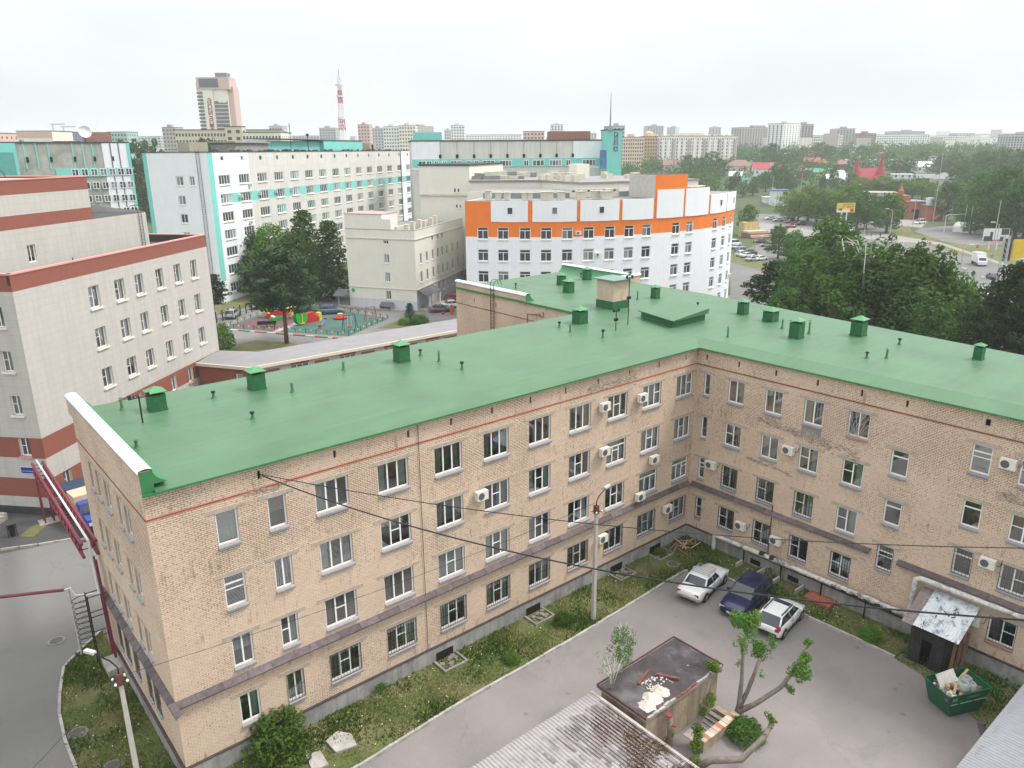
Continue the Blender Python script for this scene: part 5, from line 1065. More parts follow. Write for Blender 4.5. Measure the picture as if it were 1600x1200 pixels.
# ---- pollarded maples by the hut
def stem(b, pts, rs): b.tube(pts, rs, 8)
tb = G(1150, 1128); d0 = depth(tb)
def Q(u, v, h, off=0): return G(u, v, h*1.2)
def pollard(name, label, base, stems, tufts, seed, leaf='green', cuts=()):
    W = T(base[0], base[1]); t = thing(name, label, 'tree', W); b = MB()
    for pts, rs in stems: stem(b, [tuple(p) for p in pts], rs)
    b.build('trunk', bark, t, None, True); V = []; F = []; r = random.Random(seed); tw = MB()
    for c, R, n, s in tufts:
        for k in range(9):
            e = Vector(c) + Vector((r.gauss(0,R*.38), r.gauss(0,R*.38), r.gauss(0,R*.38))); leaf_cards(V, F, r, e, R*.52, n//6, s*.86); tw.tube([tuple(Vector(c)-Vector((0,0,R*.5))), tuple(Vector(c).lerp(e,.5)), tuple(e)], [.014,.009,.004], 4)
    me = bpy.data.meshes.new('crown'); me.from_pydata(V, [], F); me.materials.append(LEAFM[leaf]); obj('crown', me, t); tw.build('twigs', bark, t)
    for c, R in cuts: MB().lathe([(0,-.03),(R,-.03),(R,.02),(0,.03)],10,0,tuple(c)).build('cut_end', mat('red_paint_seal', (.2,.03,.035), .7), t)
pollard('pollarded_maple', 'pollarded maple with three bare stems and leafy tufts', tb, [
  ([tb, Q(1155,1100,.9), Q(1159,1060,2.3), Q(1161,1025,3.3), Q(1157,993,4.4)], [.22,.14,.1,.085,.07]),
  ([Q(1155,1105,.8), Q(1168,1080,1.5), Q(1179,1052,2.5), Q(1187,1030,3.2)], [.15,.12,.1,.09]),
  ([Q(1153,1112,.6), Q(1180,1100,1.0,-.5), Q(1220,1074,1.9,-1.2), Q(1243,1044,2.8,-1.7), Q(1266,1003,4.1,-2.0)], [.17,.13,.115,.09,.04])],
  [(Q(1163,970,4.4), .75, 1600, .075), (Q(1158,1000,4.1), .4, 260, .07), (Q(1188,1014,3.4), .55, 620, .075), (Q(1207,1003,3.9), .3, 160, .07), (Q(1253,1048,3.0,-1.7), .55, 620, .075), (Q(1258,1030,3.4,-1.8), .4, 360, .075), (Q(1264,1003,4.1,-2.0), .25, 150, .07), (Q(1236,1075,2.0,-1.5), .28, 150, .07), (Q(1154,1035,3), .2, 40, .06), (Q(1190,1055,2.5), .2, 40, .06)], 5)
tb2 = G(1090,1140,1.0); tb2.z = 0
pollard('pollarded_maple', 'slim leafy pollard standing close against the hut wall', tb2, [([tb2, Q(1090,1140,.8,.6), Q(1100,1100,1.8,.6), Q(1110,1052,3.4,.6)], [.2,.16,.11,.08])],
  [(Q(1111,1040,3.7,.6), .36, 420, .07), (Q(1108,1092,2.2,.6), .38, 300, .07), (Q(1098,1110,1.6,.6), .3, 200, .07), (Q(1090,1140,.9,.3), .35, 320, .07), (Q(1088,1165,.5,.2), .35, 260, .07)], 6, 'yellow')
tb3 = G(1046,1118,2.3); tb3.z = 0; pollard('tree_stump', 'bare cut trunk with red painted ends before the hut wall', tb3, [([tb3, Q(1048,1150,.9,.2), Q(1046,1118,1.92,.2)], [.2,.17,.15]), ([Q(1048,1150,.9,.2), Q(1053,1134,1.5,-.2)], [.15,.14])], [(Q(1040,1155,.6,.2), .25, 60, .06)], 7, 'yellow', [(Q(1046,1117,2.02,.2), .17), (Q(1053,1133,1.52,-.2), .13)])
tb4 = G(1090,1192,.3); tb4.z = 0; pollard('leaning_maple', 'low leaning maple limb sweeping right at the bottom edge', tb4, [([tb4, Q(1110,1188,.5,-1.2), Q(1158,1187,.7,-2.0), Q(1195,1150,1.6,-2.4), Q(1206,1130,2.0,-2.5)], [.2,.18,.16,.13,.1])], [(Q(1206,1124,2.1,-2.5), .3, 160, .07), (Q(1085,1190,.6,-1), .35, 200, .07)], 8, 'green', [(Q(1213,1128,2.0,-2.5), .08), (Q(1196,1147,1.7,-2.5), .07)])
tree('leafy_shrub', 'dense dark green shrub under the pollarded maple', 'bush', (-15.25,-15.5), 1.05, 1.75, 'mid', 3, cat='shrub')
p = G(430, 1185); tree('leafy_shrub', 'dense green shrub at the foot of the brick gable corner', 'bush', (p.x+.35, p.y+.25), 2.5, 1.2, 'mid', 4, cat='shrub')
tree('young_birch', 'young white-stemmed birch growing from the hut roof edge', 'birch', (-18.9,-10.2), 2.9, .85, 'mid', 5, z=2.55)
t = thing('sparse_sapling', 'sparse yellowish sapling at the hut roof corner', 'tree', T(-20.2,-10.6,2.6)); b = MB(); V=[];F=[]; r = random.Random(2)
for i in range(11):
    a = r.uniform(0,6.28); e = Vector((-20.1+r.gauss(0,.7), -10.6+r.gauss(0,.7), 2.6+r.uniform(.9,2.3))); b.tube([(-20.2,-10.7,2.6),tuple(Vector((-20.15,-10.65,3.2)).lerp(e,.4)),tuple(e)],[.02,.012,.004],4); leaf_cards(V,F,r,e,.28,26,.05)
b.build('trunk', bark_w, t, None, True); me = bpy.data.meshes.new('crown'); me.from_pydata(V,[],F); me.materials.append(LEAFM['yellow']); obj('crown', me, t)
for i, (u, v, h, wv, l) in enumerate([(800,1035,.7,1.5,'low leafy weed clump beside the long wing kerb'),(880,975,.8,1.6,'leafy weed clump at the lamp post foot'),(1030,868,.6,1.5,'leafy weed clump near the pallet pile'),(1215,893,.9,1.8,'green weed bed by the right wing heating pipe'),(1360,1000,.9,1.6,'tall weeds by the timber lean-to'),(590,1075,.7,1.6,'leafy weed clump at mid long wing plinth'),(575,1080,.6,1.4,'tufted weeds near the plinth vent')]):
    p = G(u, v); tree('weed_clump', l, 'bush', (p.x, p.y), h, wv, 'mid' if i % 2 else 'green', 6 + i % 2, cat='weeds', z=.03)
# ================================================================ hospital buildings round the yard
fglass = mat_farglass('far_window_glass', (.05,.058,.07), (.5,.54,.53), .48); fglass_t = mat_farglass('teal_blind_glass', (.03,.05,.05), (.25,.5,.45), .4)
def fdir(a): return Vector((math.cos(rad(a)), math.sin(rad(a)), 0))
def plain_box(parent, name, W, L, Dp, z0, z1, m, top=None): return MB().box(0, L, 0, Dp, z0, z1).build(name, m, parent, W)
# ---- clad building at the left (grey panels with terracotta bands)
clad = mat_panel('grey_clad_tiles', (.48, .462, .43), .6, .6, .80, .012, .025, .55, .08); terr = mat('terracotta_panel', (.255, .09, .067), .6, var=.06, vs=2); terr_l = mat('pink_coping', (.62, .30, .26), .5, var=.05); cream_trim = mat('cream_window_trim', (.72, .68, .60), .6, var=.04); darkplinth = mat('dark_stone_plinth', (.055,.055,.06), .6, var=.2); dkroof = mat('dark_felt_roof', (.06,.058,.065), .85, var=.25, vs=.8)
P0 = Vector((-37.18, 36.41, 0)); AR = 42.1
LBD = thing('clad_building', 'grey tile-clad building with terracotta bands beyond the gable', 'building', T(P0.x, P0.y))
WR = T(P0.x, P0.y, 0, AR); LR = 29.0
def lbzone(s, z): return 3 if z < .8 else (4 if (z > 19.02 or 5.23 < z < 7.02 or 1.72 < z < 3.4) else 0)
rowsR = [(16.0,17.95),(12.35,14.2),(8.65,10.45)]
colsR = [(8.45,9.9),(12.1,13.55),(15.2,16.5),(18.7,19.95),(21.95,23.2),(25.15,26.4)]
ops = [(a, b, z0, z1) for a, b in colsR for z0, z1 in rowsR] + [(18.7,19.7,5.1,6.7),(22.0,23.0,5.1,6.7),(1.6,2.55,1.6,3.35),(8.4,9.8,5.1,6.7),(12.1,13.5,5.1,6.7)]
lbm = [clad, cream_trim, room_m, darkplinth, terr]
cz = (.8,1.72,3.4,5.23,7.02,19.02)
wall(LBD, 'wall', WR, LR, 0, 20.3, ops, lbm, cuts_z=cz, zone=lbzone, rev=.25, room=.5)
def trim(W, s0, s1, z0, z1, m=cream_trim, parent=LBD): MB().box(s0-.12, s1+.12, -.14, .1, z0-.16, z0).build('window_ledge', m, parent, W)
for s0, s1, z0, z1 in ops:
    window(LBD, WR, s0, z0, s1-s0, z1-z0, '2b0', white_pvc, glassA, None, True, rev=.2, curtain=RN.choice(['full','right','right',None]), cm=RN.choice([cur_g, cur_w])); trim(WR, s0, s1, z0, z1, terr_l if z0 < 7.5 else cream_trim)
WL = T(P0.x + 14*fdir(132.1).x, P0.y + 14*fdir(132.1).y, 0, -47.9)
opl = []
for s in (14-2.15, 14-5.6, 14-9.2):
    for z0, z1 in ((16.2,17.9),(12.6,14.3),(8.95,10.6),(5.4,6.95)): opl.append((s, s+.95, z0, z1))
wall(LBD, 'wall', WL, 14, 0, 20.3, opl, lbm, cuts_z=cz, zone=lbzone, rev=.25, room=.5)
for s0, s1, z0, z1 in opl: window(LBD, WL, s0, z0, s1-s0, z1-z0, '2b0', white_pvc, glassA, None, True, rev=.2, curtain=RN.choice(['right',None]), cm=cur_g); trim(WL, s0, s1, z0, z1, terr_l if z0 < 7 else cream_trim)
# parapet, copings, roof
q = P0 + LR*fdir(AR); nin = fdir(AR+90)
MB().box(.9, LR-.02, .9, 14, 0, 19.55).box(.02,LR-.02,.02,13.9,19.3,19.5).build('roof_deck', dkroof, LBD, T(P0.x, P0.y, 0, AR))
b = MB().box(0,LR,-.06,.35,20.3,20.42).box(LR-.35,LR+.06,.35,14,20.3,20.42); b.build('coping', terr_l, LBD, WR); MB().box(0,LR,.02,.3,19.5,20.3).box(LR-.3,LR,.3,14,19.5,20.3).build('parapet_inner', dkroof, LBD, WR)
MB().box(0,14,-.06,.35,20.3,20.42).build('coping', terr_l, LBD, WL)
MB().quad((LR,0,0),(LR,14,0),(LR,14,20.3),(LR,0,20.3)).build('end_wall', clad, LBD, WR)
# set-back upper storey
Pu = P0 + 3*nin; WU = T(Pu.x, Pu.y, 0, AR)
wall(LBD, 'wall', WU, 23.1, 19.5, 23.25, [(5.9,6.85,20.4,21.85)], [clad, cream_trim, room_m, terr], rev=.2, room=.4); window(LBD, WU, 5.9, 20.4, .95, 1.45, '2', white_pvc, glassA, None, True, rev=.15)
wall(LBD, 'wall', WU, 14.75, 23.25, 27.1, [], [clad, cream_trim, room_m, terr], cuts_z=(24.35,25.98), zone=lambda s, z: 0 if 24.35 < z < 25.98 else 3)
MB().box(0, 14.74, .7, 10, 19.5, 27.0).build('upper_storey', clad, LBD, WU); MB().box(0,14.8,-.05,.4,27.1,27.2).box(14.4,14.8,.4,10,27.1,27.2).build('coping', terr_l, LBD, WU)
MB().quad((14.76,0,19.5),(14.76,10,19.5),(14.76,10,27.1),(14.76,0,27.1)).build('side_wall', terr, LBD, WU)
MB().box(14.8,23.1,.02,10.9,23.1,23.25).build('terrace_roof', dkroof, LBD, WU); MB().quad((23.1,0,19.5),(23.1,11,19.5),(23.1,11,24.5),(23.1,0,23.3)).build('side_wall', clad, LBD, WU)
MB().box(14.8,23.2,10.9,11.2,23.2,24.5).box(22.85,23.15,6.5,10.9,23.2,24.5).build('terrace_parapet', terr, LBD, WU); MB().box(14.8,23.3,10.8,11.3,24.5,24.6).box(22.75,23.2,6.4,10.8,24.5,24.6).build('coping', terr_l, LBD, WU)
MB().box(15.3,20.2,5.5,8.8,23.25,25.2).build('plant_room', mat('charcoal_metal', (.085,.10,.105), .5, var=.1), LBD, WU); MB().box(15.1,20.4,5.3,9,25.2,25.35).build('plant_room_roof', dkroof, LBD, WU)
for i in range(2): MB().box(16.6+i*1.8,17.5+i*1.8,5.46,5.5,24.6,25.0).build('louvre', dark_slot, LBD, WU)
MB().lathe([(.28,0),(.12,.12),(.1,.7),(.2,.75),(.2,1.0),(.05,1.1),(0,1.1)],10,0,(17.3,2.3,23.25)).build('flue', mat('galvanised', (.5,.52,.54), .35, metal=.6), LBD, WU, True)
roof_ladder(LBD, WU @ Matrix.Translation((21.9,0,0)), 19.6, 23.5, 'access_ladder', mat('grey_ladder_steel', (.12,.12,.13), .5, metal=.4)); roof_ladder(LBD, WU @ Matrix.Translation((5.9,2.0,0)) @ Matrix.Rotation(math.pi,4,'Z'), 24, 27.3, 'access_ladder', iron, True, .9)
MB().tube([(8.0,.6,19.6),(8.0,.6,20.6)], .05, 6).build('roof_pipe', iron, LBD, WR)
sg = tag(MB().box(-.62,.62,-.03,.0,-.26,.26).build('street_sign', mat('blue_sign_enamel', (.02,.04,.26), .4), None, WL @ Matrix.Translation((12.2,-.02,4.15))), 'blue street name plate on the clad building corner', 'sign')
MB().box(-.66,.66,-.015,.005,-.3,.3).build('white_border', white_pvc, sg, WL @ Matrix.Translation((12.2,-.02,4.15))); text(sg, WL @ Matrix.Translation((12.2,-.055,4.05)) @ Matrix.Rotation(math.pi/2,4,'X'), '4  ул. Медгородок', .13, white_pvc)
t = thing('entrance_steps', 'grey entrance steps with steel handrail at the left picture edge', 'steps', T(-41.2,39))
for i in range(4): MB().box(-1.6,1.2,-.32*i-.32,-.32*i,0,.6-.15*i).build('step', conc, t, T(-41.2,39.3,.1,-48))
b = MB(); 
for z in (.55,.75,.95): b.bar((-1.6,-1.3,z),(1.2,-1.3,z),.04)
for x in (-1.5,0,1.1): b.bar((x,-1.3,0),(x,-1.3,.95),.04)
b.build('handrail', mat('galvanised', (.5,.52,.54), .35, metal=.6), t, T(-41.2,39.3,.1,-48))
p = G(21,840); t = thing('litter_bin', 'small black litter bin on the forecourt kerb', 'bin', T(p.x,p.y,.1)); MB().lathe([(.2,.1),(.26,.85),(.22,.85),(.17,.15)],10).build('basket', iron, t, T(p.x,p.y,.1)); MB().bar((-.3,0,0),(-.3,0,1),.05).bar((-.3,0,.97),(.3,0,.97),.05).bar((.3,0,0),(.3,0,1),.05).build('frame', iron, t, T(p.x,p.y,.1))
# ---- maroon truss pipe bridge from the clad building to the gable
maroon = mat('maroon_steel', (.17, .028, .045), .5, var=.15, spec=.4); wpipe = mat('white_pipe', (.62,.62,.64), .5)
A_, B_2 = Vector((-37.9,35.6,4.55)), Vector((-38.75,12.4,7.3)); t = thing('pipe_bridge', 'maroon lattice truss carrying a white pipe to the gable', 'pipe bridge', T(-37.8,35.8))
dr = (B_2-A_).normalized(); sd_ = dr.cross(Vector((0,0,1))).normalized()*.36; up = Vector((0,0,.8))
for o1, nm in ((sd_, 1), (-sd_, 2)):
    for o2 in (Vector(), up): MB().bar(A_+o1+o2, B_2+o1+o2, .15, .15).build('chord', maroon, t)
n = 17
for i in range(n):
    a = A_.lerp(B_2, i/n); c2 = A_.lerp(B_2, (i+1)/n); m_ = A_.lerp(B_2, (i+.5)/n)
    b = MB()
    for o in (sd_, -sd_): b.bar(a+o, m_+o+up, .08); b.bar(m_+o+up, c2+o, .08)
    b.bar(a+sd_, a-sd_, .05); b.bar(m_+sd_+up, m_-sd_+up, .05); b.build('lattice_web', maroon, t)
MB().tube([A_+up+Vector((0,.2,.15)), B_2+up+Vector((0,0,.12)), B_2+Vector((0,-.1,-.5)), (B_2.x,B_2.y-.4,5.0)], .07, 8).build('pipe', wpipe, t)
for s in (-1,1):
    b = MB()
    for k in (-1,1): b.bar((-37.85+s*.32,35.75+k*.35,0),(-37.85+s*.32,35.55+k*.2,4.6),.12)
    for z in (.9,1.9,2.9,3.9): b.bar((-37.85+s*.32,35.75-.3,z),(-37.85+s*.32,35.75+.3,z),.07)
    b.build('tower_leg', maroon, t)
MB().box(-38.6,-37.1,35.1,36.4,0,.16).build('footing', conc, t)
b = MB().bar(B_2+Vector((.1,0,-.1)), (-38.6,12.0,1.0), .13).bar(B_2+Vector((.1,-.5,-.1)), (-38.6,11.4,1.0), .13); b.build('end_support', maroon, t)
MB().box(-39.2,-38.4,11.0,12.6,0,.5).build('end_footing', conc, t)
# thin pipe on white post, caged ladder
p = G(128,1026); t = thing('gas_pipe_run', 'maroon gas pipe on a flaking white post over the road', 'pipe', T(p.x,p.y)); MB().tube([(p.x,p.y,0),(p.x,p.y,4.65)], .055, 8).build('post', mat('flaking_white_post', (.5,.48,.46), .8, var=.3, vs=9, dirt=(.2,.17,.15), dfac=.7, ds=6), t)
MB().tube([(p.x-14,p.y+7.5,4.6),(p.x-.2,p.y+.1,4.65)], .1, 8).build('pipe', maroon, t); MB().tube([(p.x-.2,p.y+.1,4.65),(p.x+.1,p.y-.1,4.75),(p.x+.25,p.y-.3,4.3),(p.x+.5,p.y-.5,4.3),(-38.6,12.6,4.7)], .05, 6).build('bypass_pipe', wpipe, t)
p = G(163,1036); W = T(-39.15,12.6,0,-90); t = thing('caged_ladder', 'black steel caged ladder standing off the gable wall', 'ladder', W); b = MB()
for s in (-1,1): b.bar((s*.3,-.2,.2),(s*.3,-.2,4.9),.06)
for i in range(14): b.bar((-.3,-.2,.5+i*.32),(.3,-.2,.5+i*.32),.03)
b.build('ladder_rails', iron, t, W)
for i in range(9): MB().tube([(-.3,-.2,2.0+i*.34)]+[(-.42*math.cos(math.pi*k/10),-.2-.75*math.sin(math.pi*k/10),2.0+i*.34) for k in range(1,10)]+[(.3,-.2,2.0+i*.34)], .022, 5).build('cage_hoop', iron, t, W)
b = MB()
for s in (-1,1):
    for z in (2.2,3.5,4.8): b.bar((s*.3,-.2,z),(s*.3,.75,z),.05)
b.build('wall_stays', rust_brown, t, W)
# ---- linking gallery with grey roof behind the long wing
gal_roof = mat('grey_felt_roof', (.235,.225,.235), .85, var=.1, vs=.6); gal_w = mat_panel('gallery_panels', (.44,.42,.40), .9, .6)
t = thing('link_gallery', 'low link gallery with flat grey roof and red wall panels', 'building', T(-3,48)); ZG = 6.85
ga = [(-19.7,51.8),(-16.0,46.0),(20,45.3),(20,51.4),(-12.5,52.2),(-15.9,56.0)]
MB().prism([(x,y) for x, y in ga], ZG, ZG+.12).build('roof', gal_roof, t)
fa = mat('cream_fascia', (.66,.58,.46), .6, var=.04); b = MB()
for a, c2 in zip(ga[:2], ga[1:3]): b.bar((*a,ZG+.02),(*c2,ZG+.02),.16,.34)
b.build('fascia', fa, t)
def galwall(a, c2, red):
    a, c2 = Vector((*a,0)), Vector((*c2,0)); d = c2-a; W = T(a.x, a.y, 0, math.degrees(math.atan2(d.y,d.x))) @ Matrix.Translation((0,.25,0)); L = d.length
    if red: ops = [(4.9,5.7,5.3,6.1)]; wall(t,'wall',W,L,0,ZG,ops,[terr,cream_trim,room_m],rev=.12,room=.4); window(t,W,4.9,5.3,.8,.8,'1',white_pvc,glassA,cream_trim,True)
    else:
        ops = [(4.7+i*5.95, 6.9+i*5.95, 5.3, 6.35) for i in range(5)]; wall(t,'wall',W,L,0,ZG,ops,[gal_w,cream_trim,room_m,terr],cuts_s=[x for i in range(6) for x in (1.6+i*5.95,3.4+i*5.95,4.7+i*5.95,6.9+i*5.95)],cuts_z=(4.5,5.3,6.35),zone=lambda s, z: 3 if (any(1.6+i*5.95<s<3.4+i*5.95 for i in range(6)) and z<6.6) or (z>6.35 and any(4.7+i*5.95<s<6.9+i*5.95 for i in range(6))) else 0,rev=.12,room=.5)
        for o in ops: window(t,W,o[0],o[2],2.2,1.05,'3',white_pvc,glassA,None,True)
galwall(ga[0], ga[1], True); galwall(ga[1], ga[2], False)
# ---- white and teal ward block
AT = 38.0; b0 = Vector((8.23,121.05,0)); WT = T(b0.x,b0.y,0,AT)
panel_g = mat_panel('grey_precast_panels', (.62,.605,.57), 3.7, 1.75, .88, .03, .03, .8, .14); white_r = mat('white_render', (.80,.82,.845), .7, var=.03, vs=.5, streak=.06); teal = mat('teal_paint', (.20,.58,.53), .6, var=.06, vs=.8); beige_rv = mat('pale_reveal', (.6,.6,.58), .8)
TBD = thing('ward_block', 'long seven-storey white and grey ward block with teal corner stripe', 'building', WT)
sT = [3.2]
for d_ in (7.35,7.35,7.3,7.5,7.5,7.6,7.85,7.6,7.8,8.0,8.1,8.4,8.9,8.25): sT.append(sT[-1]+d_)
LT = 122.5; zr = [1.75,5.4,8.9,12.3,15.8,19.3,22.95]; hwin = 1.85; ops = [(s, s+4.05-i*.0, z, z+hwin) for i, s in enumerate(sT) for z in zr]
att = [(s+1.4, s+2.5, 27.5, 28.35) for s in sT]
def tz(s, z):
    if s < 1.8 and z > 4.3: return 3
    if 19.3 < z < 21.2 and s > 7: return 3
    if s < 14.9 or s > 107.5: return 0
    return 4
wall(TBD,'wall',WT,LT,0,29.1,ops+att,[white_r,beige_rv,room_m,teal,panel_g],cuts_s=(1.8,7.3,14.9,107.5),cuts_z=(4.3,19.3,21.2),zone=tz,rev=.15,room=0)
fglass_m = [fglass, fglass, fglass_t]
for i, o in enumerate(ops): window(TBD,WT,o[0],o[2],o[1]-o[0],hwin,'4b0' if (i*7) % 5 == 0 else '4',white_pvc,fglass_m[(i*5+i//7) % 3 if o[0] < 50 else 0],cream_trim,False,fr=.14,rev=.12,sd=.2)
for i, o in enumerate(att): window(TBD,WT,o[0],o[2],1.1,.85,'1',white_pvc if i < 2 else old_wood,fglass,None,False,fr=.1,rev=.1)
WTe = T(b0.x + 13.9*fdir(AT+90).x, b0.y + 13.9*fdir(AT+90).y, 0, AT-90)
ope = [(13.9-7.2,13.9-5.65,z,z+1.75) for z in zr[1:]] + [(13.9-4.3,13.9-3.2,22.95,24.7)]
wall(TBD,'wall',WTe,13.9,0,29.1,ope,[white_r,beige_rv,room_m,teal],cuts_s=(.9,),zone=lambda s, z: 3 if s < .9 else 0,rev=.15,room=0)
for o in ope: window(TBD,WTe,o[0],o[2],o[1]-o[0],1.75,'2',white_pvc,fglass,cream_trim,False,fr=.13,rev=.12)
MB().box(.6,LT-.02,.6,13.3,0,28.9).box(.02,LT-.02,.02,13.8,28.6,28.9).build('core', dkroof, TBD, WT); MB().quad((LT,0,0),(LT,13.9,0),(LT,13.9,29.1),(LT,0,29.1)).build('end_wall', teal, TBD, WT)
MB().box(-.1,LT+.1,-.1,.4,29.1,29.25).build('coping', dkroof, TBD, WT); MB().box(-.1,.3,.4,14,29.1,29.25).build('coping', dkroof, TBD, WT)
MB().bar((107.6,-.1,0),(107.6,-.1,29),.25).build('drainpipe', mat('dark_drain', (.12,.11,.14), .6), TBD, WT)
b = MB(); roof_ladder(TBD, WTe @ Matrix.Translation((12.0,0,0)), 3, 29.6, 'fire_ladder', iron, False, .7)
MB().box(30,58,4,9,29,31.6).box(58,84,3,9,29,31.9).build('plant_storey', teal, TBD, WT); MB().box(29.8,84.2,2.8,9.2,31.9,32.05).build('plant_roof', dkroof, TBD, WT)
MB().box(16,30,3.5,9,29,31.0).build('roof_house', mat('stained_concrete', (.30,.29,.26), .9, var=.3, vs=1), TBD, WT); MB().box(15.5,30.4,3,9.4,31.0,31.3).build('roof_house_slab', conc, TBD, WT)
MB().box(5,12,8.5,12,29,31.0).build('lift_house', mat('tan_render', (.40,.36,.28), .9, var=.1), TBD, T(b0.x,b0.y,0,AT+52) @ Matrix.Translation((-2,-10,0))); MB().box(92,97,4,8,29,31.4).build('lift_house', mat('tan_render', (.40,.36,.28), .9, var=.1), TBD, WT); MB().box(93.5,95,3.95,4,29.3,31).build('lift_house_door', dark_slot, TBD, WT)
r = random.Random(12); b = MB()
for i in range(120): s = r.uniform(2,106); y = r.uniform(.6,3); h = r.uniform(.2,.7); b.box(s,s+r.uniform(.2,1.2),y,y+.4,29,29+h)
stuff(b.build('roof_clutter', mat('dark_clutter', (.07,.07,.085), .8), TBD, WT))
MB().tube([(38,2,29),(38,2,35.5)],.08,5).bar((37.4,2,34.8),(38.6,2,34.8),.06).build('aerial', iron, TBD, WT); MB().tube([(47,2,29),(47,2,33.4)],.1,5).box(46.6,47.4,1.8,2.2,32.7,33.3).build('aerial', iron, TBD, WT)
for i, (s, z) in enumerate([(10.0,20.5),(14.2,22.5),(17.8,20.6),(24.8,20.7),(32.3,20.8),(13,14.9)]):
    Wm = WT @ Matrix.Translation((s,0,z)); a = thing('air_conditioner','grey air conditioner on the ward block facade, number-free spot %s' % ['between first two teal windows','under the top row second window','at the white and grey joint','before the fourth window column','before the fifth window column','under a green blind window'][i],'air conditioner',Wm,'air conditioners on the ward block'); a['label'] = a['label'].replace('number-free spot ',''); MB().box(-.4,.4,-.5,0,-.3,.3).build('casing', ac_w, a, Wm); MB().cyl((-.1,-.51,0),(-.1,-.52,0),.22,n=10).build('fan', ac_d, a, Wm)
# ---- cream four-storey building
cream = mat('cream_stucco', (.74,.71,.63), .9, var=.05, vs=.5, streak=.045, dirt=(.56,.52,.44), dfac=.35, ds=.25); palegrey = mat('pale_grey_stucco', (.56,.57,.60), .9, var=.05, streak=.08)
c0 = Vector((33.26,88.65,0)); c1 = Vector((25.99,101.5,0)); ce = Vector((55.2,103.4,0)); dL = c0-c1; WC1 = T(c1.x,c1.y,0,math.degrees(math.atan2(dL.y,dL.x))); L1 = dL.length; dR = ce-c0; WC2 = T(c0.x,c0.y,0,math.degrees(math.atan2(dR.y,dR.x))); L2 = dR.length
CBD = thing('cream_building', 'cream stucco four-storey building behind the playground', 'building', T(c0.x,c0.y))
o1 = [(L1-6.6,L1-5.55,a,c2) for a, c2 in ((12.35,13.05),(8.8,10.45),(5.2,7.0),(1.8,3.5))]
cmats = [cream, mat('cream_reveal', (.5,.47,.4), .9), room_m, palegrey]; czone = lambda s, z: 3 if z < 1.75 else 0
wall(CBD,'wall',WC1,L1,0,15.0,o1,cmats,cuts_z=(1.75,),zone=czone,rev=.2,room=0)
for o in o1: window(CBD,WC1,o[0],o[2],o[1]-o[0],o[3]-o[2],'2',white_pvc,fglass,cream_trim,False,fr=.1,rev=.15)
o2 = [(s,s+.95,z,z+h) for s in (2.15,5.16,8.27,11.05,13.55,16.2,19.4,22.55) for z, h in ((8.65,1.85),(5.1,2.0))] + [(s,s+.95,12.2,13.3) for s in (8.3,11.05,13.45)] + [(s,s+.95,1.8,3.55) for s in (11.1,13.7,16.1,19.3,22.4)]
cz2 = lambda s, z: 3 if z < 4.0 else 0
wall(CBD,'wall',WC2,L2,0,15.0,o2,cmats,cuts_z=(4.0,),zone=cz2,rev=.2,room=0)
for o in o2: window(CBD,WC2,o[0],o[2],o[1]-o[0],o[3]-o[2],'2',white_pvc,fglass,cream_trim,False,fr=.1,rev=.15)
c4 = c1 + dR; pol = [(c0.x,c0.y),(ce.x,ce.y),(c4.x,c4.y),(c1.x,c1.y)]; cen = (c0+c4)/2
ins = [((x-cen.x)*.955+cen.x,(y-cen.y)*.955+cen.y) for x, y in pol]; MB().prism(ins, 0, 14.3).build('roof_deck', mat('roof_grey', (.22,.215,.215), .9, var=.15), CBD)
b = MB()
for W, L in ((WC1,L1),(WC2,L2)):
    for z, h, d in ((13.4,.14,.16),(4.0,.12,.14)): MB().box(-.1,L+.1,-d,.05,z-h,z).build('cornice', mat('cream_cornice', (.60,.57,.50), .9), CBD, W)
    MB().box(0,L,.02,.3,14.2,15.02).build('parapet', cream, CBD, W); MB().box(-.05,L+.05,-.05,.35,15.0,15.1).build('coping', mat('grey_coping', (.4,.39,.38), .8), CBD, W)
MB().box(0,L1-6.7,0,6,14.9,17.8).build('stair_tower', cream, CBD, WC1); MB().box(-.1,L1-6.6,-.1,6.1,17.8,17.9).build('stair_tower_roof', mat('pink_tin', (.45,.28,.26), .7), CBD, WC1); MB().box(L1-6.7,L1-4.9,0,1.4,14.9,17.0).build('tower_step', cream, CBD, WC1)
vent_c = mat('cream_vent_block', (.56,.53,.45), .9, var=.1)
for i, s in enumerate((4.2,7.5,10.3,13.2,16.5,19.5)): MB().box(s,s+.9,3+.3*(i % 2),3.9+.3*(i % 2),14.3,15.7+.2*(i % 3)).build('vent_block', vent_c, CBD, WC2); 
for i, (a, c2) in enumerate(((2.5,7.2),(8.7,13),(14.2,19))): MB().box(a,c2,4.6,5.0,14.9,15.4).build('duct', vent_c, CBD, WC2)
slatec = mat('dark_awning_sheet', (.13,.125,.14), .6, metal=.1)
MB().quad((.2,0,4.0),(8.0,0,3.75),(8.0,-1.9,2.75),(.2,-1.9,2.9)).quad((.2,-1.9,2.9),(8,-1.9,2.75),(8,-1.9,2.65),(.2,-1.9,2.8)).build('porch_canopy', slatec, CBD, WC2); MB().quad((24,0,4.0),(30,0,3.9),(30,-2.2,2.9),(24,-2.2,3.0)).build('porch_canopy', slatec, CBD, WC2)
for s in (2.5,7.6): MB().box(s,s+.35,-1.7,-1.35,0,2.8).build('porch_post', white_r, CBD, WC2)
MB().box(.1,9,-2.4,0,0,.35).build('porch_floor', conc, CBD, WC2)
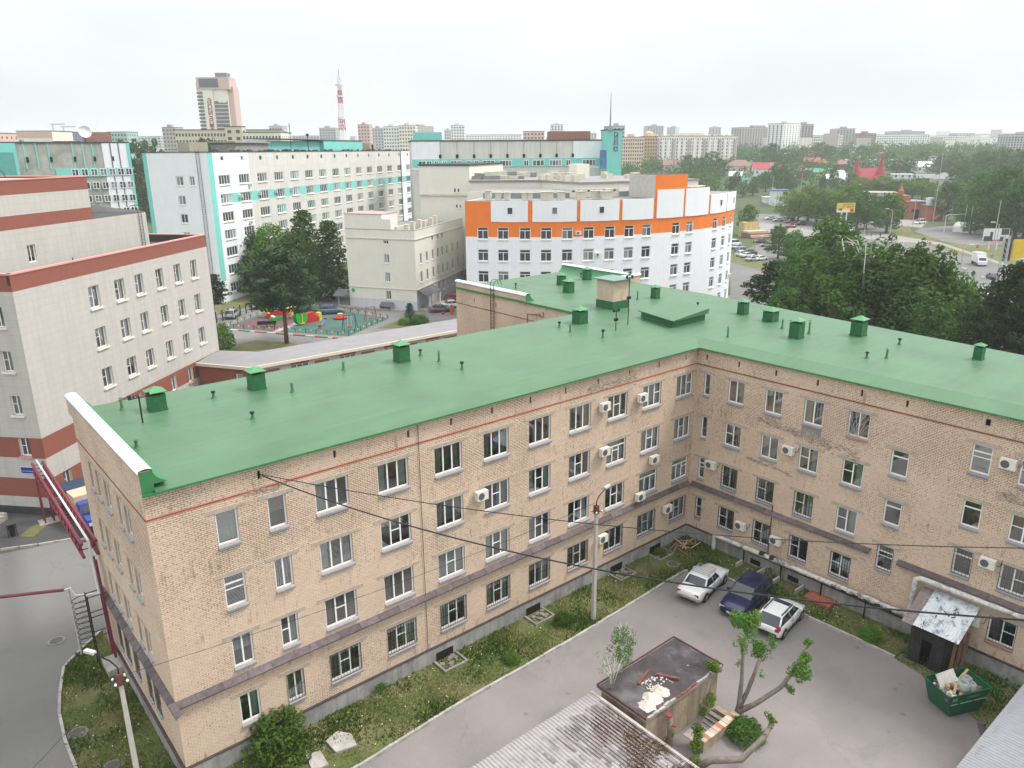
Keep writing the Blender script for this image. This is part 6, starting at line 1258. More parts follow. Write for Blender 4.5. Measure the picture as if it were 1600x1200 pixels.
MB().quad((L1-7.65,0,1.3),(L1-4.95,0,1.3),(L1-4.95,-1.2,.65),(L1-7.65,-1.2,.65)).build('cellar_canopy', slatec, CBD, WC1); MB().box(L1-7.6,L1-7.45,-1.1,0,0,.7).box(L1-5.1,L1-4.95,-1.1,0,0,.7).build('cellar_canopy_side', conc, CBD, WC1)
MB().quad((-2.6,0,3.2),(0,0,3.4),(0,-2.2,2.3),(-2.6,-2.2,2.2)).build('side_canopy', slatec, CBD, WC1); MB().box(-2.5,-2.3,-.3,-.1,0,2.6).build('side_canopy_post', conc, CBD, WC1)
MB().lathe([(0,0),(.4,0)],16).build('round_plaque', mat('green_plaque', (.05,.36,.25), .5), CBD, WC1 @ Matrix.Translation((.9,-.03,3.2)) @ Matrix.Rotation(math.pi/2,4,'X'))
MB().box(-2.2,L1+.3,-1.3,0,.0,.12).build('pavement_strip', conc, CBD, WC1)
# ---- curved orange-banded building
OC = Vector((62.8,89.0)); OR = 40.7; th = [215.99,220.61,225.52,230.23,234.96,239.85,244.82,249.65,254.33,263.14,267.88,279.37,285.2,291.5]; zsill = [15.65-3.45*i for i in range(5)]
orange = mat('orange_render', (.80,.205,.035), .7, var=.06, vs=.8); white_o = mat('bright_white_render', (.80,.815,.85), .7, var=.03, vs=.6, streak=.05)
OBD = thing('curved_building', 'curved white building with bright orange band under the roof', 'building', T(OC.x,OC.y))
def op(t_, r_=OR): return (OC.x + r_*math.cos(rad(t_)), OC.y + r_*math.sin(rad(t_)))
T0, T1 = 213.2, 297.0; wW = 1.75; dth = math.degrees(wW/OR)
def arc_wall(name, z0, z1, r0, m, wins, t0=T0, t1=T1, zone=None, mats=None, cuts=()):
    """curved wall of narrow flat facets with openings and reveals. wins: (theta_left, z0, z1)"""
    ts = sorted({t0, t1, *[t0 + k*1.2 for k in range(int((t1-t0)/1.2)+1)], *[w[0] for w in wins], *[w[0]+dth for w in wins]}); zs = sorted({z0, z1, *cuts, *[w[1] for w in wins], *[w[2] for w in wins]}); b = MB()
    for j in range(len(zs)-1):
        zc = (zs[j]+zs[j+1])/2
        for i in range(len(ts)-1):
            if ts[i+1]-ts[i] < 1e-4: continue
            tc_ = (ts[i]+ts[i+1])/2
            if any(w[0] < tc_ < w[0]+dth and w[1] < zc < w[2] for w in wins): continue
            p, q = op(ts[i], r0), op(ts[i+1], r0); b.quad((*p,zs[j]),(*q,zs[j]),(*q,zs[j+1]),(*p,zs[j+1]), zone(tc_, zc) if zone else 0)
    for w in wins:
        a0, a1 = op(w[0], r0), op(w[0]+dth, r0); i0, i1 = op(w[0], r0-.2), op(w[0]+dth, r0-.2)
        b.quad((*a0,w[1]),(*i0,w[1]),(*i0,w[2]),(*a0,w[2])); b.quad((*a1,w[1]),(*i1,w[1]),(*i1,w[2]),(*a1,w[2])); b.quad((*a0,w[2]),(*a1,w[2]),(*i1,w[2]),(*i0,w[2])); b.quad((*a0,w[1]),(*a1,w[1]),(*i1,w[1]),(*i0,w[1]))
    return b.build(name, mats or m, OBD)
wins = [(t_, z, z+1.85) for t_ in th for z in zsill]
arc_wall('wall', 0, 18.2, OR, None, wins, zone=lambda t_, z: 1 if z > 16.0 else 0, mats=[white_o, orange], cuts=(16.0,))
for t_, z, z1 in wins:
    p, q = op(t_), op(t_+dth); W = T(p[0],p[1],0,math.degrees(math.atan2(q[1]-p[1],q[0]-p[0]))); window(OBD, W, 0, z, wW, 1.85, '2t', white_pvc, fglass, cream_trim, False, fr=.1, rev=.12, sd=.2)
# upper storey: orange ring with proud white panels
tall = [(257.5,266.2),(266.9,276.3)]
arc_wall('upper_wall', 18.2, 21.55, OR, orange, [])
MB_t = MB()
def arc_panel(t0, t1, z0, z1, holes=()):
    b = MB(); n = max(2, int((t1-t0)/1.1)); r1 = OR+.14; zz = [z0+.0]
    P = [t0+(t1-t0)*i/n for i in range(n+1)]
    for i in range(n):
        sag0, sag1 = [-.05*math.sin(math.pi*k/n) for k in (i, i+1)]; a, c2 = op(P[i], r1), op(P[i+1], r1); ai, ci = op(P[i], OR-.02), op(P[i+1], OR-.02)
        b.quad((*a,z0+sag0),(*c2,z0+sag1),(*c2,z1),(*a,z1)); b.quad((*a,z0+sag0),(*c2,z0+sag1),(*ci,z0+sag1),(*ai,z0+sag0)); b.quad((*a,z1),(*c2,z1),(*ci,z1),(*ai,z1))
    for p_ in (t0, t1): a, ai = op(p_, r1), op(p_, OR-.02); b.quad((*a,z0),(*ai,z0),(*ai,z1),(*a,z1))
    b.build('white_panel', white_o, OBD)
    for h_ in holes:
        p, q = op(h_, r1+.07), op(h_+1.3, r1+.07); W = T(p[0],p[1],0,math.degrees(math.atan2(q[1]-p[1],q[0]-p[0]))); window(OBD, W, 0, z0+1.1, .95, 1.15, '1', white_pvc, fglass, None, False, fr=.1, rev=0)
for t0, t1, hs in [(219.2,227.4,(222.8,)),(228.4,238.2,(232.6,)),(239.0,248.1,(243.2,)),(248.9,257.0,())]: arc_panel(t0, t1, 18.4, 21.6, hs)
arc_panel(258.0,266.2,18.4,22.9); arc_panel(266.9,276.2,18.4,22.9)
for t0, t1, hs in [(277.2,286.8,(282.2,)),(287.3,296.8,(293,))]: arc_panel(t0, t1, 18.4, 21.6, hs)
# tall orange stair head
b = MB()
for i in range(8):
    a, c2 = 257.3+i*1.25, 257.3+(i+1)*1.25; p, q = op(a,OR+.05), op(c2,OR+.05); b.quad((*p,21.5),(*q,21.5),(*q,25.2),(*p,25.2))
p, q = op(257.3,OR+.05), op(257.3,OR-7); p2, q2 = op(267.3,OR+.05), op(267.3,OR-7)
b.quad((*p2,21.5),(*q2,21.5),(*q2,25.2),(*p2,25.2)); b.build('stair_head_front', orange, OBD)
b = MB()
for i in range(7):
    a, c2 = 267.3+i*1.3, 267.3+(i+1)*1.3; pp, qq = op(a,OR+.04), op(c2,OR+.04); b.quad((*pp,21.5),(*qq,21.5),(*qq,22.95),(*pp,22.95))
b.build('stair_head_front', orange, OBD)
MB().quad((*p,21.5),(*q,21.5),(*q,25.2),(*p,25.2)).build('stair_head_side', mat('grey_cream_render', (.50,.485,.44), .9, streak=.1), OBD); MB().poly([(*p,25.2),(*p2,25.2),(*q2,25.2),(*q,25.2)]).build('stair_head_roof', dkroof, OBD)
# roof decks in rings stepping up to the middle
def ring(name, r0, r1, z, zlow, m, mw, t0=T0, t1=T1):
    b = MB(); n = 30
    for i in range(n):
        a, c2 = t0+(t1-t0)*i/n, t0+(t1-t0)*(i+1)/n; p, q, p1, q1 = op(a,r0), op(c2,r0), op(a,r1), op(c2,r1); b.quad((*p,z),(*q,z),(*q1,z),(*p1,z),0); b.quad((*p,z),(*q,z),(*q,zlow),(*p,zlow),1)
    b.build(name, [m, mw], OBD)
rg = mat('roof_grey2', (.26,.25,.25), .9, var=.15, vs=.5); ring('roof_ring', OR-.05, OR-9, 21.4, 20.5, rg, white_o); ring('roof_ring', OR-9, OR-14, 22.3, 21.4, rg, mat('green_grey_ridge', (.20,.26,.25), .7)); ring('inner_block', OR-16, OR-27, 22.0, 15, rg, cream, 200, 310)
b = MB()
for t_ in (T0, T1): p, q = op(t_), op(t_,OR-14); b.quad((*p,0),(*q,0),(*q,21.5),(*p,21.5))
b.build('end_wall', white_o, OBD)
for i, (t_, r_, w, h) in enumerate([(217.2,4,.9,1.5),(219.8,4,.9,1.2),(222.0,4.2,.9,1.2),(226.4,3.6,.8,1.2),(227.8,3.6,.8,1.2),(232,3.8,2.0,1.3),(235.5,3.8,1.2,1.3),(240.5,3.8,1.4,1.3),(245,4.5,1.6,1.3),(246.6,3,1.5,1.3),(248.6,4.6,1.0,1.5),(283,6,1.0,1.2),(288,6,1.0,1.1),(291,6,1.0,1.1),(294,6,1.0,1.1)]):
    p = op(t_,OR-r_); W = T(p[0],p[1],21.4,t_+90); MB().box(-w/2,w/2,-.5,.5,.15,h).box(-w/2-.12,w/2+.12,-.62,.62,h,h+.12).build('vent_block', vent_c, OBD, W)
p = op(250,OR-8.5); W = T(p[0],p[1],21.4,250+90); MB().box(-6,3,0,.3,.1,1.5).build('louvre_wall', vent_c, OBD, W)
for i in range(9): MB().box(-5.7+i*.95,-5.2+i*.95,-.02,0,1.05,1.3).build('louvre', dark_slot, OBD, W)
for i, (t_, z) in enumerate([(239.0,16.6),(243.6,13.1),(296.0,6.0)]):
    p = op(t_-.4,OR+.02); Wm = T(p[0],p[1],z,t_+90-.4); a = thing('air_conditioner','cream air conditioner on the curved white facade '+['within the orange band','one floor below the orange band','at the far right edge'][i],'air conditioner',Wm,'air conditioners on the curved building'); MB().box(-.45,.45,-.35,0,-.28,.28).build('casing', ac_w, a, Wm); MB().cyl((-.1,-.36,0),(-.1,-.37,0),.2,n=10).build('fan', ac_d, a, Wm)
ORD = 'first second third fourth fifth sixth seventh eighth ninth tenth eleventh twelfth thirteenth fourteenth fifteenth sixteenth seventeenth eighteenth nineteenth twentieth'.split()
# ================================================================ playground and yard
yard_z = .012
rub_g = mat_ground('green_rubber_tiles', (.055,.115,.10), (.075,.14,.125), (.16,.06,.07), .3, 1.1, .2, 20, .9, .4, .6, .1, .9, .60, .63); rub_r = mat_ground('maroon_rubber_tiles', (.15,.075,.085), (.12,.075,.08), (.06,.11,.10), .3, .9, .2, 20, .9, .4, .6, .1, .8, .62, .66)
PG = [(350,512),(545,525),(606,498),(560,490),(500,480),(430,484)]
pgp = [G(*p) for p in PG]; sheet_poly('playground_surface', [(p.x,p.y) for p in pgp], .03, rub_g)
sheet_poly('playground_surface', [(G(*p).x,G(*p).y) for p in [(362,510),(425,518),(475,502),(462,488),(432,486)]], .036, rub_r)
sheet_poly('path', [(G(*p).x,G(*p).y) for p in [(425,518.5),(434,519.2),(474,503.5),(468,501.5)]], .04, conc)
sheet_poly('lawn', [(G(*p).x,G(*p).y) for p in [(340,545),(400,532),(450,535),(470,540),(440,549),(380,556),(345,562)]], .05, lawn_m)
sheet_poly('lawn', [(G(*p).x,G(*p).y) for p in [(590,513),(627,499),(655,500),(675,505),(640,512)]], .05, lawn_m)
sheet_poly('lawn', [(G(*p).x,G(*p).y) for p in [(325,474),(340,466),(440,455),(470,462),(420,472),(345,492)]], .05, lawn_m)
colkerb = [mat('kerb_red', (.45,.07,.06), .8), mat('kerb_white', (.6,.6,.58), .8), mat('kerb_green', (.07,.22,.12), .8)]
k = struct(obj('painted_kerb', None, None, T(pgp[0].x,pgp[0].y))); a, c2 = G(347,515), G(548,531); n = 30
for i in range(n): p, q = a.lerp(c2,i/n), a.lerp(c2,(i+.94)/n); MB().bar((p.x,p.y,.08),(q.x,q.y,.08),.25,.2).build('kerbstone', colkerb[(i*7//3) % 3], k)
# low fence round the playground
yel = mat('yellow_paint', (.62,.50,.06), .6); dgreen = mat('dark_green_paint', (.02,.08,.05), .6)
t = thing('playground_fence', 'low green playground fence with yellow leaf ornaments', 'fence', T(pgp[0].x,pgp[0].y)); b = MB(); b2 = MB()
for a, c2 in zip(pgp, pgp[1:]+pgp[:1]):
    n = max(2, int((c2-a).length/1.9))
    for i in range(n):
        p = a.lerp(c2, i/n); q = a.lerp(c2, (i+1)/n); m_ = a.lerp(c2, (i+.5)/n); b.bar((p.x,p.y,0),(p.x,p.y,.75),.09); b.bar((p.x,p.y,.6),(q.x,q.y,.6),.04); b2.lathe([(0,-.05),(.17,0),(.0,.2)],6,0,(m_.x,m_.y,.5))
stuff(b.build('posts_and_rails', dgreen, t)); stuff(b2.build('leaf_ornaments', yel, t))
pr, pg_, pb, pw = mat('play_red', (.50,.02,.02), .5), mat('play_green', (.03,.33,.04), .5), mat('play_blue', (.08,.13,.42), .5), mat('play_white', (.7,.7,.7), .5)
def play_tower(u, v, label):
    p = G(u,v); W = T(p.x,p.y,0,20,.68); t = thing('play_tower', label, 'playground tower', W)
    for sx in (-.7,.7):
        for sy in (-.7,.7): MB().bar((sx,sy,0),(sx,sy,2.9),.12).build('post', yel, t, W)
    MB().box(-.8,.8,-.8,.8,1.15,1.25).build('deck', pr, t, W); MB().box(-.8,-.72,-.75,.75,1.25,2.1).box(-.75,.75,-.82,-.74,.1,1.9).build('side_panel', yel, t, W)
    b = MB(); e = 1.05
    for i in range(4): A = [(-e,-e),(e,-e),(e,e),(-e,e)]; b.poly([(*A[i],2.85),(*A[(i+1)%4],2.85),(0,0,3.9)])
    b.build('pyramid_roof', yel, t, W); return W, t
W, t = play_tower(418,496,'yellow play tower with slide at the left of the playground'); MB().quad((-.4,-.8,1.2),(.4,-.8,1.2),(.4,-3.0,.15),(-.4,-3.0,.15)).build('slide', pw, t, W); MB().box(-1.1,-.9,-2.2,-.8,.2,1.4).build('slide_side', pr, t, W)
W, t = play_tower(456,497,'yellow play tower behind the pine trunk'); MB().box(-.6,.6,-1.4,-.9,0,.9).build('climbing_panel', pg_, t, W)
a, c2 = G(424,500), G(450,500); t = thing('play_bridge','red rope bridge between the yellow play towers','playground bridge',T(a.x,a.y)); MB().bar((a.x,a.y,1.1),(c2.x,c2.y,1.1),.8,.1).build('deck', pr, t)
for i in range(5): p = a.lerp(c2,(i+.5)/5); MB().box(p.x-.5,p.x+.5,p.y-.05,p.y+.05,.9,1.7).build('red_panel', pr, t)
p = a.lerp(c2,.2); MB().box(p.x-1.4,p.x+1.4,p.y-1.4,p.y-1.3,.05,.8).build('green_panel', pg_, t)
p = G(470,508); W = T(p.x,p.y,0,15); t = thing('climbing_apple','green apple-shaped climbing frame on the playground','climbing frame',W)
for s in (-.4,.4): b = MB(); b.prism([(1.25*math.cos(i*.449),1.25*math.sin(i*.449)) for i in range(14)],-.06,.06); b.build('round_panel', pg_, t, W @ Matrix.Translation((0,s,1.35)) @ Matrix.Rotation(math.pi/2,4,'X'))
MB().bar((0,-.5,.3),(0,-.5,2.2),.16).box(-.5,.5,-.6,-.48,.3,.45).box(-.7,-.35,-.5,.5,2.5,2.75).build('yellow_trim', yel, t, W)
p = G(487,503); W = T(p.x,p.y,0,10); t = thing('play_car','red and yellow toy car climbing frame','playground car',W); b = MB().prism([(-1.7,0),(1.3,0),(1.5,.7),(.8,1.0),(.4,1.8),(-.9,1.8),(-1.7,.9)],-.5,.5); b.build('red_body', pr, t, W @ Matrix.Rotation(math.pi/2,4,'X')); MB().box(1.3,1.9,-.5,.5,0,1.5).build('yellow_front', yel, t, W)
p = G(547,516); W = T(p.x,p.y,0,-15); t = thing('swing','black A-frame swing with red and white seat','swing',W); b = MB()
for s in (-1,1): b.bar((s*1.2,-.9,0),(s*.95,0,2.6),.08); b.bar((s*1.2,.9,0),(s*.95,0,2.6),.08)
b.bar((-.95,0,2.6),(.95,0,2.6),.08); b.build('frame', iron, t, W); MB().bar((-.3,0,.6),(-.3,0,2.6),.03).bar((.3,0,.6),(.3,0,2.6),.03).build('hangers', pw, t, W); MB().box(-.35,.35,-.2,.2,.5,.7).build('seat', pr, t, W)
p = G(580,502); W = T(p.x,p.y,0,-15); t = thing('swing','red-framed swing at the far playground corner','swing',W); b = MB()
for s in (-1,1): b.bar((s*1.0,-.8,0),(s*.8,0,2.6),.1); b.bar((s*1.0,.8,0),(s*.8,0,2.6),.1)
b.bar((-.8,0,2.6),(.8,0,2.6),.1); b.build('frame', mat('rust_red', (.28,.09,.08), .6), t, W); MB().box(-.35,.35,-.2,.2,.5,.65).build('seat', pr, t, W)
a, c2 = G(500,514), G(509,506); t = thing('seesaw','blue seesaw with red ends on green rubber','seesaw',T(a.x,a.y)); MB().bar((a.x,a.y,.35),(c2.x,c2.y,.8),.25,.1).build('plank', pb, t)
for q in (a, c2): MB().box(q.x-.2,q.x+.2,q.y-.2,q.y+.2,.3 if q is a else .75,.75 if q is a else 1.1).build('seat', pr, t)
p = G(532,498); t = thing('merry_go_round','small red and yellow merry-go-round','merry-go-round',T(p.x,p.y)); MB().lathe([(0,.2),(1.3,.2),(1.3,.32),(0,.35)],16,0,(p.x,p.y,0)).build('platform', pr, t); MB().lathe([(.08,.3),(.08,.9),(.5,.92),(.5,.98),(0,1)],10,0,(p.x,p.y,0)).build('hub', yel, t)
p = G(417,511); W = T(p.x,p.y,0,-30); t = thing('bench','long black bench at the front of the playground','bench',W); MB().box(-1.6,1.6,-.25,.25,.45,.53).build('seat', iron, t, W); MB().box(-1.6,1.6,.25,.32,.5,1.0).build('backrest', iron, t, W)
for s in (-1.3,0,1.3): MB().box(s-.05,s+.05,-.2,.25,0,.45).build('leg', iron, t, W)
# ---- yard trees
def tpx(name, label, kind, u, vb, vt, wid=1.0, leaf=None, seed=0, group=None, GTf=True, cat='tree'):
    p = GT(u, vb); h = HZ(p, u, vt) - p.z; return tree(name, label, kind, (p.x,p.y), max(1.5,h), wid, leaf, seed, group, cat=cat, z=p.z - .05)
tpx('pine_tree','tall pine with orange trunk before the playground','pine',448,537,388,1.12,None,1)
for i, (u,vb,vt,kd,w,lf,sd,l) in enumerate([(405,458,362,'dark',1.15,None,1,'round dark tree left of the tree group by the ward block'),(432,462,352,'mid',1.2,'green',2,'bright green tree in the middle of the yard group'),(470,466,358,'mid',1.2,'mid',3,'leafy tree right of the yard group centre'),(483,462,324,'conifer',1.5,'dark',1,'tall pointed dark conifer of the yard group'),(521,468,340,'conifer',1.6,'dark',2,'dark pointed conifer nearest the cream building'),(450,472,400,'dark',1.3,None,2,'low dark tree behind the pine crown'),(500,470,385,'mid',1.2,'dark',4,'dark leafy tree beside the parked white van'),(385,462,398,'dark',1.2,None,3,'small dark tree at the ward block corner')]): tpx('yard_tree',l,kd,u,vb,vt,w,lf,sd,'trees beside the ward block')
tpx('pine_tree','half-hidden pine leaning behind the clad building corner','pine',336,500,428,1.0,None,2); tpx('spruce','small blue spruce at the lawn by the cream building','conifer',641,503,472,1.9,'spruce',3); tpx('round_shrub','bright green rounded shrub beside the small spruce','bush',655,506,489,1.6,'green',3,cat='shrub'); tpx('round_shrub','white-flowering low shrub before the small spruce','bush',632,508,499,1.6,'yellow',4,cat='shrub'); tpx('hedge_shrub','green shrub at the foot of the clad building','bush',346,552,500,.8,'green',3,cat='shrub')
# ---- yard cars
for (u,v,kd,col,an,l) in [(519,490,'suv','steel',-25,'dark blue-grey crossover beside the playground'),(364,496,'suv','silver',55,'silver crossover by the playground fence, left'),(403,481,'sedan','silver',50,'silver saloon half hidden by the pine crown'),(528,447,'sedan','dkgrey',35,'dark grey saloon parked beside the cream building'),(509,441,'suv','white',38,'white off-roader beyond the dark grey saloon'),(690,487,'sedan','grey',-20,'grey-green saloon by the cream porch'),(708,480,'sedan','white',-22,'white saloon second from the cream porch'),(712,471,'hatch','red',-22,'dark red car third from the cream porch'),(478,489,'sedan','green',-20,'dark car glimpsed under the pine branches')]:
    p = G(u,v); car(l, kd, col, p.x, p.y, an, group='cars parked in the hospital yard')
for i, (u,v,h,l) in enumerate([(678,489,.5,'first red bollard cap near the porch'),(692,491,.5,'second red bollard cap near the porch')]): p = G(u,v); tag(MB().lathe([(.3,0),(.32,.3),(.15,h),(0,h)],10,0,(p.x,p.y,0)).build('red_bollard', pr), l, 'bollard', 'low red bollards by the porch')
p = G(705.5,491); t = thing('fire_hydrant','orange-red hydrant post near the brick wall','hydrant',T(p.x,p.y)); MB().lathe([(.28,0),(.28,1.2),(.2,1.3),(0,1.3)],10,0,(p.x,p.y,0)).build('post', mat('signal_orange', (.6,.09,.02), .5), t); MB().lathe([(0,1.25),(.22,1.35),(.2,1.7),(0,1.8)],10,0,(p.x,p.y,0)).build('cap', pr, t)
p = G(140,790); W = T(-35.35,34.0,.1,-84); t = thing('box_truck','blue lorry with beige box parked behind the gable','truck',W); MB().box(-2.4,1.2,-1.05,1.05,.9,2.7).build('cargo_box', mat('beige_tarp', (.55,.44,.32), .8), t, W); MB().prism([(1.25,.6),(3.3,.6),(3.35,1.35),(2.4,1.5),(2.0,2.3),(1.25,2.3)],-.95,.95).build('cab', PAINT['vanblue'], t, W @ Matrix.Rotation(math.pi/2,4,'X')); MB().quad((2.42,-.85,1.53),(2.42,.85,1.53),(2.04,.8,2.22),(2.04,-.8,2.22)).build('windscreen', carglass, t, W)
MB().quad((2.45,-.85,1.56),(2.45,.85,1.56),(2.07,.8,2.22),(2.07,-.8,2.22)).build('windscreen', carglass, t, W)
for x in (-1.5,2.4):
    for s in (-1,1): MB().cyl((x,s*.75,.42),(x,s*1.0,.42),.42,n=14).build('wheel', rubber, t, W)
for s in (-1,1): MB().box(3.3,3.38,s*.7-.15,s*.7+.15,.85,1.1).build('headlight', head_m, t, W)
MB().box(3.25,3.45,-.95,.95,.45,.7).build('bumper', carplast, t, W); MB().box(-2.5,-.6,-1.1,1.1,.9,2.75).build('tarp_cover', mat('dark_blue_tarp', (.03,.05,.09), .7), t, W)
# fence of the yard
a, c2 = G(352,510), G(432,484); t = thing('yard_fence','dark iron yard fence left of the playground','fence',T(a.x,a.y)); n = 9
for i in range(n+1): p = a.lerp(c2,i/n); MB().bar((p.x-1.5,p.y+3,0),(p.x-1.5,p.y+3,2.0),.16).build('post', iron, t)
MB().bar((a.x-1.5,a.y+3,1.5),(c2.x-1.5,c2.y+3,1.5),.08).bar((a.x-1.5,a.y+3,.6),(c2.x-1.5,c2.y+3,.6),.08).build('rails', iron, t)

# ================================================================ blocks standing behind
def block(name, label, u0, u1, vt, d0, d1, thick, wm, rows=0, cols=0, wh=1.5, ww=1.6, cat='building', z1=None, base=True, gm=None, side=True, group=None, top=None, z0f=None, fz=None, sep=None):
    """box building: front face between two sight lines at given depths; windows joined (too small to pick apart)"""
    a, c2 = D(u0, 300, d0), D(u1, 300, d1); zt = z1 if z1 is not None else D(u0, vt, d0).z; dd = Vector((c2.x-a.x, c2.y-a.y, 0)); L = dd.length; an = math.degrees(math.atan2(dd.y, dd.x)); zb = min(zg(a.x,a.y), zg(c2.x,c2.y)) - 1; W = T(a.x,a.y,0,an)
    t = thing(name, label, cat, T(a.x,a.y,zb), group); MB().box(0,L,0,thick,zb,zt).build('wall', wm, t, W); MB().box(-.2,L+.2,-.2,thick+.2,zt,zt+.35).build('roof', dkroof if top is None else top, t, W)
    if rows:
        st = min(3.3, (zt-zb-2)/rows); b = MB(); f = MB()
        for r_ in range(rows):
            z = zt - 1.6 - wh - r_*st
            if z < zb + .5: break
            for c_ in range(cols):
                s = (c_+.5)*L/cols; b.box(s-ww/2,s+ww/2,-.06,.05,z,z+wh)
            if side:
                for c_ in range(max(1,int(thick/4))): y = (c_+.5)*thick/max(1,int(thick/4)); b.box(L-.05,L+.06,y-ww/2,y+ww/2,z,z+wh); b.box(-.06,.05,y-ww/2,y+ww/2,z,z+wh)
        stuff(b.build('windows', gm or farwin, t, W))
    return t, W, L, zt, zb
farwin = mat('far_dark_windows', (.07,.075,.09), .3, var=.3, vs=.3); cream_f = mat_panel('cream_far_panels', (.80,.75,.64), 3.2, 2.8, .9, .05); peach_f = mat_panel('peach_far_panels', (.74,.56,.42), 3.2, 2.8, .9, .05); grey_f = mat_panel('grey_far_panels', (.48,.48,.50), 3.2, 2.8, .9, .05); white_f = mat_panel('white_far_panels', (.78,.78,.78), 3.2, 2.8, .92, .05); pink_f = mat('pink_far_render', (.66,.42,.39), .8, var=.08); brown_f = mat('brown_far_brick', (.30,.15,.12), .9, var=.12); tan_f = mat('tan_far_render', (.62,.56,.43), .9, var=.08); mauve_f = mat('mauve_far_panels', (.42,.36,.37), .9, var=.1)
# cream clinic block between ward block and curved building
t, W, L, zt, zb = block('clinic_block','tall blank cream block behind the cream four-storey building',656,734,259,168,165,26,cream)
MB().box(-.3,L+.3,-.35,0,D(690,306,166).z,D(690,303.5,166).z).build('cornice', mat('cream_cornice', (.60,.57,.50), .9), t, W)
for (u,v,w,h) in [(709.5,293,4.5,7.5),(715.5,293.5,4.5,7.0),(710,319,4.5,6.5),(716,319,4.5,6.5)]:
    p = D(u,v,166); s = (Vector((p.x,p.y,0)) - W.translation).dot(W.to_3x3() @ Vector((1,0,0))); ww_, hh_ = w/FPX*166, h/FPX*166; window(t, W, s, p.z-hh_, ww_, hh_, '1', white_pvc, fglass, cream_trim, False, fr=.12, rev=-.06)
t, W, L, zt, zb = block('clinic_rear_wing','low cream rear wing with cluttered roof behind curved building',734,908,284.5,150,150,22,cream,top=rg)
r = random.Random(31)
for i in range(26): s, y, w = r.uniform(0,L), r.uniform(1,20), r.uniform(1,3.4); MB().box(s,s+w,y,y+r.uniform(.8,1.8),zt+.3,zt+r.uniform(.9,1.9)).build('roof_vent', vent_c if i % 3 else rg, t, W)
t, W, L, zt, zb = block('clinic_rear_wing','flat grey-roofed wing at the right behind the curved building',905,1090,290,138,150,26,cream,top=rg,z1=23.2)
for i in range(18): s, y, w = r.uniform(0,L*.8), r.uniform(2,24), r.uniform(.8,2.0); MB().box(s,s+w,y,y+1.2,zt+.3,zt+r.uniform(1.0,1.7)).build('roof_vent', vent_c, t, W)
MB().box(8,11,14,17,zt,zt+3.2).build('roof_cabin', cream, t, W)
# long teal-banded block
t, W, L, zt, zb = block('long_teal_block','long grey and white block with teal window band and mast',646,957,221.5,222,232,16,panel_g); zw = D(800,258.5,227).z
MB().box(0,L*.135,-.12,.0,zw-1,zt).build('white_wall', white_r, t, W); MB().box(L*.79,L+.1,-.12,0,zw-1,zt).build('white_wall', white_r, t, W); MB().box(0,L+.1,-.22,-.12,zw-.3,zw+2.0).build('teal_band', teal, t, W)
cw = [(651,663),(664,672),(676,682),(688,695),(701,711),(712,719),(726,733),(738,745),(751,770),(777,797),(816,824),(830,849),(857,877),(884,892),(911,933)]
for a_, c_ in cw:
    p, q = D(a_,255,227), D(c_,255,227); ex = W.to_3x3() @ Vector((1,0,0)); s0 = (Vector((p.x,p.y,0))-W.translation).dot(ex); s1 = (Vector((q.x,q.y,0))-W.translation).dot(ex); nn = max(2,int((s1-s0)/.9)); window(t, W, s0, zw-.2, s1-s0, 1.75, '%d' % min(9,nn), white_pvc, fglass, None, False, fr=.16, rev=-.3)
for i in range(9): s = L*(.135+.655*i/8); MB().box(s-.35,s+.35,-.2,-.1,zt-4.6,zt-3.6).build('vent_slot', dark_slot, t, W); MB().box(s-.06,s+.06,-.15,-.1,zw+2,zt).build('panel_joint', mat('dark_joint', (.30,.29,.27), .9), t, W)
MB().box(1,9,3,9,zt,zt+2.6).build('teal_lift_house', teal, t, W)
MB().box(L*.93-14,L*.93-2,4,10,zt,zt+2.8).build('red_plant_room', brown_f, t, W)
p = D(951,250,224); zt2 = D(957,204,224).z; Wp = T(p.x,p.y,0,W.to_euler().z*57.2958); t2 = thing('teal_stair_tower','teal stair tower with dark blue sign and tall thin mast','tower',Wp); MB().box(-.8,3.6,-1.0,6,0,zt2).build('shaft', teal, t2, Wp); MB().box(-.9,3.7,-1.1,6.1,zt2,zt2+.3).build('roof', dkroof, t2, Wp)
MB().box(-.8,.4,-1.6,3,zt2,zt2+1.2).build('roof_cabin', mat('grey_cabin', (.32,.31,.34), .8), t2, Wp)
sgm = mat('navy_sign', (.06,.08,.18), .5)
for i, ch in enumerate('РОДА'): z = zt2 - 1.6 - i*1.35; MB().box(1.1,2.3,-1.08,-1.02,z-.15,z+1.05).build('sign_board', sgm, t2, Wp); text(t2, Wp @ Matrix.Translation((1.7,-1.1,z+.05)) @ Matrix.Rotation(math.pi/2,4,'X'), ch, 1.15, white_pvc)
MB().box(-2.8,-.95,-.4,-.3,zw-1,zw+4.2).build('blue_banner', mat('blue_banner', (.10,.20,.42), .6, var=.4, vs=.8), t2, Wp)
zm = D(953,146,224).z; MB().tube([(.2,0,zt2),(.2,0,zt2+(zm-zt2)*.55),(.2,0,zm)], [.28,.16,.05], 6).build('mast', mat('mast_grey', (.25,.25,.27), .6), t2, Wp)
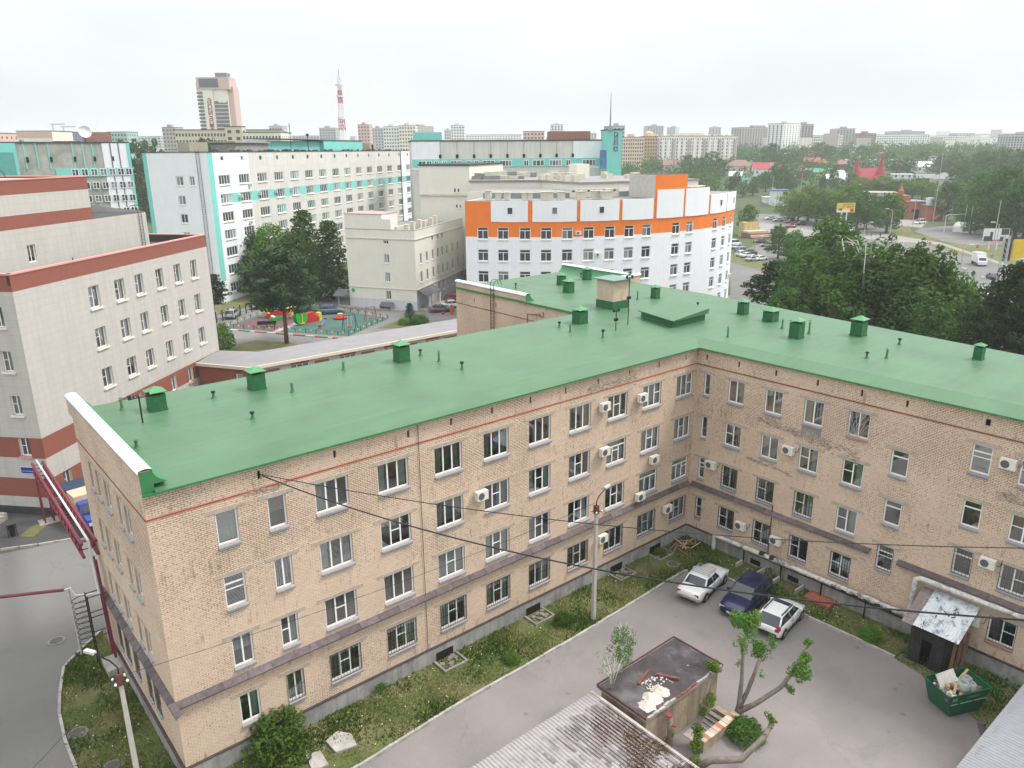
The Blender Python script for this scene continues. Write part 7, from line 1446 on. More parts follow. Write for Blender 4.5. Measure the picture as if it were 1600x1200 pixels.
# grey-green block far left
stain_g = mat('patchy_grey_panels', (.34,.345,.31), .9, var=.3, vs=.25, dirt=(.48,.48,.45), dfac=.8, ds=.22)
t, W, L, zt, zb = block('patchy_block','unpainted patchy grey ward block with white and teal end',-60,211,236,188,212,15,stain_g,z1=31.6); ex = W.to_3x3() @ Vector((1,0,0))
def sx(u, dep=205): p = D(u,250,dep); return (Vector((p.x,p.y,0))-W.translation).dot(ex)
MB().box(sx(163),L+.1,-.15,0,0,zt).build('white_wall', white_r, t, W); MB().box(L-.6,L+.2,-.25,-.15,0,zt).build('teal_edge', teal, t, W); zb_ = D(180,274,207).z; MB().box(sx(75),L,-.24,-.15,zb_-.2,zb_+2.0).build('teal_band', teal, t, W); MB().box(0,sx(14),-1.2,0,0,zt).build('teal_bay', teal, t, W); MB().box(0,sx(9),-1.3,-1.2,0,zt-2.2).build('teal_bay_recess', mat('deep_teal', (.10,.33,.30), .7), t, W)
for k in range(4):
    for u in (102,119,136,153,169,185,200): window(t, W, sx(u), zb_-.0-k*3.45, 1.65, 1.85, '2b0', white_pvc, fglass, None, False, fr=.16, rev=-.3)
for u in (28,48,68,110,128,145): MB().box(sx(u)-.15,sx(u)+.15,-.1,-.02,zb_+2,zt).build('teal_joint', teal, t, W)
for u in (178,193): MB().box(sx(u)-.12,sx(u)+.12,-.26,-.15,0,zt).build('dark_joint', mat('dark_drain', (.12,.11,.14), .6), t, W)
for u in (31,71,112,147,180): MB().box(sx(u)-.3,sx(u)+.3,-.2,-.02,zt-4.6,zt-3.4).build('vent_slot', dark_slot, t, W)
MB().box(sx(144),sx(190),4,9,zt,zt+2.9).build('maroon_plant_room', brown_f, t, W); MB().box(sx(88),sx(130),3,8,zt,zt+.6).build('red_roof_strip', brown_f, t, W)
Wd = W @ Matrix.Translation((sx(139),2,zt+2.6)) @ Matrix.Rotation(rad(70),4,'X'); MB().lathe([(0,.25),(.8,.35),(1.5,.7),(1.6,.9)],16).build('satellite_dish', mat('dish_white', (.7,.7,.7), .5), t, Wd, True); MB().bar((sx(139),2.4,zt),(sx(139),2.4,zt+2.4),.15).build('dish_mast', iron, t, W)
# ================================================================ far city
FB = [ # label, u0,u1,vt,dep,thick,mat,rows,cols
 ('long tan ministry-like block below the office tower',285,448,204,400,30,tan_f,3,34),('projecting tan stair bay of the long tan block',362,388,199,397,6,tan_f,4,2),
 ('tan block end with curved roof right of the tower',388,447,208,398,20,cream_f,3,12),('small grey twin-top block left of the office tower',266,286,200,700,18,mauve_f,8,4),
 ('beige block with red top band far left',43,97,206,420,20,cream_f,0,0),('blue glass office block far left',97,121,207,520,20,mat('blue_glass', (.12,.16,.25), .3),6,5),('pink-striped block at the left edge',-20,16,209,460,18,pink_f,5,6),('pale low block behind the blue glass office',96,132,219,505,14,white_f,2,7),
 ('teal-topped pale block on the left skyline',182,211,207,620,20,mat('pale_teal', (.33,.50,.47), .8),3,6),('hazy grey slab right of the teal roof storey',506,531,201,900,24,grey_f,10,6),('pale grey block beside the red and white mast',430,450,198,900,20,grey_f,8,5),('pink tower block right of the lattice mast',565,583,196,820,18,pink_f,9,4),('grey slab beside the pink tower',586,604,201,900,18,grey_f,9,4),
 ('cream twin tower, left of pair',604,628,199,760,18,white_f,10,6),('cream twin tower, right of pair',628,653,197,755,18,cream_f,10,6),('brown-grey block behind the cream towers',654,681,198,1000,24,mauve_f,9,7),('white tower block before the long teal block',707,728,197,900,20,white_f,10,5),('grey slab left of the white tower block',697,708,204,950,14,grey_f,8,3),
 ('pink-edged office behind the long teal block',818,850,206,700,22,pink_f,4,6),('pale tower above the long teal block roof',860,879,196,950,18,white_f,12,4),('hazy low slabs behind the teal stair tower',895,930,209,1100,30,grey_f,5,8),('grey block just right of the thin mast',950,973,198,700,18,grey_f,8,4),
 ('peach nine-storey block beside the teal stair tower',968,1003,215,620,16,peach_f,9,10),('ochre corner block between peach and cream slabs',1000,1024,214,640,18,mat('ochre_f', (.52,.37,.20), .8),9,6),('long cream nine-storey apartment slab on the right',1020,1146,213.5,640,16,cream_f,9,36),
 ('grey high-rise behind the long cream slab',1007,1032,198,1100,30,grey_f,12,6),('thin grey high-rise on the skyline',1050,1056,200,1300,14,grey_f,12,2),('domed grey high-rise behind the cream slab end',1106,1120,200,1200,20,grey_f,12,3),
 ('long brown-grey slab right of the cream slab',1152,1215,200,900,18,mauve_f,12,16),('white low slab before the brown-grey slab',1190,1222,215,860,14,white_f,8,8),('tall pale tower on the right skyline',1215,1241,194,820,18,white_f,14,6),('brown tower beside the tall pale tower',1238,1261,195.5,860,20,mauve_f,14,5),
 ('cream slab right of the brown tower',1250,1308,212,900,16,cream_f,6,18),('red-brown and grey tower pair on the right',1297,1325,202,950,22,mauve_f,11,6),('brown block at right middle skyline',1330,1358,209,1000,20,brown_f,8,6),('long pale slab on the right skyline',1352,1440,211,1050,18,white_f,7,24),('stepped grey block at right skyline centre',1385,1432,206,1150,30,grey_f,8,12),('second long pale slab farther right',1430,1500,213,1150,18,white_f,7,20),('block with twin rooftop boxes farther right',1480,1508,209,1200,20,grey_f,7,6),('low pale slab row near right edge',1500,1562,216,1200,20,white_f,5,16),('dark-windowed grey slab at right picture edge',1561,1625,211,700,16,grey_f,8,14),('hazy block left of the ward block roofs',460,505,213,1000,20,grey_f,6,10),('hazy slab far left horizon',130,180,216,900,20,white_f,4,12),('hazy slab behind the trees left',212,262,214,950,20,grey_f,5,10),('hazy pale slab mid skyline',730,815,211,1200,24,white_f,5,20)]
for l,u0,u1,vt,dep,th_,m_,rw,cl in FB:
    t, W, L, zt, zb = block('apartment_block', l, u0, u1, vt, dep, dep*(1.0 if (u0*7) % 3 else 1.03), th_, m_, rw, cl, 1.5, min(2.0, .55*abs(u1-u0)/FPX*dep/max(1,cl)), group='far city buildings')
    if 'red top band' in l: MB().box(0,L,-.2,0,zt-3,zt).build('red_band', pink_f, t, W)
    if rw >= 8: MB().box(L*.3,L*.6,3,9,zt,zt+2.6).build('lift_house', m_, t, W)
    if 'dome' in l or 'corner' in l: MB().lathe([(L*.4,0),(L*.3,3),(0,5)],10,0,(L*.5,6,zt)).build('roof_dome', m_, t, W)
    if 'long cream nine' in l:
        for i in range(16): MB().box((i+.3)*L/16,(i+.3)*L/16+2.2,-1.1,0,zt-27,zt-2.5).build('balcony_stack', white_f if i % 3 else mauve_f, t, W)
        for i in range(14): MB().box((i+.5)*L/14,(i+.5)*L/14+1.6,4,7,zt,zt+1.6).build('roof_vent', cream_f, t, W)
# office tower with vertical lettering
dT = 560; a_, c_ = D(322,250,dT), D(374,250,dT); dd = Vector((c_.x-a_.x,c_.y-a_.y,0)); L = dd.length; W = T(a_.x,a_.y,0,math.degrees(math.atan2(dd.y,dd.x))); ztop = D(325,124,dT).z
t = thing('office_tower','tall cream and pink office tower with vertical red lettering','tower',T(a_.x,a_.y)); cream_t = mat('cream_tower_panel', (.80,.76,.66), .7, var=.03); pink_t = mat('pink_tower_panel', (.60,.42,.38), .7, var=.05)
MB().box(0,L*.42,0,14,0,ztop-4).build('cream_shaft', cream_t, t, W); MB().box(L*.42,L*.84,1.0,14,0,ztop-2).build('window_shaft', cream_t, t, W); MB().box(L*.84,L,2.5,14,0,ztop-6).build('pink_flank', pink_t, t, W); MB().box(-.3,L*.94,-.4,14.2,ztop-8.2,ztop).build('pink_crown', pink_t, t, W); MB().box(-1,L*.1,.2,13,ztop-9,ztop-3).build('pink_shoulder', pink_t, t, W)
MB().box(L*.06,L*.62,-.6,-.35,ztop-6.8,ztop-1).build('glass_panel', mat('tower_glass', (.10,.11,.13), .25), t, W); MB().box(L*.52,L*.85,2,10,ztop,ztop+3).build('roof_box', mat('blue_grey_box', (.16,.17,.24), .6), t, W)
gl_t = mat('tower_window_band', (.13,.12,.15), .3, var=.2, vs=.2)
for i in range(18): MB().box(-1.0,L*.13,-.3,3,ztop-11.2-i*2.45,ztop-9.6-i*2.45).build('window_band', gl_t, t, W)
for i in range(11): MB().box(L*.44,L*.82,.6,1.05,ztop-17.8-i*2.6,ztop-16-i*2.6).build('window_band', gl_t, t, W)
MB().box(L*.56,L*.80,.4,1.0,ztop-17,ztop-6).build('cream_bay', cream_t, t, W)
let = mat('maroon_letters', (.28,.04,.05), .6)
for i, ch in enumerate('ариант'): text(t, W @ Matrix.Translation((L*.30,-.15,ztop-17.6-i*4.0)) @ Matrix.Rotation(math.pi/2,4,'X'), ch, 6.6, let, ext=.1)
# red and white lattice mast
p = D(538,250,640); zt = D(535,122,640).z; zb = zg(p.x,p.y); t = thing('lattice_mast','red and white lattice radio mast on the skyline','mast',T(p.x,p.y,zb)); mr_, mw_ = mat('mast_red', (.50,.10,.13), .6), mat('mast_white', (.72,.70,.72), .6); n = 14
for i in range(n):
    z0, z1 = zb+(zt-zb)*i/n, zb+(zt-zb)*(i+1)/n; w0, w1 = 4.2*(1-i/n)+1.5, 4.2*(1-(i+1)/n)+1.5; b = MB()
    for sx_, sy_ in ((1,1),(1,-1),(-1,1),(-1,-1)): b.bar((p.x+sx_*w0/2,p.y+sy_*w0/2,z0),(p.x+sx_*w1/2,p.y+sy_*w1/2,z1),.5)
    for sy_ in (-1,1): b.bar((p.x-w0/2,p.y+sy_*w0/2,z0),(p.x+w1/2,p.y+sy_*w1/2,z1),.3); b.bar((p.x+w0/2,p.y+sy_*w0/2,z0),(p.x-w1/2,p.y+sy_*w1/2,z1),.3); b.bar((p.x+sy_*w0/2,p.y-w0/2,z0),(p.x+sy_*w1/2,p.y+w1/2,z1),.3)
    b.build('mast_section', mr_ if (i//2) % 2 else mw_, t)
for f in (.55,.78,.9): z = zb+(zt-zb)*f; MB().lathe([(3.4,0),(3.4,1.2),(2.8,1.2)],10,0,(p.x,p.y,z)).build('antenna_ring', mw_, t)
MB().tube([(p.x,p.y,zt),(p.x,p.y,zt+5)],.3,5).build('spike', mr_, t)
for (u,vt,l) in [(88,194,'tower crane on the far left skyline'),(104,198,'second tower crane behind the glass office')]:
    p = D(u,230,1000); z = D(u,vt,1000).z; t = thing('tower_crane',l,'crane',T(p.x,p.y,20),'tower cranes'); cm = mat('crane_grey', (.35,.45,.45), .6); MB().bar((p.x,p.y,20),(p.x,p.y,z),1.6).build('tower', cm, t); q, w_ = D(u-9,vt+1,1000), D(u+14,vt,1000); MB().bar((q.x,q.y,z),(w_.x,w_.y,z),1.4).build('jib', cm, t)

# ================================================================ right-hand district: street, lots, houses
def gpoly(name, px, z, m): sheet_poly(name, [(GT(*p).x,GT(*p).y) for p in px], z, m)
gpoly('pavement', [(1140,400),(1185,382),(1260,398),(1330,420),(1430,470),(1530,540),(1620,600),(1620,660),(1300,560),(1142,500)], .008, asph_d)
gpoly('lawn', [(1142,398),(1150,397),(1215,415),(1245,430),(1230,440),(1180,420),(1142,410)], .02, lawn_m)
gpoly('road', [(1640,520),(1560,470),(1480,430),(1400,398),(1320,372),(1250,356),(1205,350),(1160,345),(1160,322),(1220,326),(1290,336),(1360,352),(1420,368),(1480,386),(1540,404),(1640,440)], .012, asph_d)
gpoly('pavement', [(1160,345),(1205,350),(1250,356),(1320,372),(1330,380),(1260,370),(1160,362)], .008, mat('pale_paving', (.25,.235,.22), .9, var=.1, vs=.2)); gpoly('pavement', [(1160,322),(1220,326),(1225,312),(1215,298),(1160,300)], .01, mat('pale_paving', (.25,.235,.22), .9, var=.1, vs=.2))
gpoly('pavement', [(1140,322),(1160,322),(1225,312),(1240,300),(1215,290),(1140,296)], .009, mat('pale_paving', (.25,.235,.22), .9)); gpoly('lawn', [(1382,362),(1420,353),(1428,366),(1470,374),(1462,377),(1420,375),(1385,366)], .016, lawn_m); gpoly('lawn', [(1450,383),(1480,380),(1600,388),(1640,400),(1640,432),(1560,414),(1500,398)], .016, lawn_m)
gpoly('road', [(1428,362),(1440,356),(1500,352),(1640,352),(1640,382),(1510,384),(1470,377)], .010, asph_d); gpoly('pavement', [(1393,352),(1400,342),(1450,345),(1440,356)], .01, mat('pale_paving', (.25,.235,.22), .9, var=.1, vs=.2))
gpoly('pavement', [(1330,372),(1385,366),(1470,379),(1540,402),(1640,436),(1640,441),(1540,406),(1470,383)], .018, mat('pale_paving', (.25,.235,.22), .9, var=.1, vs=.2))
wl2 = mat('white_road_paint', (.62,.62,.6), .8, var=.2, vs=3); rdm = struct(obj('road_markings', None, None, T(150,30)))
for i in range(12):
    for (a0, a1, o) in (((1600,486),(1400,385),0),((1600,462),(1420,379),1)):
        f = i/12; p, q = GT(a0[0]+(a1[0]-a0[0])*f, a0[1]+(a1[1]-a0[1])*f), GT(a0[0]+(a1[0]-a0[0])*(f+.035), a0[1]+(a1[1]-a0[1])*(f+.035)); n_ = (q-p).cross(Vector((0,0,1))).normalized()*.12; MB().quad(*[(v_.x,v_.y,.024) for v_ in (p-n_,p+n_,q+n_,q-n_)]).build('lane_dash', wl2, rdm)
sa = math.degrees(math.atan2((GT(1440,385)-GT(1590,462)).y,(GT(1440,385)-GT(1590,462)).x))
for (u,v,kd,col,an,l) in [(1441,404,'suv','silver',sa,'silver off-roader driving on the main street'),(1538,461,'sedan','white',sa+180,'white saloon on the near lane of the main street'),(1550,436,'sedan','black',sa,'black saloon on the middle of the main street'),(1600,440,'hatch','dkgrey',sa,'dark hatchback entering at right picture edge'),(1518,455,'sedan','silver',sa+180,'silver car half behind the green tree on the street'),(1330,362,'sedan','white',sa,'white car by the trees on the far street'),(1307,362,'sedan','silver',sa,'silver car next to the white far-street car'),(1437,350,'van','white',170,'white minibus before the orange brick building'),(1500,496,'suv','white',60,'white off-roader seen between tree crowns'),(1455,473,'sedan','red',40,'red car glimpsed among dark tree crowns'),(1392,486,'sedan','white',30,'white car gleaming below the birch crown'),(1440,526,'sedan','white',30,'white car behind the green roof edge')]:
    p = GT(u,v); car(l,kd,col,p.x,p.y,an,p.z+.015,'cars on and near the main street',small=(v < 380))
lot = [(1168,402,'sedan','white',-12,'white saloon at the front of the parking row'),(1176,408,'sedan','silver',-12,'silver saloon parked on the grass edge'),(1188,407,'sedan','white',-10,'large white saloon nearest in the parking row'),(1172,398,'suv','dkgrey',-12,'dark crossover behind the front row'),(1160,400,'hatch','white',-12,'white hatchback close to the curved building'),(1159,394,'hatch','steel',-12,'blue-grey hatchback close to the curved building'),(1153,389,'sedan','silver',-12,'silver car in the rear of the parking row'),(1147,384,'van','white',-12,'white van at the curved building edge'),(1188,380,'sedan','dkgrey',120,'dark car first in the far parking line'),(1198,386,'hatch','silver',120,'silver hatch second in the far parking line'),(1206,391,'sedan','black',120,'black car third in the far parking line'),(1218,396,'suv','white',120,'white crossover fourth in the far parking line'),(1231,400,'suv','black',120,'black crossover last in the far parking line'),(1203,343,'sedan','white',150,'white car on the far side street'),(1215,346,'sedan','silver',150,'silver car on the far side street'),(1225,345,'hatch','white',150,'white hatch in the street queue'),(1233,349,'sedan','red',150,'red car in the street queue'),(1235,356,'hatch','red',150,'bright red car at the shrub edge'),(1244,350,'sedan','black',150,'black car in the street queue'),(1250,352,'suv','dkgrey',150,'dark crossover in the street queue'),(1234,346,'hatch','bluelight',150,'blue car in the street queue'),(1216,331,'sedan','steel',100,'dark blue car by the kiosks')]
for (u,v,kd,col,an,l) in lot: p = GT(u,v); car(l,kd,col,p.x,p.y,an,p.z+.015,'cars in the lot beyond the curved building',small=True)
def truck(u, v, an, label, boxm, cabm, Lb=4.2, hb=2.3):
    p = GT(u,v); W = T(p.x,p.y,p.z,an); t = thing('box_truck',label,'truck',W); MB().box(-Lb+.6,.6,-1.1,1.1,.95,.95+hb).build('cargo_box', boxm, t, W); MB().prism([(.7,.5),(2.4,.5),(2.45,1.3),(2.1,1.5),(1.8,2.3),(.7,2.3)],-1,1).build('cab', cabm, t, W @ Matrix.Rotation(math.pi/2,4,'X')); MB().quad((2.13,-.85,1.5),(2.13,.85,1.5),(1.83,.8,2.22),(1.83,-.8,2.22)).build('windscreen', carglass, t, W); MB().box(-Lb+.7,2.2,-.9,.9,.45,.95).build('chassis', carplast, t, W)
    for x in (-Lb+1.5,1.6):
        for s in (-1,1): MB().cyl((x,s*.8,.45),(x,s*1.08,.45),.45,n=12).build('wheel', rubber, t, W)
truck(1530,415,sa+180,'white box truck driving on the main street', PAINT['white'], PAINT['white']); truck(1237,338,150,'small truck with beige box in the street queue', mat('beige_box', (.50,.38,.24), .8), PAINT['dkgrey'])
# orange brick shop with tower
def house(label, u0, u1, vb, vt, thick, wm, rm, roof='gable', over=.5, name='house', rh=None, cat='house', wins=True, rot=0):
    a, c2 = GT(u0,vb), GT(u1,vb); dd = Vector((c2.x-a.x,c2.y-a.y,0)); L = dd.length; zb = min(a.z,c2.z); W = T(a.x,a.y,zb,math.degrees(math.atan2(dd.y,dd.x))+rot); h = HZ(a,u0,vt) - zb; rh = rh or h*.45; hw_ = h - (rh if roof != 'flat' else 0)
    t = thing(name, label, cat, T(a.x,a.y,zb)); MB().box(0,L,0,thick,-2,hw_).build('wall', wm, t, W); b = MB()
    if roof == 'gable': b.poly([(-over,-over,hw_),(L+over,-over,hw_),(L+over,thick/2,h),(-over,thick/2,h)]).poly([(-over,thick+over,hw_),(L+over,thick+over,hw_),(L+over,thick/2,h),(-over,thick/2,h)]).poly([(-.01,0,hw_),(-.01,thick,hw_),(-.01,thick/2,h)],1).poly([(L+.01,0,hw_),(L+.01,thick,hw_),(L+.01,thick/2,h)],1)
    elif roof == 'hip':
        i = min(L,thick)*.45; A = [(-over,-over,hw_),(L+over,-over,hw_),(L+over,thick+over,hw_),(-over,thick+over,hw_)]; R0, R1 = (i,thick/2,h), (L-i,thick/2,h)
        b.poly([A[0],A[1],R1,R0]).poly([A[1],A[2],R1]).poly([A[2],A[3],R0,R1]).poly([A[3],A[0],R0])
    else: b.box(-over,L+over,-over,thick+over,hw_,hw_+.4)
    b.build('roof', [rm, wm], t, W)
    if wins:
        n = max(1,int(L/4))
        for i in range(n): s = (i+.5)*L/n; MB().box(s-.6,s+.6,-.06,.05,hw_*.42,hw_*.42+1.5).build('window', farwin, t, W)
    return t, W, L, hw_, h
roof_red = mat('crimson_metal_roof', (.33,.03,.055), .5, var=.1, vs=.5); roof_brown = mat('brown_metal_roof', (.22,.12,.105), .6, var=.15); roof_green = mat('green_metal_roof', (.06,.24,.16), .6, var=.1); roof_white = mat('white_metal_roof', (.68,.70,.72), .5, var=.05); roof_grey = mat('grey_metal_roof', (.20,.20,.21), .6, var=.15); brick_far = mat('dark_red_far_brick', (.26,.07,.06), .9, var=.15)
t, W, L, hw_, h = house('orange brick shop with small roof turret beyond the street',1402,1447,343,316,12,brickO,roof_grey,'flat',name='brick_shop',cat='shop'); MB().box(L*.55,L*.72,-.08,.1,0,4.2).build('shop_doorway', dark_slot, t, W); MB().box(L*.1,L*.2,-.08,.1,0,4.2).build('shop_doorway', dark_slot, t, W); MB().box(L*.75,L+2,-.3,0,4.2,4.6).build('stone_band', conc, t, W); MB().box(0,L*.5,3,9,hw_,hw_+2.6).build('upper_box', brickO, t, W); MB().box(L*.05,L*.18,2,4,hw_,hw_+4.6).lathe([(1.1,hw_+4.6),(.7,hw_+5.4),(.3,hw_+6.6),(0,hw_+8)],8,0,(L*.115,3,0)).build('turret', brickO, t, W)
t, W, L, hw_, h = house('lower orange brick annex with outside stair',1447,1473,345,322,14,brickO,roof_grey,'flat',name='brick_annex',cat='shop',wins=False); MB().bar((L*.35,-.6,.5),(L+1,-.6,4.2),.8,.5).build('outside_stair', conc, t, W); MB().box(2,4.5,4,6.5,hw_,hw_+3).build('water_tank', roof_white, t, W)
t, W, L, hw_, h = house('crimson-roofed mansion with two pointed spires',1325,1392,297,263,14,brick_far,roof_red,'hip',1.0,name='mansion',rh=9)
for f, k in ((.16,1.0),(.72,1.12)): MB().lathe([(5.4*k,hw_*.75),(4.8*k,hw_+1.5),(2.6*k,hw_+5),(1.3*k,hw_+9.5),(0,hw_+16*k)],10,0,(L*f,3,0)).build('spire_roof', roof_red, t, W); MB().box(L*f-3.4,L*f+3.4,-.4,6,0,hw_*.8).build('spire_base', brick_far, t, W)
for a in [('brown-roofed red brick house left of the white roof',1240,1266,278,259,12,brick_far,roof_brown,'hip'),('bright green roofed house on the hillside',1265,1300,276,263,12,mat('yellow_house', (.55,.5,.25), .8),roof_green,'gable'),('white steep roof between trees before the mansion',1290,1322,292,271,14,roof_white,roof_white,'gable'),('brown-roofed brick house with gable, centre hillside',1300,1322,266,249,12,brick_far,roof_brown,'hip'),('red-brown tiled villa with dormer right of the cream slab',1133,1177,272,250,14,mat('villa_beige', (.5,.45,.38), .8),roof_brown,'hip'),('crimson roofed house beside the tiled villa',1176,1202,276,254,12,roof_white,roof_red,'gable'),('red gabled house behind the green roof',1255,1279,262,246,10,brick_far,mat('brick_red_roof', (.34,.08,.08), .7),'gable'),('crimson pitched house high on the hillside',1261,1281,250,236,9,brick_far,roof_red,'gable'),('beige gabled cottage behind the curved building',1036,1068,268,250,12,mat('villa_beige', (.5,.45,.38), .8),roof_brown,'gable'),('crimson hipped cottage roof behind the orange stair head',1062,1088,268,252,12,roof_white,roof_red,'hip'),('dark red gabled house by the teal tower',966,986,256,238,10,brick_far,brick_far,'gable'),('long white low building behind the mansion',1320,1440,262,250,16,roof_white,roof_white,'flat'),('white house with columns right of the long low building',1430,1456,270,252,12,white_f,roof_white,'gable'),('beige two-storey house with grey hip roof and dark wing',1458,1494,292,270,14,mat('villa_beige', (.5,.45,.38), .8),roof_grey,'hip'),('dark grey wing of the beige two-storey house',1431,1460,286,272,12,mat('dark_cladding', (.08,.08,.09), .8),roof_grey,'gable'),('white flat shed roof by the mansion',1394,1426,280,273,10,roof_white,roof_white,'flat'),('red small roof between distant trees',1150,1162,262,255,8,brick_far,roof_red,'gable'),('pale low store roofs behind the roadside trees',1352,1400,316,302,16,roof_white,conc,'flat'),('white kiosk row at the far street end',1196,1212,318,309,6,roof_white,pw,'flat'),('white and blue kiosk beside the street',1207,1231,322,298,6,roof_white,pb,'flat')]: house(a[0],*a[1:9])
hs = ['crimson','brown','green','white','rust-red','grey']; hm = [roof_red, roof_brown, roof_green, roof_white, mat('rust_roof', (.38,.13,.09), .7, var=.1), roof_grey]; hw2 = [brick_far, roof_white, mat('villa_beige', (.5,.45,.38), .8)]
for i, (u,v) in enumerate([(1010,252),(1098,262),(1120,266),(1150,284),(1165,288),(1206,268),(1222,272),(1232,290),(1285,262),(1312,280),(1345,258),(1372,254),(1404,264),(1452,258),(1480,262),(1225,252),(1180,262),(1330,250)]): house('small %s-roofed hillside house, %s of the scattered row from the cream slab' % (hs[i*5 % 6], ORD[i]), u-8-i % 4, u+8+i % 3, v, v-13-i % 4, 10, hw2[i % 3], hm[i*5 % 6], 'gable' if i % 2 else 'hip')
# stacked timber/brick kiosk with steps by the lot
p = GT(1178,372); t = thing('stone_steps_stall','reddish stepped stone stall beside the parking lot','stall',T(p.x,p.y,p.z)); W = T(p.x,p.y,p.z,-20); redst = mat('red_granite', (.28,.12,.09), .7, var=.2)
for i in range(4): MB().box(-3,5,-1-i*.8,3,i*-.0,2.4-i*.6).build('step', redst if i % 2 else mat('beige_stone', (.5,.4,.3), .8), t, W)
MB().box(-2,4,3,6,0,5).build('timber_fence', mat('pale_timber', (.55,.42,.2), .8, streak=.4), t, W)
# white marquee store, hoardings
p = GT(1488,362); q = GT(1528,366); t = thing('white_store_tent','white arched store tent beside the loop road','tent',T(p.x,p.y)); dd = q-p; L = dd.length; W = T(p.x,p.y,p.z,math.degrees(math.atan2(dd.y,dd.x))); b = MB(); n = 8; Hh = 3.6
for i in range(n): a0, a1 = math.pi*i/n, math.pi*(i+1)/n; f = lambda a: (3.4-3.4*math.cos(a), 1.8+1.7*math.sin(a)); b.quad((0,*f(a0)),(L,*f(a0)),(L,*f(a1)),(0,*f(a1)))
b.quad((0,0,0),(L,0,0),(L,0,1.8),(0,0,1.8)); b.poly([(L,0,0),(L,6.8,0)]+[(L,3.4-3.4*math.cos(math.pi*(1-i/n)),1.8+1.7*math.sin(math.pi*i/n)) for i in range(n+1)]); b.poly([(0,0,0),(0,6.8,0)]+[(0,3.4-3.4*math.cos(math.pi*(1-i/n)),1.8+1.7*math.sin(math.pi*i/n)) for i in range(n+1)]); b.build('tent_shell', roof_white, t, W)
def hoarding(label, u0, u1, vt, vbm, vb, cols, name='billboard'):
    um = (u0+u1)/2; p = GT(um,vb); dep = depth(p); a, c2 = D(u0,(vt+vbm)/2,dep), D(u1,(vt+vbm)/2,dep); z1, z0 = D(um,vt,dep).z, D(um,vbm,dep).z; dd = Vector((c2.x-a.x,c2.y-a.y,0)); L = dd.length; W = T(a.x,a.y,0,math.degrees(math.atan2(dd.y,dd.x))); t = thing(name,label,'billboard',T(p.x,p.y,p.z)); MB().box(0,L,0,.3,z0,z1).build('panel', cols[0], t, W)
    for s in (.3,.6): MB().bar((L*s,.3,p.z-.5),(L*s,.3,z0),.3).build('leg', roof_white, t, W)
    return t, W, L, z0, z1
ylw = mat('billboard_yellow', (.75,.50,.05), .6, var=.05); t, W, L, z0, z1 = hoarding('yellow and white roadside billboard with dark lettering',1308,1336,317,332,368,[ylw]); H_ = z1-z0
MB().box(0,L*.72,-.02,0,z0,z0+H_*.28).build('white_strip', roof_white, t, W); MB().lathe([(0,0),(L*.1,0)],14).build('red_disc', mat('billboard_red', (.55,.03,.08), .6), t, W @ Matrix.Translation((L*.84,-.03,z0+H_*.24)) @ Matrix.Rotation(math.pi/2,4,'X')); text(t, W @ Matrix.Translation((L*.62,-.04,z0+H_*.5)) @ Matrix.Rotation(math.pi/2,4,'X'), '27 006 ₽', H_*.34, mat('billboard_black', (.03,.02,.015), .6)); MB().box(L*.32,L*.9,-.03,0,z0+H_*.84,z0+H_*.92).build('dark_caption', mat('billboard_brown', (.25,.13,.02), .6), t, W)
# plain figure print
MB().lathe([(0,-.55),(.4,-.3),(.5,.1),(.3,.5),(0,.6)],10,0,(0,0,0)).build('printed_head', mat('print_skin', (.6,.42,.34), .7), t, W @ Matrix.Translation((L*.2,-.01,z0+H_*.68)) @ Matrix.Diagonal((1.1,.05,.9,1))); MB().lathe([(0,-.9),(.7,-.8),(.6,.2),(0,.3)],10).build('printed_body', mat('print_maroon', (.3,.05,.06), .7), t, W @ Matrix.Translation((L*.2,-.01,z0+H_*.38)) @ Matrix.Diagonal((1,.05,.7,1)))
t, W, L, z0, z1 = hoarding('white poster billboard with dark prints beside the loop road',1537,1577,357,377,392,[roof_white]); H_ = z1-z0; dkp = mat('poster_dark', (.08,.05,.09), .6)
MB().box(L*.02,L*.36,-.02,0,z0,z0+H_*.4).build('dark_print', dkp, t, W); MB().box(L*.68,L*.98,-.02,0,z0+H_*.5,z0+H_).build('dark_print', dkp, t, W); MB().box(L*.36,L*.66,-.02,0,z0,z0+H_*.12).build('red_print', mat('billboard_red', (.55,.03,.08), .6), t, W); MB().box(L*.25,L*.36,-.03,0,z0+H_*.35,z0+H_*.75).build('dark_print', dkp, t, W); MB().box(L*.66,L*.8,-.02,0,z0,z0+H_*.35).build('dark_print', dkp, t, W)
t, W, L, z0, z1 = hoarding('large yellow billboard cut by the right picture edge',1583,1650,374,406,470,[ylw]); MB().poly([(L*.05,-.02,z0),(L,-.02,z0),(L,-.02,z0+(z1-z0)*.45)]).build('white_wedge', roof_white, t, W); MB().box(-1.6,-.2,.2,.5,z0-.3,z1+.2).build('dark_back_panel', mat('dark_frame', (.06,.06,.07), .6), t, W)
p = GT(1556,470); W = T(p.x,p.y,0); zt_p = HZ(p,1570,368); t = thing('lattice_gantry','grey lattice steel column holding the yellow billboard','column',W); gs = mat('galvanised', (.5,.52,.54), .35, metal=.6)
for s in (-.45,.45):
    for k_ in (-.45,.45): MB().bar((s,k_,0),(s,k_,zt_p),.12).build('upright', gs, t, W)
b = MB(); n = 12
for i in range(n): z0_, z1_ = zt_p*i/n, zt_p*(i+1)/n; b.bar((-.45,-.45,z0_),(.45,-.45,z1_),.07).bar((.45,-.45,z0_),(.45,.45,z1_),.07)
b.build('bracing', gs, t, W)
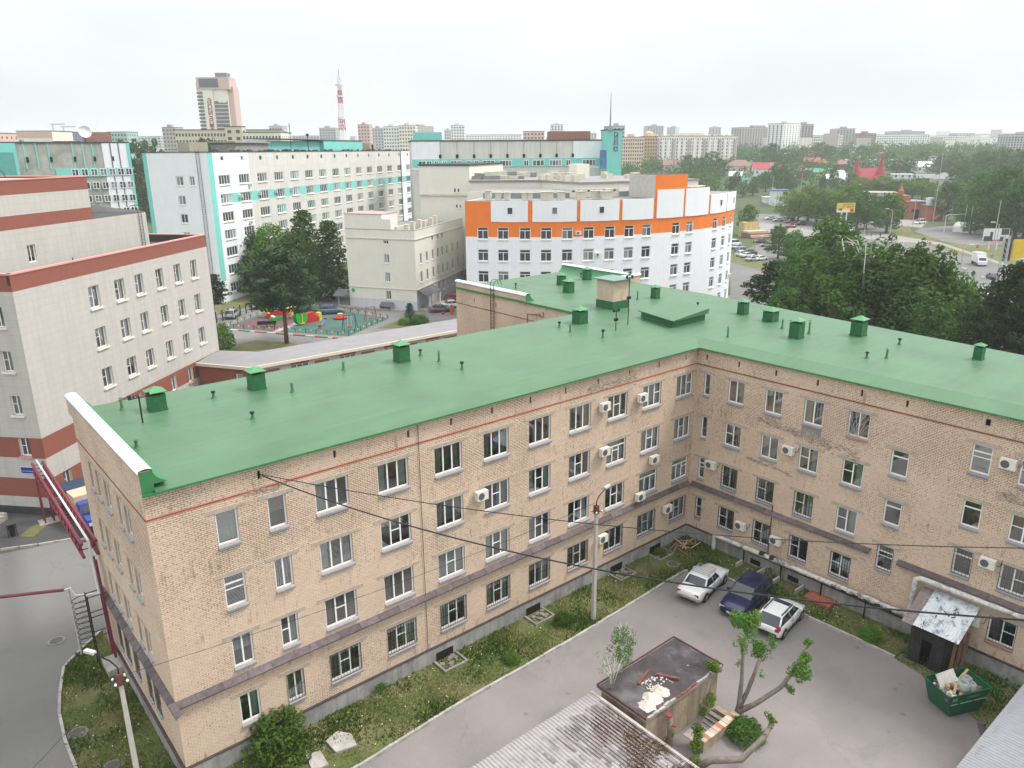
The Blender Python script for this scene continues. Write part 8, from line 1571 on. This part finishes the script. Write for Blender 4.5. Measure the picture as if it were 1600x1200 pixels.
# street lamps and plain poles
def slamp(u, vb, vt, label, ut=None, armdir=-1, arm=True):
    p = GT(u,vb); h = HZ(p, ut or u, vt) - p.z; W = T(p.x,p.y,p.z); t = thing('street_lamp' if arm else 'pole',label,'street lamp' if arm else 'pole',W,'street lamps along the main street' if arm else 'plain poles near the main street'); MB().tube([(0,0,0),(0,0,h)],[.16,.09],6).build('post', concpost, t, W)
    if arm: ex = CM @ Vector((armdir,0,0)); e = Vector((ex.x,ex.y,0)).normalized()*1.9; MB().tube([(0,0,h-.2),tuple(e*.5+Vector((0,0,h+.4))),tuple(e+Vector((0,0,h+.6)))],.06,5).build('arm', concpost, t, W); MB().box(-.5,.5,-.18,.18,-.08,.1,0,Matrix.Translation(e+Vector((0,0,h+.6))) @ Matrix.Rotation(math.atan2(e.y,e.x),4,'Z')).build('lamp_head', roof_white, t, W)
for a in [(1232,338,322,'street lamp by the beige-box truck',1235,1),(1212,332,296,'street lamp at the kiosk row',1213,-1),(1283,338,310,'street lamp with white sign plate by the green trees',1285,-1),(1345,330,290,'street lamp behind the billboard',1345,-1),(1349,375,350,'short street lamp before the dark tree',1350,1),(1389,376,329,'street lamp at the grass corner',1392,-1),(1499,428,386,'street lamp in front of the main street, centre right',1502,1),(1553,400,350,'street lamp at the loop road entry',1551,-1),(1597,366,336,'street lamp near the right picture edge',1599,-1),(1178,398,372,'thin lamp in the parking lot',1178,1),(1381,300,283,'street lamp among far trees by the shop',1381,-1)]: slamp(a[0],a[1],a[2],a[3],a[4],a[5])
for a in [(1426,352,304,'plain pole beside the minibus',1431),(1550,394,312,'tall plain pole by the poster billboard',1561),(1504,366,319,'plain pole left of the store tent',1507),(1513,367,321,'plain pole before the store tent',1519),(1522,366,324,'plain pole right of the store tent',1526),(1205,318,275,'tall pole behind the kiosks',1206),(1251,300,270,'tall pole among the hillside trees',1253),(1272,298,272,'pole beside the white steep roof',1275),(1457,350,240,'tall pole rising before the far trees',1464)]: slamp(a[0],a[1],a[2],a[3],a[4],arm=False)
p = GT(1475,362); q = GT(1525,358); t = thing('pipe_arch','white pipe portal frame over the loop road','pipe',T(p.x,p.y)); z = HZ(p,1475,336); MB().tube([(p.x,p.y,0),(p.x,p.y,z),(q.x,q.y,z),(q.x,q.y,0)],.14,6).build('frame', roof_white, t)
for (u,v,l) in [(1452,380,'red no-entry sign by the grass island'),(1526,385,'red no-entry sign at the loop road'),(1549,400,'blue direction sign on a post')]:
    p = GT(u,v+6); z = HZ(p,u,v); W = T(p.x,p.y,0,-40); t = thing('road_sign',l,'road sign',W); MB().tube([(0,0,0),(0,0,z)],.05,5).build('post', concpost, t, W); b = MB().lathe([(0,0),(.45,0)],14); b.build('disc', pr if 'red' in l else pb, t, W @ Matrix.Translation((0,-.06,z)) @ Matrix.Rotation(math.pi/2,4,'X')); MB().box(-.3,.3,-.09,-.07,z-.07,z+.07).build('white_bar', pw, t, W)
# ---- trees of the right-hand district
GRP = 'trees between the brick wing and the street'
for i, (u,vb,vt,kd,w,lf,sd,l) in enumerate([(1205,520,408,'pine',1.2,'pine',3,'dark pine nearest the curved building'),(1245,548,392,'dark',1.2,'dark',5,'dark leafy tree behind the rear roof vents'),(1285,520,343,'dark',1.15,'dark',6,'tallest dark tree crown of the front group'),(1262,505,372,'dark',1.1,'mid',1,'dark green tree left of the tallest crown'),(1338,560,372,'birch',1.5,'dark',6,'birch with bare white upper limbs'),(1385,565,380,'dark',1.25,'dark',7,'broad dark tree right of the birch'),(1315,560,400,'mid',1.3,'dark',5,'dense tree before the birch'),(1428,560,388,'dark',1.2,'dark',2,'dark tree at the right end of the front group'),(1470,545,425,'mid',1.15,'mid',6,'bright green tree at the street corner'),(1450,560,410,'conifer',1.6,'dark',4,'dark pointed tree top before the street'),(1490,550,445,'mid',1.2,'green',7,'light green tree beside the main street'),(1562,620,408,'pine',.85,'pine',4,'sparse pine close to the right picture edge'),(1606,625,428,'pine',.9,'pine',5,'pine cut by the right picture edge'),(1535,600,470,'pine',1.1,'pine',6,'low dark pine before the right wing vent'),(1360,540,425,'dark',1.2,'dark',1,'dark tree filling behind the tall roof vent'),(1225,560,450,'dark',1.2,'dark',3,'dark low tree behind the wide low vent'),(1290,570,430,'dark',1.3,'dark',4,'dark low tree behind the rusty vent'),(1420,585,450,'dark',1.3,'dark',6,'shadowed tree close behind the right wing'),(1580,560,480,'dark',1.2,'mid',2,'green tree behind the right picture edge pine')]): tpx('shade_tree',l,kd,u,vb,vt,w,lf,sd,GRP)
ORD = 'first second third fourth fifth sixth seventh eighth ninth tenth eleventh twelfth thirteenth fourteenth fifteenth sixteenth seventeenth eighteenth nineteenth twentieth'.split()
GR3 = 'roadside trees beyond the curved building'
for i, (u,vb,vt,kd,w,lf,sd,l) in enumerate([(1168,368,320,'mid',1.15,'green',1,'bright green tree at the curved building edge'),(1215,405,352,'dark',1.3,'mid',2,'dark shrub-like tree by the parking line'),(1240,412,360,'mid',1.2,'mid',3,'leafy tree at the parking line end'),(1232,344,296,'yellow',1.35,'yellow',1,'pale green tree first in the roadside row'),(1262,346,291,'yellow',1.45,'yellow',2,'pale green tree second in the roadside row'),(1290,350,297,'yellow',1.3,'yellow',3,'yellowish tree beside the lamp with sign plate'),(1322,352,289,'mid',1.45,'green',4,'bright green tree behind the billboard left'),(1352,358,299,'mid',1.45,'mid',5,'round green tree right of the billboard'),(1384,364,302,'mid',1.5,'mid',6,'large round dark tree before the brick shop'),(1345,306,276,'yellow',1.7,'yellow',4,'yellow-green tree below the mansion'),(1378,308,274,'yellow',1.7,'yellow',1,'yellow-green tree right of the mansion'),(1410,310,280,'yellow',1.7,'green',2,'green tree behind the brick shop roof'),(1440,312,282,'yellow',1.7,'yellow',3,'pale tree behind the brick annex'),(1478,345,286,'dark',1.25,'far',1,'grey-green willow beside the annex'),(1500,350,318,'mid',1.1,'green',2,'small bright tree by the pipe portal'),(1530,360,268,'mid',1.25,'mid',3,'big tree right of the willow'),(1565,366,262,'mid',1.25,'mid',4,'big rounded tree near right edge'),(1600,372,264,'dark',1.25,'mid',5,'big dark tree at the right picture edge'),(1550,372,300,'dark',1.2,'dark',6,'dark undergrowth tree behind the billboard poster'),(1196,300,268,'mid',1.2,'mid',1,'tree cluster left behind the kiosks'),(1220,304,262,'mid',1.2,'mid',2,'large tree behind the kiosk row'),(1178,296,276,'mid',1.2,'far',3,'tree behind the curved building roof end'),(1150,292,268,'mid',1.2,'far',4,'tree behind the rooftop benches'),(1300,296,262,'dark',1.0,'far',5,'dark tree left of the white steep roof'),(1285,300,276,'dark',1.0,'far',6,'tree in front of the brown-roofed house')]): tpx('roadside_tree',l,kd,u,vb,vt,w,lf,sd,GR3)
for i, (u,vb,vt,w,lf) in enumerate([(1246,348,300,1.4,'yellow'),(1276,352,298,1.4,'green'),(1306,354,300,1.3,'yellow'),(1338,358,304,1.3,'green'),(1362,308,280,1.6,'yellow'),(1394,309,281,1.6,'green'),(1425,310,284,1.6,'yellow'),(1456,314,284,1.4,'green'),(1512,352,300,1.3,'mid'),(1585,372,285,1.2,'mid'),(1515,366,330,1.4,'dark'),(1575,374,320,1.5,'dark'),(1330,300,270,1.4,'mid'),(1308,302,278,1.5,'mid'),(1142,300,276,1.4,'mid'),(1160,308,284,1.3,'mid'),(1176,306,282,1.4,'mid'),(1192,292,270,1.4,'mid'),(1234,300,272,1.4,'mid')]): tpx('roadside_tree','leafy tree filling the roadside belt, %s from the kiosk side' % ORD[i],['mid','yellow'][i % 2],u,vb,vt,w,lf,1 + i % 5,GR3)
# hillside trees among the houses: individuals by the largest, the farther wood as one mass
hill = [(985,258,232),(1000,262,238),(1015,260,236),(1030,262,243),(1075,272,246),(1090,275,250),(1110,270,240),(1125,278,252),(1100,285,258),(1195,262,233),(1205,258,228),(1225,262,236),(1240,258,240),(1255,250,233),(1280,252,226),(1295,256,232),(1320,256,236),(1345,254,232),(1365,256,236),(1390,262,240),(1400,272,252),(1417,275,250),(1440,262,240),(1470,268,246),(1490,272,243),(1510,280,250),(1530,278,240),(1555,276,238),(1580,280,236),(1605,282,238),(1495,300,262),(1060,255,242),(1045,256,240),(1170,258,244),(1330,268,250),(1216,280,256),(1230,284,262),(1150,254,240),(1545,290,246),(1590,296,250)]
ORD = 'first second third fourth fifth sixth seventh eighth ninth tenth eleventh twelfth thirteenth fourteenth fifteenth sixteenth seventeenth eighteenth nineteenth twentieth'.split(); hill.sort()
for i, (u,vb,vt) in enumerate(hill): tpx('hillside_tree','hazy hillside tree among far houses, %s from the %s' % ((ORD[i],'teal tower end') if i < 20 else (ORD[39-i],'right picture edge')),'far',u,vb,vt-4,1.5,'far',i % 4,'hillside trees among the houses')
for (u,vb,vt,l) in [(195,245,219,'hazy tree behind the satellite dish block'),(215,246,218,'hazy tree left of the ward block roof'),(237,246,217,'hazy tree beside the ward block roof corner'),(322,240,217,'green tree before the tan block, left'),(340,240,219,'green tree before the tan block, right'),(40,240,222,'dark tree below the beige skyline block'),(5,245,222,'tree at the left picture edge skyline')]:
    p = D(u,vb,330); zt_q = D(u,vt,330).z; tree('skyline_tree',l,'far',(p.x,p.y),zt_q,.6,'far',int(u) % 4,'hazy trees behind the hospital blocks')
V=[];F=[]; r = random.Random(77)
for i in range(1500):
    u, rr = r.uniform(940,1640), 470 + 1000*r.random()**1.3
    if rr < 640 and 1120 < u < 1500 and r.random() < .88: continue
    d = ray(u,300); hd = Vector((d.x,d.y,0)).normalized(); p = CAM + hd*rr; z = zt_(rr); H = r.uniform(6,12)
    for k in range(3): leaf_cards(V,F,r,Vector((p.x+r.uniform(-4,4),p.y+r.uniform(-4,4),z+H*(.3+.2*k))),H*.42,22,1.1,.9)
for i in range(260):
    u, rr = r.uniform(-60,940), 700 + 600*r.random(); d = ray(u,300); hd = Vector((d.x,d.y,0)).normalized(); p = CAM + hd*rr; z = zt_(rr); H = r.uniform(7,13)
    for k in range(3): leaf_cards(V,F,r,Vector((p.x,p.y,z+H*(.35+.2*k))),H*.42,14,1.6,.9)
me = bpy.data.meshes.new('distant_woodland'); me.from_pydata(V,[],F); me.materials.append(LEAFM['far']); stuff(tag(obj('distant_woodland',me),'hazy distant tree cover between the far city blocks','woodland'))
# low roofs of the far city (uncountable, reads as one mass)
b = MB()
for i in range(420):
    u, rr = r.uniform(-60,1640), 900 + 1500*r.random(); d = ray(u,300); hd = Vector((d.x,d.y,0)).normalized(); p = CAM + hd*rr; z = zt_(rr); w, l_, h = r.uniform(8,40), r.uniform(8,16), r.uniform(4,20)*(1 if rr < 1500 else 1.6); b.box(-w/2,w/2,-l_/2,l_/2,-1,h,r.randrange(4),T(p.x,p.y,z,r.choice((20,35,50,125))))
stuff(tag(b.build('distant_city', [white_f,grey_f,cream_f,mauve_f]),'hazy mass of distant city roofs along the horizon','city'))
# people
def person(u, v, label, top, leg, turn=0):
    p = GT(u,v); W = T(p.x,p.y,p.z,turn); t = thing('person',label,'person',W); b = MB()
    me = bpy.data.meshes.new('body'); J = [(0,0,.95),(0,0,1.2),(0,0,1.45),(0,0,1.56),(0,0,1.68),(0,0,1.76),(.1,0,.9),(.11,.03,.5),(.12,-.02,.06),(.12,.1,.03),(-.1,0,.9),(-.12,-.06,.5),(-.13,-.14,.08),(-.13,-.02,.03),(.2,0,1.42),(.26,-.04,1.12),(.27,.06,.86),(-.2,0,1.42),(-.26,.04,1.12),(-.27,.08,.86)]; E_ = [(0,1),(1,2),(2,3),(3,4),(4,5),(0,6),(6,7),(7,8),(8,9),(0,10),(10,11),(11,12),(12,13),(2,14),(14,15),(15,16),(2,17),(17,18),(18,19)]; Rr = [.15,.14,.15,.06,.11,.09,.1,.07,.05,.05,.1,.07,.05,.05,.07,.05,.04,.07,.05,.04]
    me.from_pydata(J, E_, []); o = obj('body', me, t, W); md = o.modifiers.new('skin','SKIN'); me.skin_vertices.new() if not me.skin_vertices else None
    for i, k_ in enumerate(Rr): me.skin_vertices[0].data[i].radius = (k_, k_*.8)
    me.skin_vertices[0].data[0].use_root = True; md2 = o.modifiers.new('sub','SUBSURF'); md2.levels = 1; md2.render_levels = 1; me.materials.append(top)
    MB().lathe([(.17,.0),(.19,.45),(.13,.5)],10,0,(0,0,.95)).build('jacket', top, t, W); MB().lathe([(.0,.0),(.1,.02),(.105,.1),(0,.14)],10,0,(0,0,1.66)).build('hair', mat('dark_hair', (.03,.025,.02), .8), t, W)
for (u,v,l,c_) in [(1407,341,'person in red top by the brick shop door',(.4,.03,.03)),(1354,368,'person in dark clothes on the roadside path',(.04,.04,.05)),(1361,370,'person in grey jacket on the roadside path',(.15,.15,.16)),(1375,372,'person in black walking beside the far street',(.03,.03,.03)),(1195,310,'person in dark coat near the kiosks',(.05,.05,.08))]: person(u,v,l,mat('cloth_%d' % u, c_, .9),None,RN.uniform(0,360))

# ================================================================ haze: even summer air round everything
hz_ = bpy.data.materials.new('summer_haze'); hz_.use_nodes = True; hn = hz_.node_tree; hn.nodes.clear(); ho = hn.nodes.new('ShaderNodeOutputMaterial'); hv = hn.nodes.new('ShaderNodeVolumePrincipled'); hv.inputs['Color'].default_value = (.93,.97,1,1); hv.inputs['Density'].default_value = HAZE_D; hv.inputs['Anisotropy'].default_value = .2; hn.links.new(hv.outputs[0], ho.inputs['Volume'])
stuff(tag(MB().box(-5600,5600,-5600,5600,-3,125).build('haze', hz_), 'pale summer haze filling the air over the city', 'haze'))
